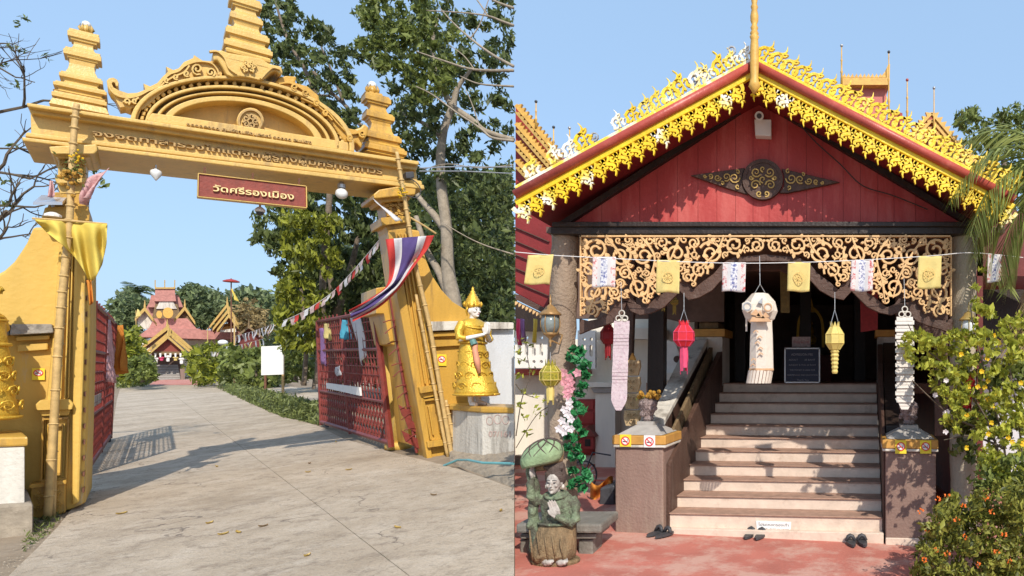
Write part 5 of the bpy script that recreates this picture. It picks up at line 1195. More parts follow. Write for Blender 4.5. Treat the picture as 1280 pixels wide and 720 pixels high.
mb = MB(); c = TF.px(210, 391, -11); mb.prism([(c[0] + cos(k * pi / 10) * .50, c[1] + sin(k * pi / 10) * .72) for k in range(20)], -11.4, -11, TF); mb.build('oval_ornament', RTRIM, parent=temple)
mb = MB(); c = TF.px(199, 393, -11); mb.prism([(c[0] + cos(k * pi / 10) * .28, c[1] + sin(k * pi / 10) * .5) for k in range(20)], -11.5, -11.2, TF); mb.build('oval_ornament', RTRIM, parent=temple)
for k, (a, l, r) in enumerate([((284, 379), (262, 407), (297, 400)), ((285, 386), (266, 410), (298, 404)), ((286, 392), (271, 412), (298, 408))]):
    gable(temple, TF, a, l, r, -8 + k * 1.5, -12, 3.6, [(a[0], a[1] + 4), (l[0] + 4, l[1] + 1), (r[0] - 3, r[1] + 2), (r[0] - 3, 415), (l[0] + 4, 415)], wallm=PLAST if k == 2 else RTRIM, trim=GTRIM)
gable(temple, TF, (311, 407), (293, 421), (329, 421), -5, -9, 2.4, [(311, 411), (299, 421), (299, 440), (324, 440), (324, 421)], wallm=DARKR, trim=BROWNS)
# palms far behind
def palm(base, top, nf, ln, m, label, lw=.05, seed=1, droop=1.0, group=None):
    rd_ = random.Random(seed); t = thing('palm_tree', base, label, 'palm tree', group); mb = MB(); limb(mb, [base, base.lerp(top, .5) + Vector((.1, 0, 0)), top], .035 * ln + .05, .03 * ln + .03); mb.build('trunk', BARK, parent=t)
    V = MB()
    for k in range(nf):
        a = 2 * pi * k / nf + rd_.uniform(-.2, .2); el = rd_.uniform(.0, 1.1); frond(V, top, Vector((cos(a) * cos(el), sin(a) * cos(el), sin(el))), ln * rd_.uniform(.8, 1.1), 9, ln * .32, lw * ln, droop)
    V.build('fronds', m, parent=t); return t
def frond(mb, p, d, ln, n, ll, lw, droop):
    d = Vector(d).normalized(); pts = [Vector(p)]; q = Vector(p); dd = d.copy()
    for i in range(n):
        dd = (dd + Vector((0, 0, -.16 * droop))).normalized(); q = q + dd * ln / n; pts.append(q.copy())
    mb.tube(pts, [.012 * ln, .003 * ln], 4)
    for i in range(1, len(pts)):
        t = (pts[i] - pts[i - 1]).normalized(); s = t.cross(Vector((0, 0, 1)))
        if s.length < .1: s = Vector((1, 0, 0))
        s.normalize(); l = ll * sin(pi * min(1, (i + .8) / (n + 1.5))) + ll * .25
        for sg in (1, -1):
            for h in (0, .5):
                o = pts[i - 1].lerp(pts[i], h); e = o + (s * sg * .8 + t * .65 + Vector((0, 0, -.25 * droop - random.random() * .25))) * l; w_ = t * lw
                m_ = o.lerp(e, .5) + Vector((0, 0, .06 * l)); mb.add([o - w_ * .4, m_ - w_ * .6, e, m_ + w_ * .6, o + w_ * .4], [(0, 1, 3, 4), (1, 2, 3)])
palm(P(170, 420, 108), P(170, 366, 108), 16, 3.2, LF_F, 'fan palm rising behind the far temple on the left', seed=1)
palm(P(300, 420, 104), P(300, 372, 104), 16, 3.0, LF_F, 'fan palm behind the stacked chapel gables', seed=2)
palm(P(320, 420, 104), P(322, 372, 104), 16, 3.0, LF_F, 'fan palm right of the tall maroon parasol', seed=3)
palm(P(266, 420, 104), P(264, 376, 104), 14, 2.8, LF_F, 'fan palm between the tower and the chapel gables', seed=4)
# loose grit and chips gathered along the edges of the drive
random.seed(77); mb = MB()
def chip(p, s):
    a = random.uniform(0, 6.28); q = [Vector((cos(a + k * 2.09) * s * random.uniform(.6, 1.2), sin(a + k * 2.09) * s * random.uniform(.6, 1.2), 0)) for k in range(3)]; mb.add([p + v for v in q] + [p + Vector((0, 0, s * .7))], [(0, 1, 3), (1, 2, 3), (2, 0, 3)])
for k in range(900):
    r_ = random.random()
    if r_ < .35: x = random.uniform(490, 640); y = 566 + (x - 490) * .30 + abs(random.gauss(0, 7))
    elif r_ < .6: y = random.uniform(640, 716); x = 92 - (y - 636) * .95 + random.gauss(0, 16)
    elif r_ < .72: y = random.uniform(550, 630); x = 140 - (y - 548) * .38 + abs(random.gauss(0, 5))
    else: x = random.uniform(60, 640); y = random.uniform(560, 718)
    p = G(x, y, .018); chip(p, random.uniform(.005, .014) * (1 if r_ < .72 else .6))
mb.build('grit', RUBBLE, kind='stuff')
# fallen leaves on the concrete
random.seed(8)
for k, (x, y, lab) in enumerate([(298, 667, 'curled yellow leaf lying low in the middle of the drive'), (279, 669, 'small yellow leaf beside the curled one on the drive'), (262, 655, 'brown leaf above the curled yellow leaf on the drive'), (152, 643, 'brown leaf lying near the left pillar shadow'),
        (497, 661, 'orange-brown dry leaf at the middle right of the drive'), (542, 620, 'dark dry leaf on the right part of the drive'), (626, 640, 'pale dry leaf near the right edge of the drive'), (384, 696, 'yellow leaf near the bottom of the drive'),
        (387, 580, 'dark leaf in front of the iron gate leaf'), (420, 553, 'yellow leaf under the right gate leaf'), (436, 588, 'tan leaf before the right gate leaf'), (271, 584, 'red-brown leaf in the gateway shadow'), (385, 591, 'tan leaf in the middle of the drive'), (329, 659, 'dark leaf near the bottom centre of the drive')]):
    p = G(x, y, .016); s = random.uniform(.03, .05) * (1.3 if 'curled' in lab else 1); a = random.uniform(0, 6); mb = MB(); vs = []
    for i in range(5):
        tt = (i / 4 - .5) * 2; wd = s * .42 * (1 - tt * tt) ** .7 + .001; cx, cy = cos(a) * tt * s, sin(a) * tt * s
        for sg in (-1, 0, 1): vs.append((p.x + cx - sin(a) * wd * sg, p.y + cy + cos(a) * wd * sg, p.z + .012 * tt * tt + (.018 if sg else .004)))
    mb.add(vs, [(3 * i + j, 3 * i + j + 1, 3 * i + j + 4, 3 * i + j + 3) for i in range(4) for j in range(2)])
    mb.build('fallen_leaf', (LF_DRY if 'dark' not in lab else BROWNS), label=lab, cat='leaf', group='dry leaves scattered on the drive')
# ------------------------------------------------------------------ the porch (right view)
FF = Frame((0, 6.2, 0), 0)                       # plane of the porch posts and the beam
SF = Frame((-1.28, 6.46, 0), radians(-5.5))      # stairs and pedestals stand a little askew
porch = thing('temple_porch', (-.3, 6.2, 0), 'red gabled temple porch with yellow fretwork eaves, carved screen and stairs', 'porch')
def fp(name, m, polys, F=FF, **kw):
    mb = MB()
    for pl, w0, w1 in polys: mb.prism(pl, w0, w1, F, px=True)
    kw.setdefault('parent', porch); kw.setdefault('bevel', .006)
    return mb.build(name, m, **kw)
# timber posts made of whole trunks
def trunkpost(name, pts, rpx, m, w, nm='post'):
    mb = MB(); q = bez([FF.pxa(x, y, w) for x, y in pts], 6); rr = [rpx * 6.2 / FPX * (1 + .05 * sin(i * 1.9)) for i in range(len(q))]
    mb.tube(q, rr, 20); return mb.build(nm, m, parent=porch, smooth=True)
trunkpost('post', [(707, 690), (703, 560), (702, 440), (705, 360), (707, 291)], 17, TRUNK, -.16)
trunkpost('post', [(1205, 700), (1204, 600), (1203, 460), (1204, 360), (1206, 291)], 16.5, TRUNKP, -.16)
fp('main_beam', BEAM, [([(688, 283.5), (1216, 283.5), (1216, 292.5), (688, 292.5)], -.34, .02)])
fp('main_beam', BEAM, [([(690, 277), (1214, 277), (1214, 283), (690, 283)], -.34, .05)])
# gable boards
random.seed(21)
def topline(x): return 120.5 + (x - 948) * .592 if x > 948 else 120.5 + (948 - x) * .635
xs = [706]
while xs[-1] < 1203: xs.append(min(1206, xs[-1] + random.uniform(20, 27)))
for a, b in zip(xs, xs[1:]):
    a2, b2 = a + .18, b - .18; pl = [(a2, 279), (b2, 279), (b2, min(278.5, topline(b2)))] + ([(948, topline(948))] if a2 < 948 < b2 else []) + [(a2, min(278.5, topline(a2)))]
    w = -.12 + random.uniform(-.003, .003)
    mb = MB(); mb.prism(pl, w - .02, w, FF, px=True); mb.build('plank', REDB, parent=porch)
fp('gable_backing', BEAM, [([(700, 279), (1212, 279), (948, 118)], -.20, -.15)])
for a, b in (((700, 281), (951, 119.5)), ((945, 119.5), (1214, 279))):
    mb = MB(); pxribbon(mb, FF, [a, b], 7.5, -.22, -.06, 1); mb.build('raking_trim', BEAM, parent=porch)
# roof slabs with red painted underside
AP = (943, 79); EL = (643.8, 241); ER = (1268, 247)
BW = .5                                                 # bargeboards stand half a metre in front of the beam
def slab_roof(a, b, t0, t1, w0, w1, m, name):
    mb = MB(); mb.prism([FF.px(a[0], a[1] + t0, BW), FF.px(b[0], b[1] + t0, BW), FF.px(b[0], b[1] + t1, BW), FF.px(a[0], a[1] + t1, BW)], w0, w1, FF); return mb.build(name, m, parent=porch)
for a, b in ((AP, EL), (AP, ER)):
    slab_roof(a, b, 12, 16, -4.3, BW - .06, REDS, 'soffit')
    slab_roof(a, b, 2, 11, -4.2, BW - .07, TILE, 'roof')
def barge(a, b):
    mb = MB(); mb.tube([FF.pxa(a[0], a[1] + 2, BW), FF.pxa(b[0], b[1] + 2, BW)], .040, 12); mb.build('red_ridge_roll', REDT, parent=porch, smooth=True)
    mb = MB(); pxribbon(mb, FF, [(a[0], a[1] + 12), (b[0], b[1] + 12)], 7.5, BW - .05, BW - .01, 1); mb.build('bargeboard', YPL, parent=porch, bevel=.004)
    mb = MB(); pxribbon(mb, FF, [(a[0], a[1] - 6), (b[0], b[1] - 6)], 5.5, BW - .04, BW - .005, 1); mb.build('crest_rail', YPL if b[0] > a[0] else YSV, parent=porch, bevel=.004)
barge(AP, EL); barge(AP, ER)
Z0 = Frame((0, 0, 0), 0)
def motif(name, outl, curls, m, s, th=.03):
    mb = MB(); mb.prism([(x * s, y * s) for x, y in outl], -th / 2, th / 2, Z0)
    for cx, cy, r, a, tr in curls: mb.ribbon([(cx * s + cos(a + 2 * pi * tr * i / 10) * r * s * (1 - i / 13), cy * s + sin(a + 2 * pi * tr * i / 10) * r * s * (1 - i / 13)) for i in range(11)], .07 * s, th / 2 - .004, th / 2 + .012, Z0)
    o = mb.build(name, m, origin=(0, 0, 0)); me = o.data; bpy.data.objects.remove(o); return me
CRO = [(-.05, -.1), (1.0, -.1), (.98, .12), (1.08, .34), (.98, .50), (.84, .56), (.82, .70), (.90, .86), (.80, 1.02), (.62, 1.22), (.50, 1.10), (.40, .98), (.30, .84), (.38, .70), (.52, .74), (.60, .66), (.54, .52), (.44, .44), (.40, .30), (.30, .26), (.24, .38), (.30, .50), (.20, .60), (.06, .54), (-.02, .36), (.06, .20)]
FRO = [(-.04, .08), (1.04, .08), (.98, -.12), (.80, -.16), (.76, -.28), (.90, -.34), (1.02, -.50), (.92, -.68), (.78, -.66), (.80, -.82), (.66, -.94), (.60, -1.16), (.44, -1.02), (.40, -.84), (.50, -.76), (.44, -.62), (.30, -.66), (.20, -.84), (.06, -.74), (.10, -.56), (.22, -.50), (.16, -.36), (.0, -.34), (-.02, -.18)]
sm = 17.5 * 5.7 / FPX
def filigree(name, strokes, leaves, m, s, th=.028):
    """open scrollwork piece: tapering strokes and pointed leaves, base along y=0"""
    mb = MB(); h = th / 2
    for pts, w0_, w1_ in strokes:
        q = bez([(x, y) for x, y in pts], 5); n = len(q); mb.ribbon([(p[0] * s, p[1] * s) for p in q], [1.38 * (w0_ + (w1_ - w0_) * i / (n - 1)) * s for i in range(n)], -h, h, Z0)
    for x, y, a, l, w_ in leaves:
        P_ = [(0, -.3), (.3, -.5), (.65, -.32), (1, 0), (.65, .32), (.3, .5), (0, .3)]
        mb.prism([((x + cos(a) * u * l - sin(a) * v * w_) * s, (y + sin(a) * u * l + cos(a) * v * w_) * s) for u, v in P_], -h - .003, h + .003, Z0)
    o = mb.build(name, m, origin=(0, 0, 0)); me = o.data; bpy.data.objects.remove(o); return me
CS = ([([(0, .02), (.10, .30), (.02, .60), (.28, .86), (.55, .78), (.58, .52), (.38, .46), (.36, .62)], .17, .08), ([(.35, .84), (.62, .98), (.72, 1.22), (.64, 1.52)], .15, .02), ([(.95, .02), (.80, .26), (.98, .48), (.84, .62), (.72, .50)], .15, .06), ([(.2, 0), (.45, .2), (.62, .42)], .10, .06), ([(.58, .80), (.80, .86), (.94, 1.06)], .11, .02)],
      [(.06, .55, 2.4, .24, .14), (.5, .02, 1.2, .26, .16), (.72, 1.0, .2, .24, .12), (.95, .45, .4, .2, .12)])
FS = ([([(0, -.02), (.04, -.30), (.26, -.48), (.46, -.36), (.40, -.18), (.24, -.24)], .18, .08), ([(1, -.02), (.90, -.34), (.62, -.52), (.42, -.72), (.56, -.92), (.74, -.82), (.66, -.70)], .19, .08), ([(.52, -.90), (.50, -1.12), (.66, -1.34)], .15, .03), ([(.26, -.46), (.16, -.68), (.30, -.90)], .13, .03), ([(.5, 0), (.6, -.2), (.74, -.3)], .13, .07)],
      [(.80, -.60, -.5, .26, .15), (.86, -.30, .0, .16, .12), (.14, -.55, -2.4, .18, .12), (.40, -1.0, -2.4, .18, .1)])
CME = {'y': filigree('crest_flame', *CS, YPL, sm), 's': filigree('crest_flame', *CS, YSV, sm)}
FME = {'y': filigree('fringe_leaf', *FS, YPL, sm), 's': filigree('fringe_leaf', *FS, YSV, sm)}
def put(me, nm, world, ang, flip=False, par=porch, sc=1.0, tilt=0.0):
    o = bpy.data.objects.new(nm, me); COL.objects.link(o); o.parent = par; o.location = Vector(world) - ORI[par.name]
    o.rotation_euler = (tilt, -ang, 0); o.scale = ((-1 if flip else 1) * sc, 1, sc); ORI[o.name] = Vector(world); return o
random.seed(4)
def slope_run(a, b, n, off_c, off_f, left):
    pa = Vector(FF.px(a[0], a[1], BW)); pb = Vector(FF.px(b[0], b[1], BW)); d = pb - pa; ang = atan2(d.y, d.x)
    for k in range(n):
        f = (k + .55) / n; x = a[0] + (b[0] - a[0]) * f; y = a[1] + (b[1] - a[1]) * f; sl = (b[1] - a[1]) / (b[0] - a[0])
        if left and x < 656: continue
        if left:
            put(CME['s' if random.random() < .8 else 'y'], 'crest_flame', FF.pxa(x + random.uniform(-2, 2) - 6, y + off_c + 3, BW - .03), ang - pi + random.uniform(-.25, .25), False, sc=random.uniform(.85, 1.2), tilt=random.uniform(-.15, .15)) if random.random() < .93 else None
            put(FME['s' if (random.random() < .15 or f > .88) else 'y'], 'fringe_leaf', FF.pxa(x - 8, y + off_f + 4, BW - .02), ang - pi, True, sc=1.12)
        else:
            put(CME['y'], 'crest_flame', FF.pxa(x - 6, y + off_c - 3, BW - .03), ang + random.uniform(-.06, .06), False, sc=random.uniform(.98, 1.12), tilt=random.uniform(-.08, .08))
            put(FME['s' if random.random() < .05 else 'y'], 'fringe_leaf', FF.pxa(x - 8, y + off_f - 4, BW - .02), ang, False, sc=1.12)
# fringes hang plumb, crests lean with the slope
slope_run(AP, EL, 19, -9, 18, True); slope_run(AP, ER, 21, -9, 18, False)
# grey curled sheet-metal scrolls standing on the left crest
for x, y in ((866, 99), (730, 178), (914, 62), (742, 170)):
    mb = MB(); pxribbon(mb, FF, spiral(x, y, 6.5, 1.5, 2.4, -1.5, 14), 1.6, BW - .05, BW - .03, 1); mb.build('crest_curl', SILV, parent=porch)
# apex finial: turned pole
mb = MB(); prof = [(2, 117), (4, 113), (7.5, 108), (6, 103), (5, 98), (5.5, 80), (5.5, 60), (4.6, 50), (6, 46), (4, 44), (5.6, 42), (3.6, 38), (5, 35), (3.2, 31), (5, 26), (5.2, 20), (3.6, 12), (4.8, 9), (3.2, 5), (4.2, 0), (3, -10), (1, -40)]
x0, v0 = FF.px(943, 117, BW + .07); s_ = FF.mpp(943, 60, BW + .07)
mb.lathe(FF.at(x0, v0, BW + .07), [(r * s_, (117 - y) * s_) for r, y in prof], 14); mb.build('apex_finial', RTRIM, parent=porch, smooth=True)
# wooden disc and wings on the gable
def gold_scroll(parent, F, lst, w0, w1, m, wpx=1.5):
    mb = MB()
    for cx, cy, r, a, tn in lst: pxribbon(mb, F, spiral(cx, cy, r, r * .18, a, tn, 14), wpx, w0, w1, 1, taper=wpx * .6)
    return mb.build('gilt_scroll', m, parent=parent, bevel=.002)
d = mb = MB(); u, v = FF.px(953.5, 225, -.09); r = 22.5 * FF.mpp(953, 225, -.09); mb.prism([(u + r * cos(k * pi / 16), v + r * sin(k * pi / 16)) for k in range(32)], -.12, -.07, FF); disc = mb.build('carved_disc', BEAM2, parent=porch, bevel=.008)
mb = MB(); mb.ribbon([(u + (r * 1.02) * cos(k * pi / 16), v + (r * 1.02) * sin(k * pi / 16)) for k in range(33)], .035, -.12, -.06, FF); mb.build('disc_rim', BEAM2, parent=porch)
gold_scroll(disc, FF, [(945, 215, 6.5, .5, 1.4), (962, 215, 6.5, 2.6, -1.4), (944, 231, 6.5, 0, -1.4), (963, 231, 6.5, pi, 1.4), (949, 242, 4, 1, 1.2), (958, 242, 4, 2, -1.2), (953.5, 211, 3.5, 1.5, 1), (953.5, 224, 4.5, 1.5, 1), (939, 222, 3, 0, 1.2), (968, 222, 3, pi, -1.2)], -.071, -.055, GTRIM, 1.8)
w1 = fp('carved_wing', BEAM2, [([(863, 219), (931, 209.5), (928, 218), (928, 232), (935, 243.5), (905, 234)], -.12, -.08)])
w2 = fp('carved_wing', BEAM2, [([(1050, 227.5), (977, 210.5), (980, 219), (980, 233), (974, 241), (985, 241), (1010, 236)], -.12, -.08)])
gold_scroll(w1, FF, [(918, 222, 7, 0, 1.4), (908, 221, 5.5, 2, -1.4), (897, 222, 4.5, 0, 1.4), (888, 220, 3.3, 2, -1.3), (881, 220, 2.2, 0, 1.2), (922, 233, 3, 1, 1), (922, 215, 3, 4, 1), (903, 229, 2.5, 4, 1)], -.081, -.066, GTRIM, 1.6)
gold_scroll(w2, FF, [(989, 223, 7, pi, -1.4), (1000, 224, 5.5, 1, 1.4), (1011, 226, 4.5, pi, -1.4), (1020, 227, 3.3, 1, 1.3), (1028, 228, 2.2, pi, -1.2), (986, 234, 3, 2, -1), (985, 214, 3, 5, -1), (1004, 218, 2.5, 4, 1)], -.081, -.066, GTRIM, 1.6)
t = thing('camera_box', FF.pxa(953, 170, .0), 'white box camera with round lens housing mounted under the apex', 'camera')
fp('housing', WHITE, [([(943, 149), (964, 149), (964, 170), (944, 169)], -.12, -.02)], parent=t)
mb = MB(); mb.tube([FF.pxa(949, 145, .06), FF.pxa(949, 145, -.10)], .042, 14); mb.build('lens_housing', WHITE, parent=t)
mb = MB(); mb.tube([FF.pxa(949, 145, .07), FF.pxa(949, 145, .06)], .024, 12); mb.build('lens', DARKM, parent=t)
mb = MB(); mb.tube([FF.pxa(x, y, -.06) for x, y in bez([(997, 152), (1020, 178), (1050, 205), (1078, 232), (1115, 244), (1160, 262)], 4)], .006, 5); mb.build('cable', BEAM, parent=porch)
# carved screen under the beam: scrolls inside the outline, one half mirrored
HALF = [(724.5, 294), (957, 294), (957, 316), (940, 318), (920, 320), (906, 326), (892, 340), (874, 350), (864, 364), (856, 350), (838, 360), (820, 368), (806, 382), (790, 372), (772, 374), (764, 386), (750, 396), (734, 398), (724.5, 394)]
random.seed(12)
circ = []
def inside(x, y, r):
    return all(in_poly(x + r * .9 * cos(k * pi / 4), y + r * .9 * sin(k * pi / 4), HALF) for k in range(8))
for R0, tries in ((16, 500), (12, 900), (9, 1500), (6.5, 2600), (4.6, 4200), (3.3, 5000)):
    for _ in range(tries):
        x = random.uniform(725, 957); y = random.uniform(294, 398); r = R0 * random.uniform(.88, 1.1)
        if inside(x, y, r) and all((x - a) ** 2 + (y - b) ** 2 > (r * .92 + c * .92) ** 2 for a, b, c in circ): circ.append((x, y, r))
def leafshape(mb, F, x, y, a, l, wd, w0, w1):
    pts = [(0, -.18), (.35, -.5), (.75, -.35), (1, .1), (.7, .35), (.3, .45), (0, .18)]
    mb.prism([(x + cos(a) * px_ * l - sin(a) * py_ * wd, y + sin(a) * px_ * l + cos(a) * py_ * wd) for px_, py_ in pts], w0, w1, F, px=True)
def screen(mir):
    X = (lambda x: 1914.6 - x) if mir else (lambda x: x); sg = -1 if mir else 1; mb = MB(); rd_ = random.Random(5); W0, W1 = -.03, .015
    for x, y, r in circ:
        a = rd_.uniform(0, 6.28); tn = rd_.choice((1, -1)) * (1.55 if r > 6 else 1.1)
        pts = [(X(px_), py_) for px_, py_ in spiral(x, y, r, r * .22, a, tn, 22 if r > 6 else 12)]
        wp = 1.6 + r * .09; pxribbon(mb, FF, pts, wp, W0, W1, 1, taper=wp * .8)
        e = pts[-1]; leafshape(mb, FF, e[0], e[1], rd_.uniform(0, 6), min(3.5, r * .45), min(3.2, r * .4), W0, W1 + .004)
        if r > 5:
            for k in range(5 if r > 9 else 3):
                g = a + tn * 2 * pi * (.12 + .15 * k); rr = r * (1 - .78 * (.12 + .15 * k) / abs(tn) * 1.0)
                lx, ly = x + cos(g) * rr, y + sin(g) * rr; gd = g + (.5 if tn > 0 else -.5) + (pi if k % 2 else 0)
                if mir: gd = pi - gd
                leafshape(mb, FF, X(lx), ly, gd, r * .50, r * .38, W0, W1 + .003)
    # connecting stems
    for i, (x, y, r) in enumerate(circ):
        nb = sorted(((a - x) ** 2 + (b - y) ** 2, a, b, c) for a, b, c in circ if (a, b) != (x, y))[:2]
        for _, a, b, c in nb:
            d_ = sqrt((a - x) ** 2 + (b - y) ** 2)
            if d_ < (r + c) * 1.35: pxribbon(mb, FF, [(X(x + (a - x) * (r * .7) / d_), y + (b - y) * (r * .7) / d_), (X(a - (a - x) * (c * .7) / d_), b - (b - y) * (c * .7) / d_)], 2.0, W0, W1 - .002, 1)
    for st in ([(757, 294), (775, 318), (790, 345), (798, 372)], [(800, 294), (818, 320), (812, 350), (808, 378)], [(850, 294), (840, 320), (826, 345)], [(905, 294), (895, 315), (870, 340)], [(726, 330), (748, 345), (770, 370)], [(735, 392), (745, 365), (760, 345)]):
        pxribbon(mb, FF, [(X(a), b) for a, b in st], 2.6, W0, W1 + .006, 5, taper=1.4)
    pxribbon(mb, FF, [(X(a), b) for a, b in ((724.5, 295), (957, 295))], 2.0, W0 - .01, W1 + .01, 1); pxribbon(mb, FF, [(X(a), b) for a, b in ((725.5, 294), (725.5, 395))], 1.6, W0, W1 + .01, 1)
    mb.build('carved_screen', OCHRE, parent=porch, kind='stuff')
screen(False); screen(True)
# dark wavy bracket boards under the screen
WV = [(724, 398), (735, 401), (750, 398), (764, 388), (772, 375), (780, 369), (790, 371), (796, 380), (806, 384), (820, 372), (838, 361), (848, 357), (852, 348), (860, 348), (866, 362), (878, 352), (892, 342), (904, 328), (918, 321), (957.3, 318)]
WB = [(957.3, 326), (930, 327), (916, 330), (910, 345), (900, 352), (890, 363), (874, 372), (860, 375), (850, 364), (845, 369), (830, 384), (815, 391), (800, 394), (788, 389), (783, 378), (778, 392), (768, 402), (752, 408), (738, 412), (724, 418)]
fp('bracket_board', BEAM2, [(WV + WB, -.08, -.035)]); fp('bracket_board', BEAM2, [([(1914.6 - x, y) for x, y in WV + WB], -.08, -.035)])

# stairs
def lerp(a, b, f): return a + (b - a) * f
N = 11
ul1, ur1 = SF.px(837, 650, -.10)[0], SF.px(1103, 655, -.10)[0]; ul2, ur2 = SF.px(904, 484, -2.72)[0], SF.px(1095.5, 484, -2.72)[0]
mb = MB(); mb.box(ul1 - .02, ur1 + .01, -.12, .055, -1.0, -.02, SF); mb.build('base_slab', STAIRW, parent=porch, bevel=.008)
for n in range(N):
    w = -.10 - .262 * n; z1 = .194 + .125 * n; z0 = z1 - .125 if n else .0; f = n / (N - 1); a, b = lerp(ul1, ul2, f), lerp(ur1, ur2, f)
    mb = MB(); mb.box(a, b, z0, z1 - .013, w - .5, w, SF); st = mb.build('step', STAIRW, parent=porch, bevel=.006)
    mb = MB(); mb.box(a - .002, b + .002, z1 - .012, z1, w - .29, w + .022, SF); mb.build('tread', TREAD, parent=st, bevel=.006)
mb = MB(); mb.box(ul2 - 1.2, ur2 + 1.2, 1.30, 1.442, -7.5, -2.99, SF); mb.build('landing_floor', TREAD, parent=porch)
t = thing('shoe_notice', SF.pxa(967, 663, -.095), 'small white lettered notice stuck on the lowest stair riser', 'notice')
mb = MB(); mb.prism([(945, 651), (989, 652.5), (988, 665), (946, 663)], -.098, -.092, SF, px=True); mb.build('label_sheet', STK_W, parent=t)
mb = MB(); text_px(mb, SF, 'โปรดถอดรองเท้า', (948, 657), (986, 658.4), 4.6, -.091, .001); text_px(mb, SF, 'TAKE OFF SHOES', (948, 662.3), (986, 663.6), 3.4, -.091, .001); mb.build('writing', INK, parent=t)
# pedestals at the stair foot
def pxhexa(name, m, F, front, wf, back, wb, **kw):
    mb = MB(); mb.hexa([F.pxa(*p, wb) for p in back], [F.pxa(*p, wf) for p in front]); kw.setdefault('parent', porch); kw.setdefault('bevel', .008); return mb.build(name, m, **kw)
def ublock(name, m, F, x0, x1, y0, y1, wf, dep, ex=0, **kw):
    """block whose front shows between photo columns x0..x1 and rows y0 (top)..y1 (bottom)"""
    mb = MB(); a = F.px(x0, (y0 + y1) / 2, wf)[0]; b = F.px(x1, (y0 + y1) / 2, wf)[0]; xm = (x0 + x1) / 2
    mb.box(a, b, F.px(xm, y1, wf)[1], F.px(xm, y0, wf)[1], wf - dep, wf, F); kw.setdefault('parent', porch); kw.setdefault('bevel', .008); return mb.build(name, m, **kw)
def pedestal(x0, x1, yt, yb, label, base=None):
    t = thing('stair_pedestal', SF.pxa((x0 + x1) / 2, yb, -.25), label, 'pedestal', 'pedestals at the stair foot')
    ublock('shaft', TAUPE, SF, x0, x1, yt + 16, yb, 0, .5, parent=t, bevel=.012)
    ublock('ochre_band', CAPY, SF, x0 - 4, x1 + 3, yt + .5, yt + 12, .035, .57, parent=t)
    ublock('band_lip', PLAST, SF, x0 - 4, x1 + 3, yt + 12.3, yt + 15.7, .03, .56, parent=t)
    a, v = SF.px(x0 + 1, yt - .3, .02); b, _ = SF.px(x1 - 1, yt, .02); v2 = SF.px(x0, yt - 13, -.16)[1]; c_ = (a + b) / 2
    mb = MB(); mb.hexa([SF.at(a, v, .02), SF.at(b, v, .02), SF.at(b, v, -.52), SF.at(a, v, -.52)], [SF.at(c_ - .10, v2, -.15), SF.at(c_ + .10, v2, -.15), SF.at(c_ + .10, v2, -.35), SF.at(c_ - .10, v2, -.35)]); mb.build('cap', CAPG, parent=t, bevel=.01)
    mb = MB(); mb.box(c_ - .085, c_ + .085, v2 + .001, v2 + .035, -.34, -.16, SF); mb.build('cap_plinth', CAPG, parent=t)
    if base: ublock('white_foot', STAIRW, SF, x0, x1 + 1, base, yb + 2, .01, .05, parent=t)
    return SF.at(c_, v2 + .036, -.25)
c1 = pedestal(769, 829, 544, 668, 'plastered pedestal with ochre band left of the stair foot')
c2 = pedestal(1107, 1170, 549, 689, 'plastered pedestal with ochre band right of the stair foot', 673)
nosmoke(SF, 782, 551, .037, 7, 'yellow no-smoking sticker on the left stair pedestal', tall=1.0)
nosmoke(SF, 812, 552, .037, 7, 'white no-smoking sticker on the left stair pedestal', STK_W, tall=1.0)
nosmoke(SF, 1126, 558, .037, 7, 'left one of two yellow no-smoking stickers on the right stair pedestal', tall=1.3)
nosmoke(SF, 1157, 558, .037, 7, 'right one of two yellow no-smoking stickers on the right stair pedestal', tall=1.3)
def vase(c, s, label, flowers=True, seed=1, m=WRAP):
    t = thing('flower_vase', c, label, 'vase'); rd_ = random.Random(seed); mb = MB()
    mb.lathe(c, [(.045 * s, 0), (.06 * s, .02 * s), (.05 * s, .05 * s), (.075 * s, .10 * s), (.095 * s, .17 * s), (.085 * s, .21 * s), (.055 * s, .23 * s)], 14)
    for k in range(16):
        a = rd_.uniform(0, 6.28); z = rd_.uniform(.06, .2) * s; mb.ball(c + Vector((cos(a) * .075 * s, sin(a) * .075 * s, z)), .024 * s, 6)
    mb.build('wrapped_pot', m, parent=t)
    if flowers:
        mb = MB()
        for k in range(26):
            a = rd_.uniform(0, 6.28); r = rd_.uniform(0, .13) * s; mb.ball(c + Vector((cos(a) * r, sin(a) * r, (.23 + rd_.uniform(0, .07)) * s)), .022 * s, 7)
        mb.build('marigolds', MARI, parent=t, kind='stuff')
        leaf_mesh('leaves', [c + Vector((rd_.gauss(0, .07 * s), rd_.gauss(0, .07 * s), (.22 + rd_.random() * .04) * s)) for _ in range(30)], .04 * s, LF_M, parent=t)
vase(c1, 1.0, 'foil-wrapped pot of marigolds on the left stair pedestal', seed=3)
vase(c2, 1.0, 'foil-wrapped bundle standing on the right stair pedestal', False, 4)
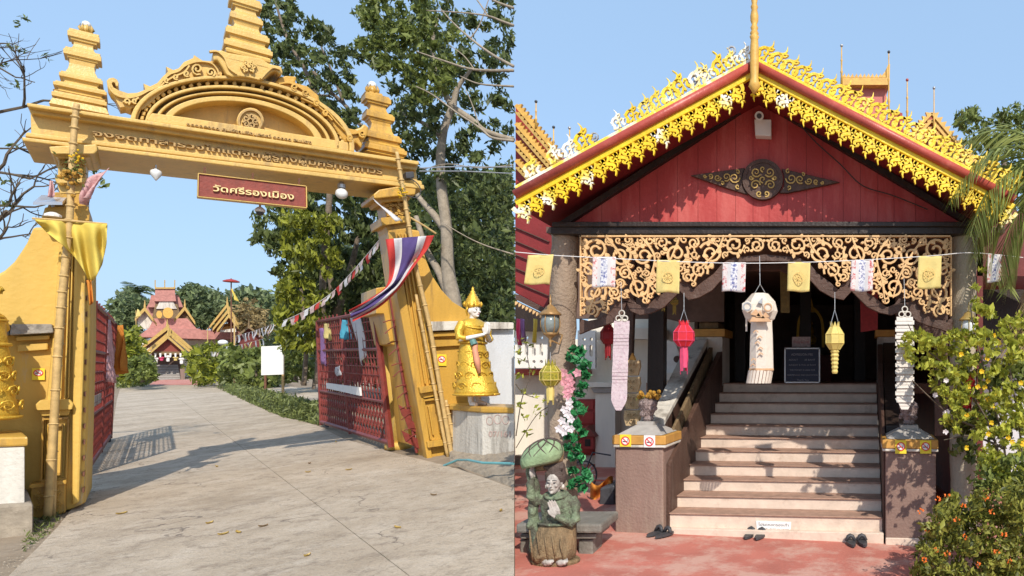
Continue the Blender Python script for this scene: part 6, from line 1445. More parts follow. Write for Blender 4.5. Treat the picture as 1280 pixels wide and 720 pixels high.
# stair parapets
pxhexa('parapet', BEAM2, SF, [(818, 531), (829, 532), (829, 664), (818, 664)], -.45, [(864, 434), (884, 431), (884, 560), (864, 560)], -2.72)
pxhexa('parapet_coping', PLAST, SF, [(812, 523), (831, 524.5), (831, 532), (812, 531)], -.44, [(860, 426), (885, 423), (885, 431), (860, 434)], -2.72)
pxhexa('side_rail', BEAM2, SF, [(833, 580), (838, 580), (838, 664), (833, 664)], -.10, [(896, 440), (903, 439), (903, 500), (896, 500)], -2.70)
pxhexa('side_rail', BROWNS, SF, [(829.5, 556), (833, 556), (833, 664), (829.5, 664)], -.12, [(886, 434), (891, 434), (891, 520), (886, 520)], -2.70)
pxhexa('side_rail', BEAM2, SF, [(1103.5, 560), (1106.5, 560), (1106.5, 680), (1103.5, 680)], -.10, [(1096.5, 430), (1103, 430), (1103, 500), (1096.5, 500)], -2.70)
pxhexa('parapet', BEAM, SF, [(1107, 532), (1124, 532), (1124, 560), (1107, 560)], -.52, [(1103.5, 428), (1122, 428), (1122, 500), (1103.5, 500)], -2.72)
ublock('upper_newel', PLAST, SF, 869, 903, 421, 482, -2.73, .5)
ublock('newel_band', CAPY, SF, 866, 906, 411, 420.7, -2.70, .56); ublock('newel_cap', BROWNS, SF, 874, 898, 403, 410.7, -2.78, .4)
ublock('upper_newel', PLAST, SF, 1097, 1130, 421, 482, -2.73, .5); ublock('newel_band', CAPY, SF, 1094, 1133, 412, 420.7, -2.70, .56)
vase(SF.pxa(886, 403, -2.95), 1.25, 'dim foil-wrapped bundle on the newel at the head of the stairs', False, 6)
# dark hall beyond
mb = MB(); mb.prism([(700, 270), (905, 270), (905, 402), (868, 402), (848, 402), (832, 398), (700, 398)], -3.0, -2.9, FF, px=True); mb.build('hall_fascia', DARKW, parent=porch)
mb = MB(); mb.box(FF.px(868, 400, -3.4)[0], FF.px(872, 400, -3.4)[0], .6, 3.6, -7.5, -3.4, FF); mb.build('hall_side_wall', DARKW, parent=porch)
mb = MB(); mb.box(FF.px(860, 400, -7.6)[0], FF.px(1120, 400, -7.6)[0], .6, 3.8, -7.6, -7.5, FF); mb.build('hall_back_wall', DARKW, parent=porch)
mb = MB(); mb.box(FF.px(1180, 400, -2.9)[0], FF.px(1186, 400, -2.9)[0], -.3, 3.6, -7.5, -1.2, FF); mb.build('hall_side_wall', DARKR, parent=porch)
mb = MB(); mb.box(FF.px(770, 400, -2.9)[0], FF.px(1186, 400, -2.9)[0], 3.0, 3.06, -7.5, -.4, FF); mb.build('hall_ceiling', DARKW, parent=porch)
fp('inner_post', BEAM, [([(812, 290), (830, 290), (829, 530), (808, 530)], -1.8, -1.6)])
fp('inner_post', BEAM2, [([(782, 300), (795, 300), (790, 445), (783, 460)], -1.5, -1.4)])
for x in (918, 1000, 1068): fp('inner_post', BEAM, [([(x, 290), (x + 14, 290), (x + 14, 482), (x, 482)], -5.0, -4.8)])
fp('inner_arch', BEAM2, [([(905, 330), (1010, 330), (1010, 336), (990, 346), (975, 338), (930, 338), (912, 350), (905, 350)], -1.0, -.9)])
fp('inner_arch', BEAM2, [([(1120, 330), (1185, 330), (1185, 545), (1168, 545), (1168, 420), (1120, 420)], -1.35, -1.28)])
# shrine, notice, plaque inside
t = thing('altar_shrine', FF.pxa(1013, 440, -6), 'dim gilded pointed shrine frame inside the dark hall', 'shrine')
mb = MB(); pxribbon(mb, FF, [(997, 434), (998, 405), (1003, 392), (1013, 384), (1023, 392), (1028, 405), (1029, 434)], 3.2, -5.7, -5.6, 5); mb.build('frame', GSTAT, parent=t)
mb = MB(); mb.prism([(1013, 367), (1017, 384), (1024, 390), (1002, 390), (1009, 384)], -5.75, -5.65, FF, px=True); mb.build('spire', GSTAT, parent=t)
mb = MB(); c = FF.pxa(1013, 432, -5.8); lball(mb, loc(c, 0), (0, 0, .10), .12, .14, .1); lball(mb, loc(c, 0), (0, 0, .25), .07, .09, .12); lball(mb, loc(c, 0), (0, 0, .40), .05, .05, .06); mb.build('seated_image', GSTAT, parent=t, smooth=True, remesh=.012)
mb = MB(); mb.box(FF.px(985, 0, -5.4)[0], FF.px(1040, 0, -5.4)[0], 1.44, 1.9, -6.2, -5.4, FF); mb.build('altar_table', DARKR, parent=t, bevel=.01)
t = thing('notice_board', FF.pxa(1002, 479, -2.75), 'dark framed notice with pale lettering standing at the top of the stairs', 'notice board')
mb = MB(); mb.prism([(981, 435.5), (1024.5, 435.5), (1024.5, 478.5), (981, 478.5)], -2.80, -2.76, FF, px=True); mb.build('panel', BOARD, parent=t)
mb = MB()
for a, b in (((980.5, 435.5), (1025, 435.5)), ((980.5, 478), (1025, 478)), ((981.2, 435), (981.2, 478.5)), ((1024.3, 435), (1024.3, 478.5))): pxribbon(mb, FF, [a, b], 1.6, -2.8, -2.74, 1)
mb.build('frame', STEEL, parent=t)
for i, (s, x0, x1, h) in enumerate((('ADMISSION FEE', 989, 1016, 4.0), ('ADULT        20 BAHT', 986, 1019, 3.0), ('SUNDAY & THU 20 BAHT', 986, 1020, 2.6), ('THE MONEY IS USED FOR', 987, 1019, 2.6), ('MAINTENANCE AND RENOVATION', 984, 1022, 2.6), ('Thank You', 996, 1011, 3.0))):
    mb = MB(); text_px(mb, FF, s, (x0, 444.5 + i * 6.3), (x1, 444.5 + i * 6.3), h, -2.759, .002); mb.build('writing', BOARDT, parent=t)
t = thing('name_plaque', FF.pxa(1001, 434, -3.0), 'small pale plaque standing above the dark notice board', 'plaque')
mb = MB(); mb.prism([(990, 421), (1013, 421), (1013, 433.5), (990, 433.5)], -3.05, -3.0, FF, px=True); mb.build('card', PNK, parent=t)
mb = MB(); text_px(mb, FF, 'ทำบุญ ๒๐ บาท', (992, 429), (1011, 429), 4.5, -2.999, .002); mb.build('writing', INKR, parent=t)
def strip(name, m, F, pl, w, label, cat='banner', **kw): mb = MB(); mb.prism(pl, w - .01, w, F, px=True); return mb.build(name, m, label=label, cat=cat, **kw)
strip('hanging_banner', DARKR if False else mat('maroon_cloth', (.22, .02, .02), .8, .2, 30), FF, [(1075, 352), (1098, 352), (1097, 412), (1076, 415)], -.9, 'dark red banner hanging inside the porch right of the stairs')
strip('hanging_banner', mat('olive_cloth', (.14, .10, .03), .8, .3, 20), FF, [(975, 338), (987, 338), (987, 391), (976, 391)], -.95, 'narrow olive banner hanging inside the porch left of centre')

# ------------------------------------------------------------------ flags on the cord
cord = [(643.8, 315), (690, 319), (755, 322.5), (835, 326.5), (917, 329), (1000, 328), (1078, 325), (1162, 320), (1215, 316), (1279, 322)]
WC = .38
mb = MB(); mb.tube([FF.pxa(x, y, WC) for x, y in bez(cord, 6)], .0035, 5); mb.build('cord_line', STK_W, label='thin white cord strung across the whole porch front', cat='cord')
PR = mat('red_dash_print', (.80, .74, .72), .8, .03, 8, stain=(.60, .10, .10), sscale=34, samt=1, sth=.50, bump=0, transl=.25)
PB = mat('blue_blotch_print', (.78, .78, .80), .8, .03, 8, stain=(.10, .12, .34), sscale=46, samt=1, sth=.47, bump=0, transl=.2)
flags = [(673, 'Y', 660, 692, 318, 356, 'yellow flag on the porch cord in front of the left post'), (755, 'T', 741, 770, 321, 359, 'striped flag on the porch cord over the left part of the screen'), (835, 'Y', 821, 850, 325, 366, 'yellow flag on the porch cord between two striped ones on the left'),
         (917, 'T', 903.5, 932.5, 328, 364.5, 'striped flag on the porch cord just left of the white lantern'), (999, 'Y', 985, 1013, 327.5, 364.5, 'yellow flag on the porch cord just right of the white lantern'), (1078, 'T', 1064, 1092, 325, 364, 'striped flag on the porch cord over the right part of the screen'),
         (1162, 'Y', 1148, 1177, 320, 361, 'yellow flag on the porch cord at the right end of the screen'), (1243, 'T', 1235, 1252, 318, 353, 'striped flag on the porch cord half hidden by palm leaves')]
for i, (cx, k, x0, x1, y0, y1, lab) in enumerate(flags):
    t = thing('cord_flag', FF.pxa(cx, y1, WC), lab, 'flag', 'printed flags on the porch cord'); mb = MB(); nu, nv = 14, 12; sk = (-5 if i == 0 else -1.2); vs = []
    for j in range(nv + 1):
        for a in range(nu + 1):
            s, v = a / nu, j / nv; vs.append(tuple(FF.pxa(x0 + (x1 - x0) * s + sk * v, y0 + (y1 - y0) * v + .8 * sin(s * 6 + i) * v - (2 if i == 0 else 0) * (1 - s) * (v - .5), WC + .012 * sin(s * 8 + v * 3 + i) * (.3 + v))))
    mb.v = vs
    col = [0, 0, 0, 1, 1, 2, 2, 2, 2, 1, 1, 0, 0, 0]
    for j in range(nv):
        for a in range(nu): mb.f.append((j * (nu + 1) + a, j * (nu + 1) + a + 1, (j + 1) * (nu + 1) + a + 1, (j + 1) * (nu + 1) + a)); mb.m.append(col[a] if k == 'T' else 0)
    mb.build('cloth', [PR, WCLOTH, PB] if k == 'T' else YCLOTH2, parent=t, smooth=True, solid=.002)
    if k == 'Y':
        mb = MB(); c_ = ((x0 + x1) / 2 + sk / 2, (y0 + y1) / 2 + 1)
        pxribbon(mb, FF, [(c_[0] + 6.5 * cos(q * pi / 8), c_[1] + 6.5 * sin(q * pi / 8)) for q in range(17)], 1.0, WC + .020, WC + .022, 1)
        for q in range(4): pxribbon(mb, FF, [(c_[0] + 6 * cos(q * pi / 4), c_[1] + 6 * sin(q * pi / 4)), (c_[0] - 6 * cos(q * pi / 4), c_[1] - 6 * sin(q * pi / 4))], .6, WC + .0205, WC + .0215, 1)
        mb.build('printed_wheel', mat('tan_print', (.66, .44, .15), .8) if i == 0 else bpy.data.materials['tan_print'], parent=t)

# ------------------------------------------------------------------ lanterns and streamers
def hang_thread(t, x, y0, y1, w, par): mb = MB(); mb.tube([FF.pxa(x, y0, w), FF.pxa(x + .3, y1, w)], .003, 4); mb.build('thread', STEEL, parent=par)
def lantern(x, yt, ymid0, ymid1, ye, hw, wl, m, tm, ythread, label, w=.25, seg=8, twist=False, group=None):
    t = thing('paper_lantern', FF.pxa(x, ye, w), label, 'lantern', group); s = FF.mpp(x, ymid0, w); c = FF.pxa(x, ymid1, w); H = (ymid1 - ymid0) * s; a0 = pi / 8
    mb = MB(); mb.lathe(c, [(hw * .55 * s, 0), (hw * s, H * .28), (hw * s, H * .68), (hw * .52 * s, H)], seg, ang=a0); mb.build('body', m, parent=t)
    mb = MB()
    for k in range(seg):
        a = a0 + 2 * pi * k / seg; mb.tube([c + Vector((cos(a) * r_ * s * 1.01, sin(a) * r_ * s * 1.01, h)) for r_, h in ((hw * .55, 0), (hw, H * .28), (hw, H * .68), (hw * .52, H))], .0035, 4)
    for r_, h in ((hw, H * .28), (hw, H * .68)): mb.tube([c + Vector((cos(a0 + 2 * pi * k / seg) * r_ * s * 1.01, sin(a0 + 2 * pi * k / seg) * r_ * s * 1.01, h)) for k in range(seg + 1)], .0035, 4)
    mb.build('ribs', tm, parent=t, kind='stuff')
    mb = MB()
    for k in range(seg):
        a = a0 + 2 * pi * k / seg; b = a + pi / seg; p = c + Vector((0, 0, H)); r_ = hw * .5 * s; mb.add([p + Vector((cos(a) * r_, sin(a) * r_, 0)), p + Vector((cos(b + pi / seg) * r_, sin(b + pi / seg) * r_, 0)), p + Vector((cos(b) * r_ * .95, sin(b) * r_ * .95, (ymid0 - yt) * s))], [(0, 1, 2)])
    mb.build('crown_points', m, parent=t, solid=.002, kind='stuff')
    mb = MB(); L = (ye - ymid1) * s
    if twist:
        n = 12; prof = []
        for k in range(n + 1): prof += [(wl * s * (1.08 if k % 2 else .82) * (1 - .35 * k / n), -L * k / n)]
        mb.lathe(c, prof[::-1], 10)
    else:
        for k in range(6):
            a = 2 * pi * k / 6; r_ = wl * .6 * s; q = c + Vector((cos(a) * r_, sin(a) * r_, 0)); e = q + Vector((0, 0, -L * (1 - .12 * (k % 3)))); hh = Vector((-sin(a), cos(a), 0)) * wl * .42 * s
            mb.add([q - hh, q + hh, (q + e) / 2 + hh * 1.1, (q + e) / 2 - hh * 1.1, e + hh * .7, e - hh * .7], [(0, 1, 2, 3), (3, 2, 4, 5)])
    mb.build('tail', tm, parent=t, solid=0 if twist else .002)
    tp = c + Vector((0, 0, H)); top = FF.pxa(x, ythread, w)
    mb = MB()
    for sg in (-1, 1): mb.tube([tp + Vector((sg * hw * .5 * s, 0, 0)), tp + Vector((0, 0, min(.16, (top - tp).z * .5)))], .003, 4)
    mb.tube([tp + Vector((0, 0, min(.16, (top - tp).z * .5))), top], .003, 4); mb.build('thread', STEEL, parent=t)
    return t
lantern(855, 400, 407, 433, 468, 13, 7, PAPERR, PAPERP, 366, 'red lantern with pink paper tail hanging left of the white lantern')
lantern(1043.5, 402, 409, 437, 467, 12, 5.5, PAPERY, PAPERY, 365, 'yellow lantern with twisted paper tail hanging right of the white lantern', twist=True)
lantern(760, 402, 408, 430, 450, 9, 5, PAPERD, PAPERD, 395, 'dark red lantern half hidden behind the lilac streamer', w=-.3)
lantern(688, 449, 457, 482, 506, 12.5, 6, mat('yellow_net', (.62, .52, .06), .5, .3, 60, stain=(.20, .20, .03), sscale=60, samt=.9, sth=.45, transl=.4), PAPERY, 440, 'translucent yellow net lantern hanging under the left post lamp', w=.3)
lantern(1209, 466, 472, 486, 514, 9, 7.5, PAPERR, PAPERR, 440, 'red lantern nearly hidden in the climbing plant at the right post', w=.3)
for k, (x, y0, y1) in enumerate(((829, 368, 390), (843, 370, 394))):
    lantern(x, y0, y0 + 3, y0 + 11, y1, 5, 3, mat('dull_yellow_paper', (.28, .22, .05), .7) if k == 0 else bpy.data.materials['dull_yellow_paper'], bpy.data.materials['dull_yellow_paper'], y0 - 5, ('left', 'right')[k] + ' one of two small dull yellow lanterns in the dark porch', w=-.6)
# big white star lantern
t = thing('paper_lantern', FF.pxa(950, 479, .3), 'large white faceted lantern with long patterned paper tail at the centre', 'lantern')
s = FF.mpp(950, 385, .3); c = FF.pxa(950, 404, .3)
mb = MB(); mb.lathe(c, [(12 * s, 0), (18 * s, 5 * s), (22 * s, 15 * s), (19 * s, 27 * s), (10 * s, 37 * s)], 6, ang=0); mb.build('body', PAPERW, parent=t)
for k, (x, y) in enumerate(((934, 383), (960, 384))):
    q = FF.pxa(x, y, .3 + .17); u, v = FF.px(x, y, .3 + .16)
    mb = MB(); mb.prism([(u + 7.5 * s * cos(a * pi / 3 + .5), v + 7.5 * s * sin(a * pi / 3 + .5)) for a in range(6)], .3 + .10, .3 + .15, FF); mb.build('star_panel', PAPERW, parent=t, bevel=.004)
    mb = MB(); mb.ribbon([(u + 4.5 * s * cos(a * pi / 6), v + 4.5 * s * sin(a * pi / 6)) for a in range(13)], 1.6 * s, .3 + .152, .3 + .157, FF); mb.build('star_ring', SILV if k == 0 else PAPERT, parent=t)
for tri, m in (([(938, 393), (945, 386), (951, 396)], PAPERT), ([(944, 397), (950, 388), (956, 398)], PAPERT), ([(951, 398), (957, 390), (962, 396)], PAPERT), ([(947, 378), (953, 372), (953, 380)], SILV), ([(937, 402), (964, 402), (960, 397), (940, 396)], PAPERT)):
    mb = MB(); mb.prism(tri, .3 + .13, .3 + .168, FF, px=True); mb.build('paper_triangle', m, parent=t)
mb = MB(); mb.lathe(FF.pxa(952, 462, .3), [(16 * s, 0), (15.5 * s, 20 * s), (15 * s, 40 * s), (14 * s, 60 * s)], 8, ang=pi / 8); mb.build('tail_tube', PAPERW, parent=t, bevel=.004)
mb = MB(); mb.lathe(FF.pxa(952, 463, .3), [(16.4 * s, 0), (16.3 * s, 2.5 * s)], 8, ang=pi / 8); mb.build('tail_band', PAPERT, parent=t)
for k in range(22):
    a = 2 * pi * k / 22; p = FF.pxa(951, 463, .3) + Vector((cos(a) * 15.4 * s, sin(a) * 15.4 * s, 0)); mb = MB(); hh = Vector((-sin(a), cos(a), 0)) * 1.8 * s
    mb.add([p - hh, p + hh, p + hh + Vector((-.02, 0, -16 * s)), p - hh + Vector((-.02, 0, -16 * s))], [(0, 1, 2, 3)]); mb.build('fringe_strip', PAPERW, parent=t, solid=.002)
random.seed(3)
for k in range(7):
    x = 945 + random.uniform(-4, 12); y = 414 + k * 7; mb = MB(); pxribbon(mb, FF, [(x - 3, y + 2), (x, y - 1), (x + 3, y + 1.5)], 1.2, .3 + .13, .3 + 16.6 * s, 3); mb.build('cut_pattern', PAPERT, parent=t)
for x in (933, 964): mb = MB(); mb.prism([(x - 1.2, 398), (x + 1.2, 398), (x + 1, 414), (x - 1, 414)], .3 + .02, .3 + .03, FF, px=True); mb.build('side_tassel', PAPERW, parent=t)
mb = MB()
for sg in (-7, 7): mb.tube([FF.pxa(950 + sg, 367, .3), FF.pxa(950, 355, .3)], .003, 4)
mb.tube([FF.pxa(950, 355, .3), FF.pxa(949.5, 320, .3)], .003, 4); mb.build('thread', STEEL, parent=t)
# lace streamers
def streamer(x0, x1, y0, y1, w, m, label, rings=True, scale_=False, lean=0):
    t = thing('cloth_streamer', FF.pxa((x0 + x1) / 2, y1, w), label, 'streamer'); mb = MB(); n = 26; xm = (x0 + x1) / 2
    for k in range(n):
        a, b = k / n, (k + 1) / n; ww = lambda f: (x1 - x0) / 2 * (1 + (.07 * ((k % 2) * 2 - 1) if scale_ else .02 * sin(k))) * (1 if f < .9 else 1 - (f - .9) * 6.5)
        ya, yb = lerp(y0, y1, a), lerp(y0, y1, b) + (.8 if scale_ else 0); xa = xm + lean * a; xb = xm + lean * b; o = .006 * (k % 2) if scale_ else .010 * sin(k * .6)
        mb.hexa([FF.pxa(xa - ww(a), ya, w + o - .02), FF.pxa(xa + ww(a), ya, w + o - .02), FF.pxa(xb + ww(b), yb, w + o - .02), FF.pxa(xb - ww(b), yb, w + o - .02)], [FF.pxa(xa - ww(a), ya, w + o), FF.pxa(xa + ww(a), ya, w + o), FF.pxa(xb + ww(b), yb, w + o + (.014 if scale_ else 0)), FF.pxa(xb - ww(b), yb, w + o + (.014 if scale_ else 0))])
    mb.build('paper_scales' if scale_ else 'lace_panel', m, parent=t, kind='stuff')
    if rings:
        s = FF.mpp(xm, y0, w)
        for dx, dy in ((-4, 3), (4, 3), (0, 9.5)):
            mb = MB(); c = FF.pxa(xm + dx, y0 - dy, w); mb.tube([c + Vector((cos(g) * 3.4 * s, 0, sin(g) * 3.4 * s)) for g in [2 * pi * k / 14 for k in range(15)]], .006, 6); mb.build('ring', PLAST, parent=t)
        mb = MB(); mb.tube([FF.pxa(xm, y0 - 12, w), FF.pxa(xm - 1, y0 - 48, w)], .003, 4); mb.build('thread', STEEL, parent=t)
streamer(767.5, 787, 401, 513, .28, LACE, 'long lilac lace streamer hanging on rings left of the stairs', lean=-4)
streamer(1120, 1142, 396, 511, .28, LACEW, 'long white scaled paper streamer hanging on rings right of the stairs', scale_=True)
# gold carved column piece and wooden drop ornaments
t = thing('carved_standard', FF.pxa(789, 532, -.9), 'tan carved standard of stacked panels behind the left stair pedestal', 'standard')
for k in range(4):
    y0 = 450 + k * 21
    mb = MB(); mb.prism([(780, y0), (799, y0), (800, y0 + 8), (797, y0 + 19.5), (782, y0 + 19.5), (779, y0 + 9)], -1.0, -.93, FF, px=True); pn = mb.build('panel', RTRIM if False else mat('tan_carving', (.50, .36, .20), .7, .2, 20, bump=.4) if k == 0 else bpy.data.materials['tan_carving'], parent=t, bevel=.008)
    mb = MB()
    for q in ((786, 5.5), (793, 5.5), (789.5, 13)): pxribbon(mb, FF, spiral(q[0], y0 + q[1], 3, .6, 1, 1.2, 9), 1, -.93, -.91, 1)
    mb.build('panel_relief', bpy.data.materials['tan_carving'], parent=pn)
mb = MB(); mb.prism([(786, 450), (790, 441), (794, 450)], -1.0, -.94, FF, px=True); mb.build('tip', CAPY, parent=t)
# post lamps
def postlamp(x, y, s, label, m, gl=GLASSW):
    """x,y: photo point of the lamp's foot; s: size"""
    w = .10; t = thing('wall_lantern', FF.pxa(x, y, w), label, 'lamp', 'lamps on the porch posts'); c = FF.pxa(x, y, w); k = s * FF.mpp(x, y, w)
    mb = MB(); mb.lathe(c, [(.3 * k, -14 * k), (1.5 * k, -12 * k), (.8 * k, -10 * k), (2.2 * k, -6 * k), (1.2 * k, -4 * k), (6 * k, 0), (9 * k, 2.5 * k), (8.5 * k, 4 * k)], 12); mb.build('base_cup', m, parent=t, smooth=True)
    mb = MB(); mb.lathe(c + Vector((0, 0, 4 * k)), [(8.2 * k, 0), (10.8 * k, 8 * k), (11 * k, 14 * k), (9.6 * k, 22 * k)], 12); mb.build('glass', gl, parent=t, smooth=True)
    mb = MB()
    for j in range(6):
        a = j * pi / 3 + .3; mb.tube([c + Vector((cos(a) * r * k, sin(a) * r * k, h * k)) for r, h in ((8.5, 4), (11.2, 12), (11.3, 18), (9.8, 26))], .7 * k, 5)
    mb.build('ribs', m, parent=t)
    mb = MB(); mb.lathe(c + Vector((0, 0, 26 * k)), [(13.5 * k, 0), (13 * k, 2 * k), (8 * k, 6.5 * k), (6 * k, 10 * k), (4 * k, 11.5 * k), (1 * k, 14 * k), (1.6 * k, 17 * k), (.4 * k, 26 * k)], 14); mb.build('roof_cap', m, parent=t, smooth=True)
    mb = MB(); mb.tube([c + Vector((0, 0, -5 * k)), c + Vector((9 * k, .05, -10 * k)), c + Vector((10 * k, .10, 2 * k)), c + Vector((4 * k, .12, 4 * k))], 1.1 * k, 6); mb.build('bracket', m, parent=t)
postlamp(688, 420, 1.0, 'bronze carriage lamp on the left porch post', LAMPG, mat('dusty_glass', (.20, .23, .22), .15, .3, 14, bump=0, spec=.9))
postlamp(1211, 424, .9, 'brass carriage lamp on the right porch post among leaves', ORCHG)

# ------------------------------------------------------------------ shoes
def shoe(c, yaw, label):
    t = thing('sandals', c, label, 'shoes')
    for sg in (-1, 1):
        L = loc(c, yaw); mb = MB(); q = []
        for k in range(14):
            a = 2 * pi * k / 14; q.append((cos(a) * .125 - .01, sg * .055 + sin(a) * (.042 + .008 * cos(a))))
        n = len(q); vs = [L(x, y, .0) for x, y in q] + [L(x, y, .022) for x, y in q]; mb.add(vs, [tuple(reversed(range(n))), tuple(range(n, 2 * n))] + [(i, (i + 1) % n, (i + 1) % n + n, i + n) for i in range(n)])
        mb.build('sole', DARKM, parent=t)
        mb = MB(); ltube(mb, L, [(.03, sg * .055 - .045, .02), (.04, sg * .055 - .02, .06), (.045, sg * .055, .068), (.04, sg * .055 + .02, .06), (.03, sg * .055 + .045, .02)], [.014, .02, .022, .02, .014], 6); mb.build('strap', DARKM, parent=t, smooth=True)
shoe(R(944, 672) + Vector((0, 0, .012)), radians(75), 'dark sandals left in front of the stair centre'); shoe(R(1071, 681) + Vector((0, 0, .012)), radians(95), 'black sandals left in front of the right end of the stairs')
shoe(R(826, 670) + Vector((0, 0, .012)), radians(60), 'brown sandals left at the foot of the left stair pedestal')
# ------------------------------------------------------------------ ivory hall beside the porch, on the left
hall = thing('ivory_hall', FF.at(-3, 0, -4.8), 'ivory plastered building with red shutters and pierced balustrade left of the porch', 'building')
def hp(name, m, pl, w0, w1, **kw):
    mb = MB(); mb.prism(pl, w0, w1, FF, px=True); kw.setdefault('parent', hall); kw.setdefault('bevel', .01); return mb.build(name, m, **kw)
hp('wall', IVORY, [(643.6, 424), (735, 424), (735, 392), (872, 392), (872, 612), (643.6, 612)], -5.4, -4.9)
hp('ledge', REDT, [(643.6, 461), (735, 461), (735, 469), (643.6, 469)], -4.9, -4.7)
hp('ledge', IVORY, [(725, 478), (776, 478), (776, 484), (725, 484)], -4.9, -4.45); hp('ledge', CAPG, [(738, 484.5), (773, 484.5), (770, 491), (742, 491)], -4.9, -4.5)
hp('column', IVORY, [(744, 491), (769, 491), (769, 604), (744, 604)], -4.88, -4.55)
sh = hp('window', REDD, [(722, 499), (745, 499), (745, 569), (722, 569)], -4.9, -4.82)
for y0, y1 in ((501, 512), (515, 530), (533, 548), (551, 566)): hp('shutter_panel', REDD, [(725, y0), (742, y0), (742, y1), (725, y1)], -4.82, -4.79, parent=sh)
hp('base_wall', STONE, [(643.6, 569), (725, 569), (725, 612), (643.6, 612)], -4.9, -4.78)
def holed(name, outer, holes, w0, w1, m, F=FF, **kw):
    P3 = lambda l: [Vector((*F.px(x, y, w1), 0)) for x, y in l]
    loops = [P3(outer)] + [P3(h) for h in holes]; allp = [p for l in loops for p in l]; n = len(allp); tris = tessellate_polygon(loops); vs = [F.at(p.x, p.y, w1) for p in allp] + [F.at(p.x, p.y, w0) for p in allp]; fs = []
    for t in tris:
        a, b, c = [allp[i] for i in t]
        if (b.x - a.x) * (c.y - a.y) - (c.x - a.x) * (b.y - a.y) < 0: t = t[::-1]
        fs += [tuple(t), tuple(i + n for i in t[::-1])]
    k = 0
    for l in loops:
        for i in range(len(l)): j = (i + 1) % len(l); fs.append((k + i, k + j, k + j + n, k + i + n))
        k += len(l)
    mb = MB(); mb.add(vs, fs); return mb.build(name, m, **kw)
def circ_h(x, y, r): return [(x + r * cos(k * pi / 5), y + r * sin(k * pi / 5)) for k in range(10)]
def slot(x, y0, y1, r): return [(x + r * cos(a), y0 + r * sin(a)) for a in [pi + k * pi / 4 for k in range(5)]] + [(x + r * cos(a), y1 + r * sin(a)) for a in [k * pi / 4 for k in range(5)]]
hs = []
for k in range(4):
    x = 649 + k * 9.2; hs += [circ_h(x, 422, 2.1), slot(x, 431, 443, 2.2), circ_h(x, 452, 2.1)]
holed('balustrade', [(643.6, 413), (690, 413), (690, 460), (643.6, 460)], hs, -4.5, -4.42, WHITE, parent=hall)
hs = []
for k in range(2):
    x = 730 + k * 9; hs += [circ_h(x, 424, 2.1), slot(x, 433, 444, 2.2), circ_h(x, 453, 2.1)]
holed('balustrade', [(722, 413), (744, 413), (744, 461), (722, 461)], hs, -4.5, -4.42, WHITE, parent=hall)
hp('balustrade_pier', IVORY, [(744, 410), (830, 410), (830, 424), (744, 424)], -5.3, -4.6)
# rounded cloud balustrade beside the stairs head
cl = [(818 + 2, 470), (818, 455), (819, 440), (824, 428), (834, 425), (844, 428), (849, 440), (850, 452), (856, 462), (866, 470), (866, 476), (816, 476)]
hp('cloud_balustrade', WHITE, cl, -3.35, -3.2); hp('carved_band', IVORY, [(812, 466), (868, 466), (868, 476), (812, 476)], -3.2, -3.12); hp('low_wall', IVORY, [(812, 476), (868, 476), (868, 560), (812, 560)], -3.5, -3.2)
for x in (820, 846): hp('dark_boss', BEAM2, circ_h(x, 449, 4.5), -3.2, -3.15)
# side aisle roof over the left
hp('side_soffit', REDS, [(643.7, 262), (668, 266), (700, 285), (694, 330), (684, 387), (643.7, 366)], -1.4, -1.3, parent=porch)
for k in range(5):
    mb = MB(); y = 288 + k * 17; pxribbon(mb, FF, [(644, y - 4), (686, y + 14)], 1.0, -1.3, -1.27, 1); mb.build('soffit_board_edge', BEAM2, parent=porch)
hp('side_fascia', BEAM2, [(643.7, 367), (684, 388), (684, 394), (643.7, 374)], -1.3, -1.2, parent=porch)
me = motif('eave_tooth', [(0, 0), (1, 0), (.9, -.6), (.5, -1.3), (.1, -.6)], [], OCHRE, .035)
for k in range(9):
    x = 645 + k * 4.4; put(me, 'eave_tooth', FF.pxa(x, 376.5 + k * 2.25, -1.22), -.47)
hp('side_eave_shade', BEAM, [(643.7, 376), (690, 398), (690, 414), (643.7, 414)], -4.3, -4.2, parent=porch)  # dark panel standing in for the shade under the side eave
for x, c, y1, lab in ((648.5, PAPERP, 432, 'pink cloth strip hanging under the left side eave at the seam'), (653.5, VCLOTH, 428, 'violet cloth strip hanging under the left side eave'), (669, YCLOTH, 430, 'yellow cloth strip hanging under the left side eave near the post')):
    quad_cloth('cloth_strip', c, [FF.pxa(x - 2.4, 398, -2.2), FF.pxa(x + 2.4, 399, -2.2), FF.pxa(x + 2.6, y1, -2.2), FF.pxa(x - 2.2, y1 - 2, -2.2)], lab, 'cloth strip', seed=int(x), wob=.03)
# clutter at the foot of the ivory hall
t = thing('spirit_box', FF.pxa(735, 562, -4.4), 'small red house-shaped box fixed before the red shutters', 'box')
hp('box_body', REDD, [(727, 545), (742, 545), (742, 562), (727, 562)], -4.7, -4.45, parent=t); hp('box_roof', SIGNR, [(724, 546), (734, 532), (745, 546)], -4.75, -4.40, parent=t); hp('box_opening', BEAM, [(731, 549), (738, 549), (738, 558), (731, 558)], -4.45, -4.44, parent=t)
t = thing('orange_tarp', FF.pxa(748, 636, -1.9), 'crumpled orange cloth draped over dark boxes behind the left pedestal', 'cloth')
mb = MB(); mb.sheet(lambda s, v: FF.pxa(738 + 28 * s, 601 + 34 * v + 6 * sin(s * 5), -1.9 + .12 * sin(s * 9) + .10 * sin(v * 8 + s * 4)), 16, 12); mb.build('cloth', OCLOTH, parent=t, smooth=True, solid=.006)
mb = MB(); mb.prism([(750, 610), (768, 606), (768, 648), (748, 648)], -2.2, -1.6, FF, px=True); mb.build('covered_box', DARKM, parent=t, bevel=.02)
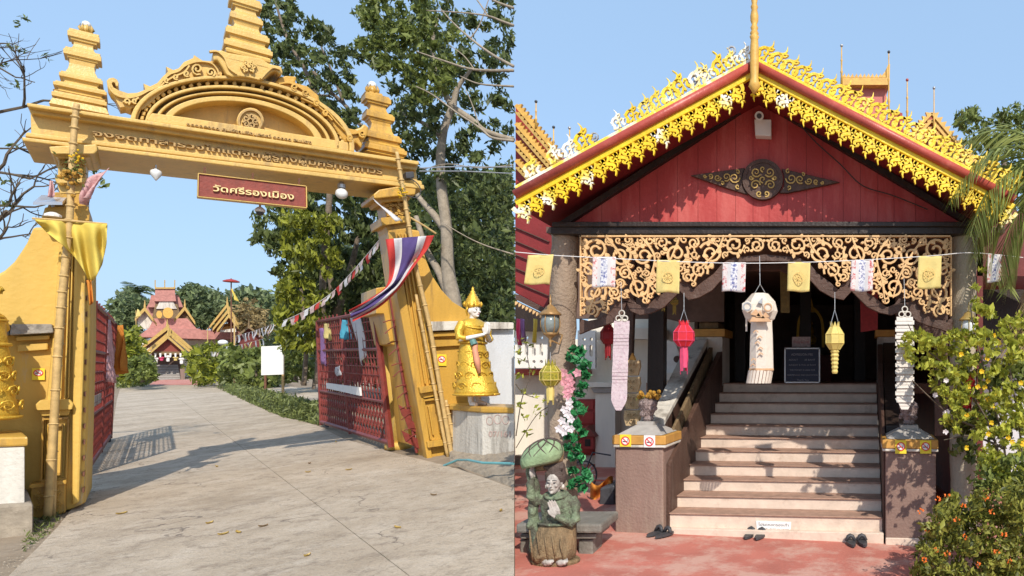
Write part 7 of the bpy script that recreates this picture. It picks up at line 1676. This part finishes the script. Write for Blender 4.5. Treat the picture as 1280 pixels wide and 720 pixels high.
t = thing('bicycle_wheel', FF.pxa(728, 612, -3), 'old bicycle leaning by the wall behind the garland post', 'bicycle')
c = FF.pxa(729, 594, -2.8); r = .17
mb = MB(); mb.tube([c + Vector((cos(g) * r, .25 * cos(g) * r, sin(g) * r * 1.15)) for g in [2 * pi * k / 24 for k in range(25)]], .012, 6); mb.build('tyre', DARKM, parent=t)
for k in range(8): mb = MB(); g = pi * k / 8; mb.tube([c + Vector((cos(g) * r, .25 * cos(g) * r, sin(g) * r * 1.15)), c - Vector((cos(g) * r, .25 * cos(g) * r, sin(g) * r * 1.15))], .003, 3); mb.build('spoke', STEEL, parent=t)
mb = MB(); mb.tube([c, c + Vector((.10, .1, .30)), c + Vector((.35, .1, .26))], .013, 6); mb.build('frame', DARKM, parent=t)
t = thing('pots', FF.pxa(750, 640, -1.4), 'blue basin and dark crates on the red paving behind the left pedestal', 'basin')
mb = MB(); mb.lathe(FF.pxa(752, 647, -1.35), [(.10, 0), (.13, .05), (.135, .06), (.12, .055)], 16); mb.build('basin', mat('blue_plastic', (.10, .20, .30), .4), parent=t, smooth=True)
mb = MB(); mb.tube([FF.pxa(x, y, -2.4) for x, y in ((718, 602), (740, 600), (768, 601))], .008, 5); mb.build('red_cord', REDT, label='thin red cord strung low in front of the ivory hall', cat='cord')

# ------------------------------------------------------------------ building parts to the right and roofs behind
hr = thing('grey_outbuilding', FF.at(2.4, 0, -3), 'pale blue-grey wall behind the climbing plant on the right', 'building')
mb = MB(); mb.prism([(1226, 425), (1420, 425), (1420, 600), (1226, 600)], -3.4, -3.0, FF, px=True); mb.build('wall', WALLW, parent=hr)
mb = MB(); mb.prism([(1216, 330), (1420, 330), (1420, 425), (1216, 425)], -3.3, -2.9, FF, px=True); mb.build('shutter', BEAM, parent=hr)
mb = MB(); mb.prism([(1218, 268), (1268, 262), (1420, 330), (1420, 345), (1218, 345)], -2.4, -1.2, FF, px=True); mb.build('eave', DARKR, parent=hr)
bgm = thing('main_hall_roofs', P(1100, 465, 15), 'distant tiered red temple roofs with gold ridges behind the porch', 'temple roof')
RF = Frame((0, 15, 0), 0)
def rp(name, m, pl, w0=-.5, w1=0.0, **kw): mb = MB(); mb.prism(pl, w0, w1, RF, px=True); return mb.build(name, m, parent=kw.pop('parent', bgm), **kw)
PINKR = mat('pink_red_boards', (.52, .16, .13), .7, .15, 3, streak=True)
rp('upper_roof', PINKR, [(1056, 105), (1108, 105), (1108, 150), (1140, 230), (1020, 230)], -1, -.2)
rp('ridge', RTRIM, [(1052, 97), (1112, 97), (1112, 106), (1052, 106)], -.6, 0)
rp('ridge', RTRIM, [(1100, 97), (1106, 90), (1110.5, 80), (1112.5, 80), (1112, 100)], -.4, -.1)
me = motif('ridge_flame', [(0, 0), (1, 0), (.8, .6), (.55, 1.1), (.4, .6), (.1, .4)], [], RTRIM, .085)
for k in range(11): put(me, 'ridge_flame', RF.pxa(1053 + k * 5, 97, -.1), 0, par=bgm)
rp('lower_roof', REDD, [(1112, 141), (1128, 141), (1133, 235), (1108, 235)], -1, -.3)
def pin(x, y0, y1, m, topb=DARKM, w=0.0):
    mb = MB(); s = RF.mpp(x, y0, w); q = RF.pxa(x, y1, w); H = (y1 - y0) * s; mb.lathe(q, [(1.6 * s, 0), (1.2 * s, H * .3), (1.9 * s, H * .34), (1.0 * s, H * .38), (1.0 * s, H * .6), (1.5 * s, H * .63), (.8 * s, H * .66), (.6 * s, H)], 8); f = mb.build('roof_finial', m, parent=bgm, smooth=True)
    mb = MB(); mb.ball(q + Vector((0, 0, H)), 2 * s, 8); mb.build('finial_bird', topb, parent=f, smooth=True)
pin(1052, 57, 107, RTRIM, SILV); pin(1111, 65, 158, RTRIM); pin(1134, 100, 160, RTRIM, REDT); pin(1167.5, 110, 215, RTRIM, SILV, .1)
def gfr(a, b, n, th, m, w):
    """strip of a gable edge with small teeth above it"""
    mb = MB(); pxribbon(mb, RF, [a, b], th, w - .12, w, 1)
    d = Vector((b[0] - a[0], b[1] - a[1])); L = d.length; d /= L; nr = Vector((d.y, -d.x)); nr = nr if nr.y < 0 else -nr
    for k in range(n):
        p = Vector(a) + (Vector(b) - Vector(a)) * ((k + .2) / n); s = L / n
        mb.prism([tuple(p + nr * th * .4), tuple(p + d * s * .9 + nr * th * .4), tuple(p + d * s * .5 + nr * (th * .5 + s * .75) + (0 * d if True else d))], w - .1, w - .02, RF, px=True)
    return mb.build('gable_edge', m, parent=bgm, kind='stuff')
rp('small_gable', REDT, [(1166, 142), (1139, 172), (1150, 250), (1240, 250), (1212, 196)], -.8, -.1)
for k in range(4):
    o = k * 9; gfr((1165, 141 + o), (1228 - k * 5, 215 + o * .4), 13, 3.2, RTRIM, .03 * (4 - k)); gfr((1165, 141 + o), (1138 + k * 3, 170 + o * .6), 6, 3.2, RTRIM, .03 * (4 - k))
# stepped gable at the left
rp('stepped_roof', REDD, [(644.5, 132), (700, 196), (705, 240), (644.5, 260)], -1.4, -.4)
for k in range(4):
    o = k * 23; gfr((644.5, 131 + o), (700 - k * 4, 196 + o * .72), 14, 4.6, RTRIM, .04 * k); gfr((644.5, 140 + o), (700 - k * 4, 205 + o * .72), 13, 2.2, GTRIM, .04 * k + .01)
pin(670, 127, 160, RTRIM); pin(692, 159, 205, RTRIM); pin(712, 160, 200, RTRIM, SILV, -.5)

# ------------------------------------------------------------------ carved woman under a leaf parasol
gp0 = R(694, 702); SB = Vector((gp0.x, gp0.y, gp0.z)); k_ = SB.y / FPX
L = loc(SB, radians(-90)); YX = lambda px_, py_, f=0.0: (f, (px_ - 694) * k_, (702 - py_) * k_)
wm = thing('carved_woman_statue', SB, 'painted wooden statue of a kneeling woman holding a green leaf parasol', 'statue')
mb = MB(); lrings(mb, L, [(0, .0, -.01, .15, .20), (0, 0, .015, .155, .205), (0, 0, .03, .14, .19)], 24); mb.build('plinth', BROWNS, parent=wm)
mb = MB(); lrings(mb, L, [(.0, -.015, .02, .14, .17), (.01, -.01, .07, .155, .185), (.015, .0, .15, .145, .18), (.01, .01, .22, .125, .168), (.0, .018, .29, .105, .155), (-.01, .02, .325, .085, .145)], 28)
for s_ in (1, -1): ltube(mb, L, [(-.02, s_ * .07, .12), (.10, s_ * .09, .10), (.15, s_ * .075 + .02, .05)], [.07, .075, .05], 12)
mb.build('wrapped_skirt', BROWNS, parent=wm, remesh=.011, smooth=True)
mb = MB()
for k in range(5): ltube(mb, L, [(.155 - .005 * k, -.15 + .06 * k, .30 - .02 * k), (.172, -.13 + .06 * k, .18), (.168, -.12 + .062 * k, .06)], [.006, .008, .006], 6)
mb.build('skirt_folds', BROWNS, parent=wm, smooth=True, kind='stuff')
mb = MB(); ltube(mb, L, [(cos(g) * .10, .018 + sin(g) * .152, .328) for g in [2 * pi * k / 24 for k in range(25)]], .012, 8); mb.build('beaded_belt', GREENS, parent=wm)
# torso and arms
mb = MB(); lrings(mb, L, [(-.01, .018, .31, .085, .135), (-.005, .018, .38, .085, .128), (.0, .016, .46, .085, .135), (-.005, .014, .52, .078, .14), (-.01, .010, .56, .06, .115), (-.012, .006, .585, .045, .06)], 24)
ltube(mb, L, [(-.01, .13, .53), (.0, .175, .46), (.03, .185, .36), (.07, .16, .335), (.115, .10, .38), (.13, .055, .415)], [.045, .045, .042, .038, .033, .026], 12)
ltube(mb, L, [(-.01, -.11, .54), (.02, -.155, .50), (.06, -.18, .56), (.07, -.175, .66), (.06, -.16, .72)], [.045, .042, .038, .032, .026], 12)
mb.build('blouse', GREENS, parent=wm, remesh=.009, smooth=True)
mb = MB(); ltube(mb, L, [(cos(g) * .07 + .01, .012 + sin(g) * .09, .56 - .02 * cos(g)) for g in [2 * pi * k / 20 for k in range(21)]], .014, 7); mb.build('collar', GREENS, parent=wm, smooth=True)
HC = (.02, .0, .665)
mb = MB(); head(mb, L, HC, .82); ltube(mb, L, [(-.01, .004, .55), (.0, .002, .60), (.01, 0, .63)], [.04, .036, .038], 10)
mb.build('head', FACEW, parent=wm, remesh=.0048, smooth=True); face_marks(L, HC, .82, wm, BROWNS)
mb = MB(); hand(mb, L, (.128, .065, .40), (.02, -.35, .95), (.9, .1, .1), .95, .25, thumb=-1); mb.build('hand', FACEW, parent=wm, remesh=.0042, smooth=True)
mb = MB(); hand(mb, L, (.06, -.16, .71), (.1, -.1, .9), (.2, .9, .1), .8, .8, thumb=1); mb.build('hand', FACEW, parent=wm, remesh=.0042, smooth=True)
mb = MB(); lball(mb, L, (-.018, 0, .705), .092, .088, .095, 20); lball(mb, L, (-.02, .0, .775), .075, .078, .075, 18)
for k in range(-4, 5): ltube(mb, L, [(.062 - abs(k) * .007, k * .018, .735), (.045, k * .019, .79), (-.01, k * .014, .845)], [.009, .011, .006], 6)
mb.build('hair', HAIRS, parent=wm, smooth=True, remesh=.006)
for s_ in (1, -1): mb = MB(); lball(mb, L, (.01, s_ * .068, .628), .014, .014, .02, 8); mb.build('earring', PLAST, parent=wm, smooth=True)
for s_, y_ in ((1, .075), (-1, -.04)):
    mb = MB(); ltube(mb, L, [(.09, y_ - .02, .03), (.15, y_ + .03, .035), (.175, y_ + .075, .045)], [.035, .032, .02], 10)
    for q in range(5): ltube(mb, L, [(.17 - q * .006, y_ + .06, .035 + q * .004), (.185 - q * .012, y_ + .095 - abs(q - 1) * .006, .05 + .004 * q)], [.010, .007], 6)
    mb.build('foot', FACEW, parent=wm, remesh=.005, smooth=True)
mb = MB(); ltube(mb, L, [YX(668, 700, -.02), YX(669, 670, -.01), YX(666, 640, .0), YX(669, 610, .0), YX(663, 590, .0), YX(664, 570, -.01)], [.055, .050, .042, .045, .040, .035], 12)
for k in range(7): c = YX(668 + 5 * sin(k * 2.1), 690 - k * 17, .035); lball(mb, L, c, .028, .030, .036, 8)
mb.build('stem', GREENS, parent=wm, remesh=.010, smooth=True)
mb = MB(); ltube(mb, L, [YX(664, 585, 0), YX(680, 583, .0), YX(699, 572, -.0), YX(703, 562, -.0)], [.035, .04, .045, .02], 10); mb.build('support_bough', BROWNS, parent=wm, smooth=True, remesh=.01)
# leaf parasol: cap with real crossing veins
CC = YX(679, 567, .02); tl = radians(-10)
def capP(a, v, o=0.0):
    r = .168 * sin(v); z = .135 * cos(v) + o; y = cos(a) * r; x = sin(a) * r * .8; yy = y * cos(tl) - z * sin(tl) * 1; zz = -y * sin(tl) + z * cos(tl)
    return L(CC[0] + x, CC[1] + y + z * .10, CC[2] + z - .02 + y * .22 + o * .2)
mb = MB(); mb.sheet(lambda s, v: capP(2 * pi * s, pi * .66 * v + .001), 32, 12); mb.build('leaf_canopy', mat('pale_moss_green', (.24, .33, .18), .8, .25, 14, stain=(.12, .16, .08), sscale=10, samt=.6, bump=.5), parent=wm, smooth=True, solid=.012)
mb = MB()
for k in range(9):
    for sg in (1, -1):
        mb.tube([capP(2 * pi * k / 9 + sg * 1.25 * t_, .12 + (pi * .56) * t_, .010) for t_ in [q / 9 for q in range(10)]], .0055, 5)
mb.tube([capP(2 * pi * q / 32, pi * .64, .003) for q in range(33)], .008, 6); mb.build('canopy_veins', HAIRS, parent=wm, kind='stuff')
# stone bench
bn = thing('stone_bench', R(700, 684), 'dark grey stone bench behind the carved woman', 'bench')
def bq(x, y, Y): return P(x, y, Y)
def slab(name, x0, x1, ytop, ybot, Yf, Yb, m, par, bev=.012):
    a = (x0 - PX) / FPX * Yf; b = (x1 - PX) / FPX * Yf; zt = CH - (ytop - PY) / FPX * Yf; zb = CH - (ybot - PY) / FPX * Yf; mb = MB(); mb.wbox(a, b, Yf, Yb, zb, zt); return mb.build(name, m, parent=par, bevel=bev)
slab('seat', 644.5, 752, 655, 667, 5.62, 6.15, BENCH, bn, .02); slab('seat_step', 650, 745, 667.2, 674, 5.68, 6.10, BENCH, bn); slab('leg', 723, 741, 674.2, 697, 5.72, 6.0, BENCH, bn); slab('leg', 650, 668, 674.2, 700, 5.72, 6.0, BENCH, bn)
slab('back_block', 647, 690, 560, 590, 6.9, 7.2, STONE, bn) if False else None

# ------------------------------------------------------------------ plants of the right view
random.seed(31)
def sprig(poly, n, Y0, Y1, r): return fill(poly, n, Y0, Y1, r)
ga = thing('plastic_garland', FF.pxa(720, 600, .1), 'garland of green plastic leaves and orchids wound on the left porch post', 'garland')
cl_ = []
for x, y in ((717, 436), (726, 440), (712, 446), (720, 450), (726, 462), (732, 470), (718, 466), (729, 482), (724, 492), (733, 455), (714, 500), (720, 505), (727, 512), (716, 518), (722, 530), (728, 540), (718, 548), (710, 545), (722, 560), (715, 570), (708, 560), (726, 572), (733, 590), (724, 600), (714, 606), (728, 610), (735, 598), (716, 588), (708, 528)): cl_.append((P(x, y, 6.2 - .05 * random.random()), .042))
leaf_mesh('leaves', clumps(cl_, 42), .062, LF_PL, parent=ga, aspect=.5)
def blossoms(parent, name, pts, r, m):
    for c in pts:
        mb = MB()
        for k in range(5):
            a = 2 * pi * k / 5 + c.x * 9; d = Vector((cos(a), -.35, sin(a))); s = Vector((-sin(a), 0, cos(a))); mb.add([c, c + d * r * .6 + s * r * .38, c + d * r, c + d * r * .6 - s * r * .38], [(0, 1, 2, 3)])
        mb.build(name, m, parent=parent)
blossoms(ga, 'orchid', [P(x, y, 6.0) for x, y in ((705, 466), (712, 472), (708, 480), (714, 486), (704, 476), (722, 466), (709, 489), (710, 494), (714, 478))], .045, PETAL_P)
blossoms(ga, 'orchid', [P(x, y, 6.0) for x, y in ((706, 512), (712, 508), (703, 526), (699, 536), (708, 532), (714, 524), (714, 536), (710, 518), (705, 540), (712, 502))], .042, PETAL_W)
t = thing('vine', R(660, 640), 'light green leafy vine sprigs left of the post under the lamp', 'vine')
mb = MB()
for pts in ([(645, 545), (652, 500), (662, 470), (658, 440)], [(645, 560), (670, 520), (690, 505), (700, 490)], [(644.5, 480), (655, 492), (672, 498)]): limb(mb, [P(x, y, 6.6) for x, y in pts], .006, .003, 4)
mb.build('stem', TWIG, parent=t)
leaf_mesh('leaves', clumps([(P(x, y, 6.6), .05) for x, y in ((650, 425), (660, 432), (652, 450), (664, 462), (650, 470), (655, 488), (668, 496), (682, 500), (693, 508), (672, 512), (686, 515), (650, 505), (655, 520), (661, 540), (690, 495), (700, 500), (648, 440), (675, 520))], 7), .055, LF_B, parent=t, minx=644)
# climbing plant with yellow blooms on the right post
cb = [(1128, 430), (1140, 412), (1160, 418), (1180, 410), (1214, 412), (1217, 352), (1228, 334), (1238, 350), (1240, 405), (1262, 395), (1292, 380), (1292, 600), (1255, 606), (1230, 590), (1222, 550), (1200, 548), (1176, 520), (1170, 480), (1142, 470), (1132, 450)]
t = thing('flowering_climber', R(1240, 640), 'bright yellow-green climbing plant with yellow blooms over the right post', 'climbing plant')
mb = MB()
for pts in ([(1265, 660), (1255, 560), (1235, 480), (1215, 400), (1216, 340)], [(1265, 660), (1240, 540), (1195, 470), (1150, 430), (1135, 405)], [(1280, 640), (1275, 540), (1262, 460), (1258, 400)], [(1240, 540), (1190, 520), (1140, 475)], [(1255, 560), (1215, 545), (1180, 550)]): limb(mb, [P(x, y, 5.75) for x, y in pts], .014, .004, 5)
mb.build('stems', TWIG, parent=t)
leaf_mesh('leaves', clumps(fill(cb, 270, 5.3, 5.9, 7), 18), .056, LF_B, parent=t, aspect=.55)
leaf_mesh('leaves', clumps(fill([(1168, 480), (1190, 440), (1292, 420), (1292, 605), (1240, 600), (1195, 560)], 90, 5.8, 6.2, 10), 20), .066, LF_M, parent=t, aspect=.55)
def blooms(parent, n, poly, Y0, Y1, r, m, seed):
    rd_ = random.Random(seed); out = []
    while len(out) < n:
        x, y = rd_.uniform(1130, 1285), rd_.uniform(330, 720)
        if in_poly(x, y, poly): out.append(P(x, y, rd_.uniform(Y0, Y1)))
    for c in out:
        mb = MB()
        for k in range(6):
            a = 2 * pi * k / 6 + rd_.random(); d = Vector((cos(a), -.5, sin(a))) ; s = Vector((-sin(a), 0, cos(a))); mb.add([c, c + d * r * .6 + s * r * .42, c + d * r, c + d * r * .6 - s * r * .42], [(0, 1, 2, 3)])
        mb.build('blossom', m, parent=parent)
blooms(t, 26, [(1175, 430), (1290, 400), (1290, 600), (1240, 600), (1185, 540)], 5.35, 5.6, .024, PETAL_Y, 1)
blooms(t, 5, [(1165, 480), (1185, 470), (1185, 560), (1175, 560)], 5.5, 5.6, .026, PETAL_W, 2)
t = thing('ixora_shrub', R(1215, 735), 'low dense shrub with orange flower heads at the bottom right corner', 'shrub')
ib = [(1146, 722), (1150, 690), (1160, 655), (1172, 630), (1190, 622), (1215, 622), (1240, 600), (1265, 600), (1300, 590), (1300, 760), (1150, 760)]
leaf_mesh('leaves', clumps(fill(ib, 420, 4.7, 5.5, 11), 26), .048, LF_I, parent=t, aspect=.45)
leaf_mesh('leaves', clumps(fill([(1225, 575), (1292, 565), (1292, 650), (1190, 650), (1215, 620)], 80, 5.2, 5.6, 10), 18), .055, LF_M, parent=t, aspect=.5)
rd_ = random.Random(6)
for x, y in ((1160, 662), (1171, 688), (1184, 692), (1206, 671), (1240, 640), (1204, 633), (1151, 639), (1172, 624), (1255, 668), (1184, 620), (1222, 706), (1262, 702), (1232, 622), (1196, 650), (1246, 690), (1155, 700)):
    mb = MB(); c = P(x, y, 4.75)
    for k in range(9): d = Vector((rd_.gauss(0, 1), rd_.gauss(-.4, .6), rd_.gauss(.2, .8))).normalized(); s = d.orthogonal().normalized(); q = c + d * .016; mb.add([q - s * .009, q + d * .012, q + s * .009, q - d * .006], [(0, 1, 2, 3)])
    mb.build('flower_head', PETAL_O, parent=t)
mb = MB(); mb.tube([R(1204, 640), P(1203, 600, R(1204, 640).y), P(1203, 556, R(1204, 640).y)], [.11, .105, .10], 14); mb.build('pale_post', TRUNKP, label='pale bare trunk stub standing between the climber and the orange-flowered shrub', cat='post')
# arching palm at the right edge
t = thing('palm_plant', Vector((2.5, 6.0, 0)), 'arching green palm fronds reaching in from the right edge', 'palm')
mb = MB(); C0 = P(1330, 236, 5.9)
for d, ln in (((-.85, -.1, .75), 1.3), ((-.55, -.1, 1.2), 1.5), ((-.75, -.2, 1.0), 1.35), ((-.3, .1, 1.3), 1.5), ((-.95, .1, .45), 1.2), ((-.9, -.1, .2), 1.2), ((-.8, .1, -.05), 1.1)): frond(mb, C0, d, ln, 20, .40, .022, 1.0)
mb.build('fronds', LF_PALM, parent=t)
mb = MB()
for d, ln in (((-.9, -.1, .2), .85), ((-.8, 0, -.1), .7), ((-.7, .1, .5), .9)): frond(mb, P(1320, 330, 6.0), d, ln, 16, .36, .016, 2.6)
mb.build('dry_fronds', LF_PALMD, parent=t)
mb = MB(); limb(mb, [Vector((2.55, 6.0, -.1)), Vector((2.45, 5.95, 1.4)), C0], .10, .07, 10); mb.build('trunk', BARK, parent=t, smooth=True)
t = tree('tree', P(1260, 470, 16), 'mid-green leafy tree behind the palm fronds at upper right', [([P(1262, 470, 16), P(1262, 300, 16), P(1255, 200, 16)], .2, .08)],
         fill([(1185, 152), (1200, 142), (1222, 136), (1236, 146), (1262, 135), (1300, 130), (1300, 330), (1235, 270), (1215, 215), (1192, 170)], 190, 14.5, 17.5, 8), 30, LF_M, .15, clip=1400)
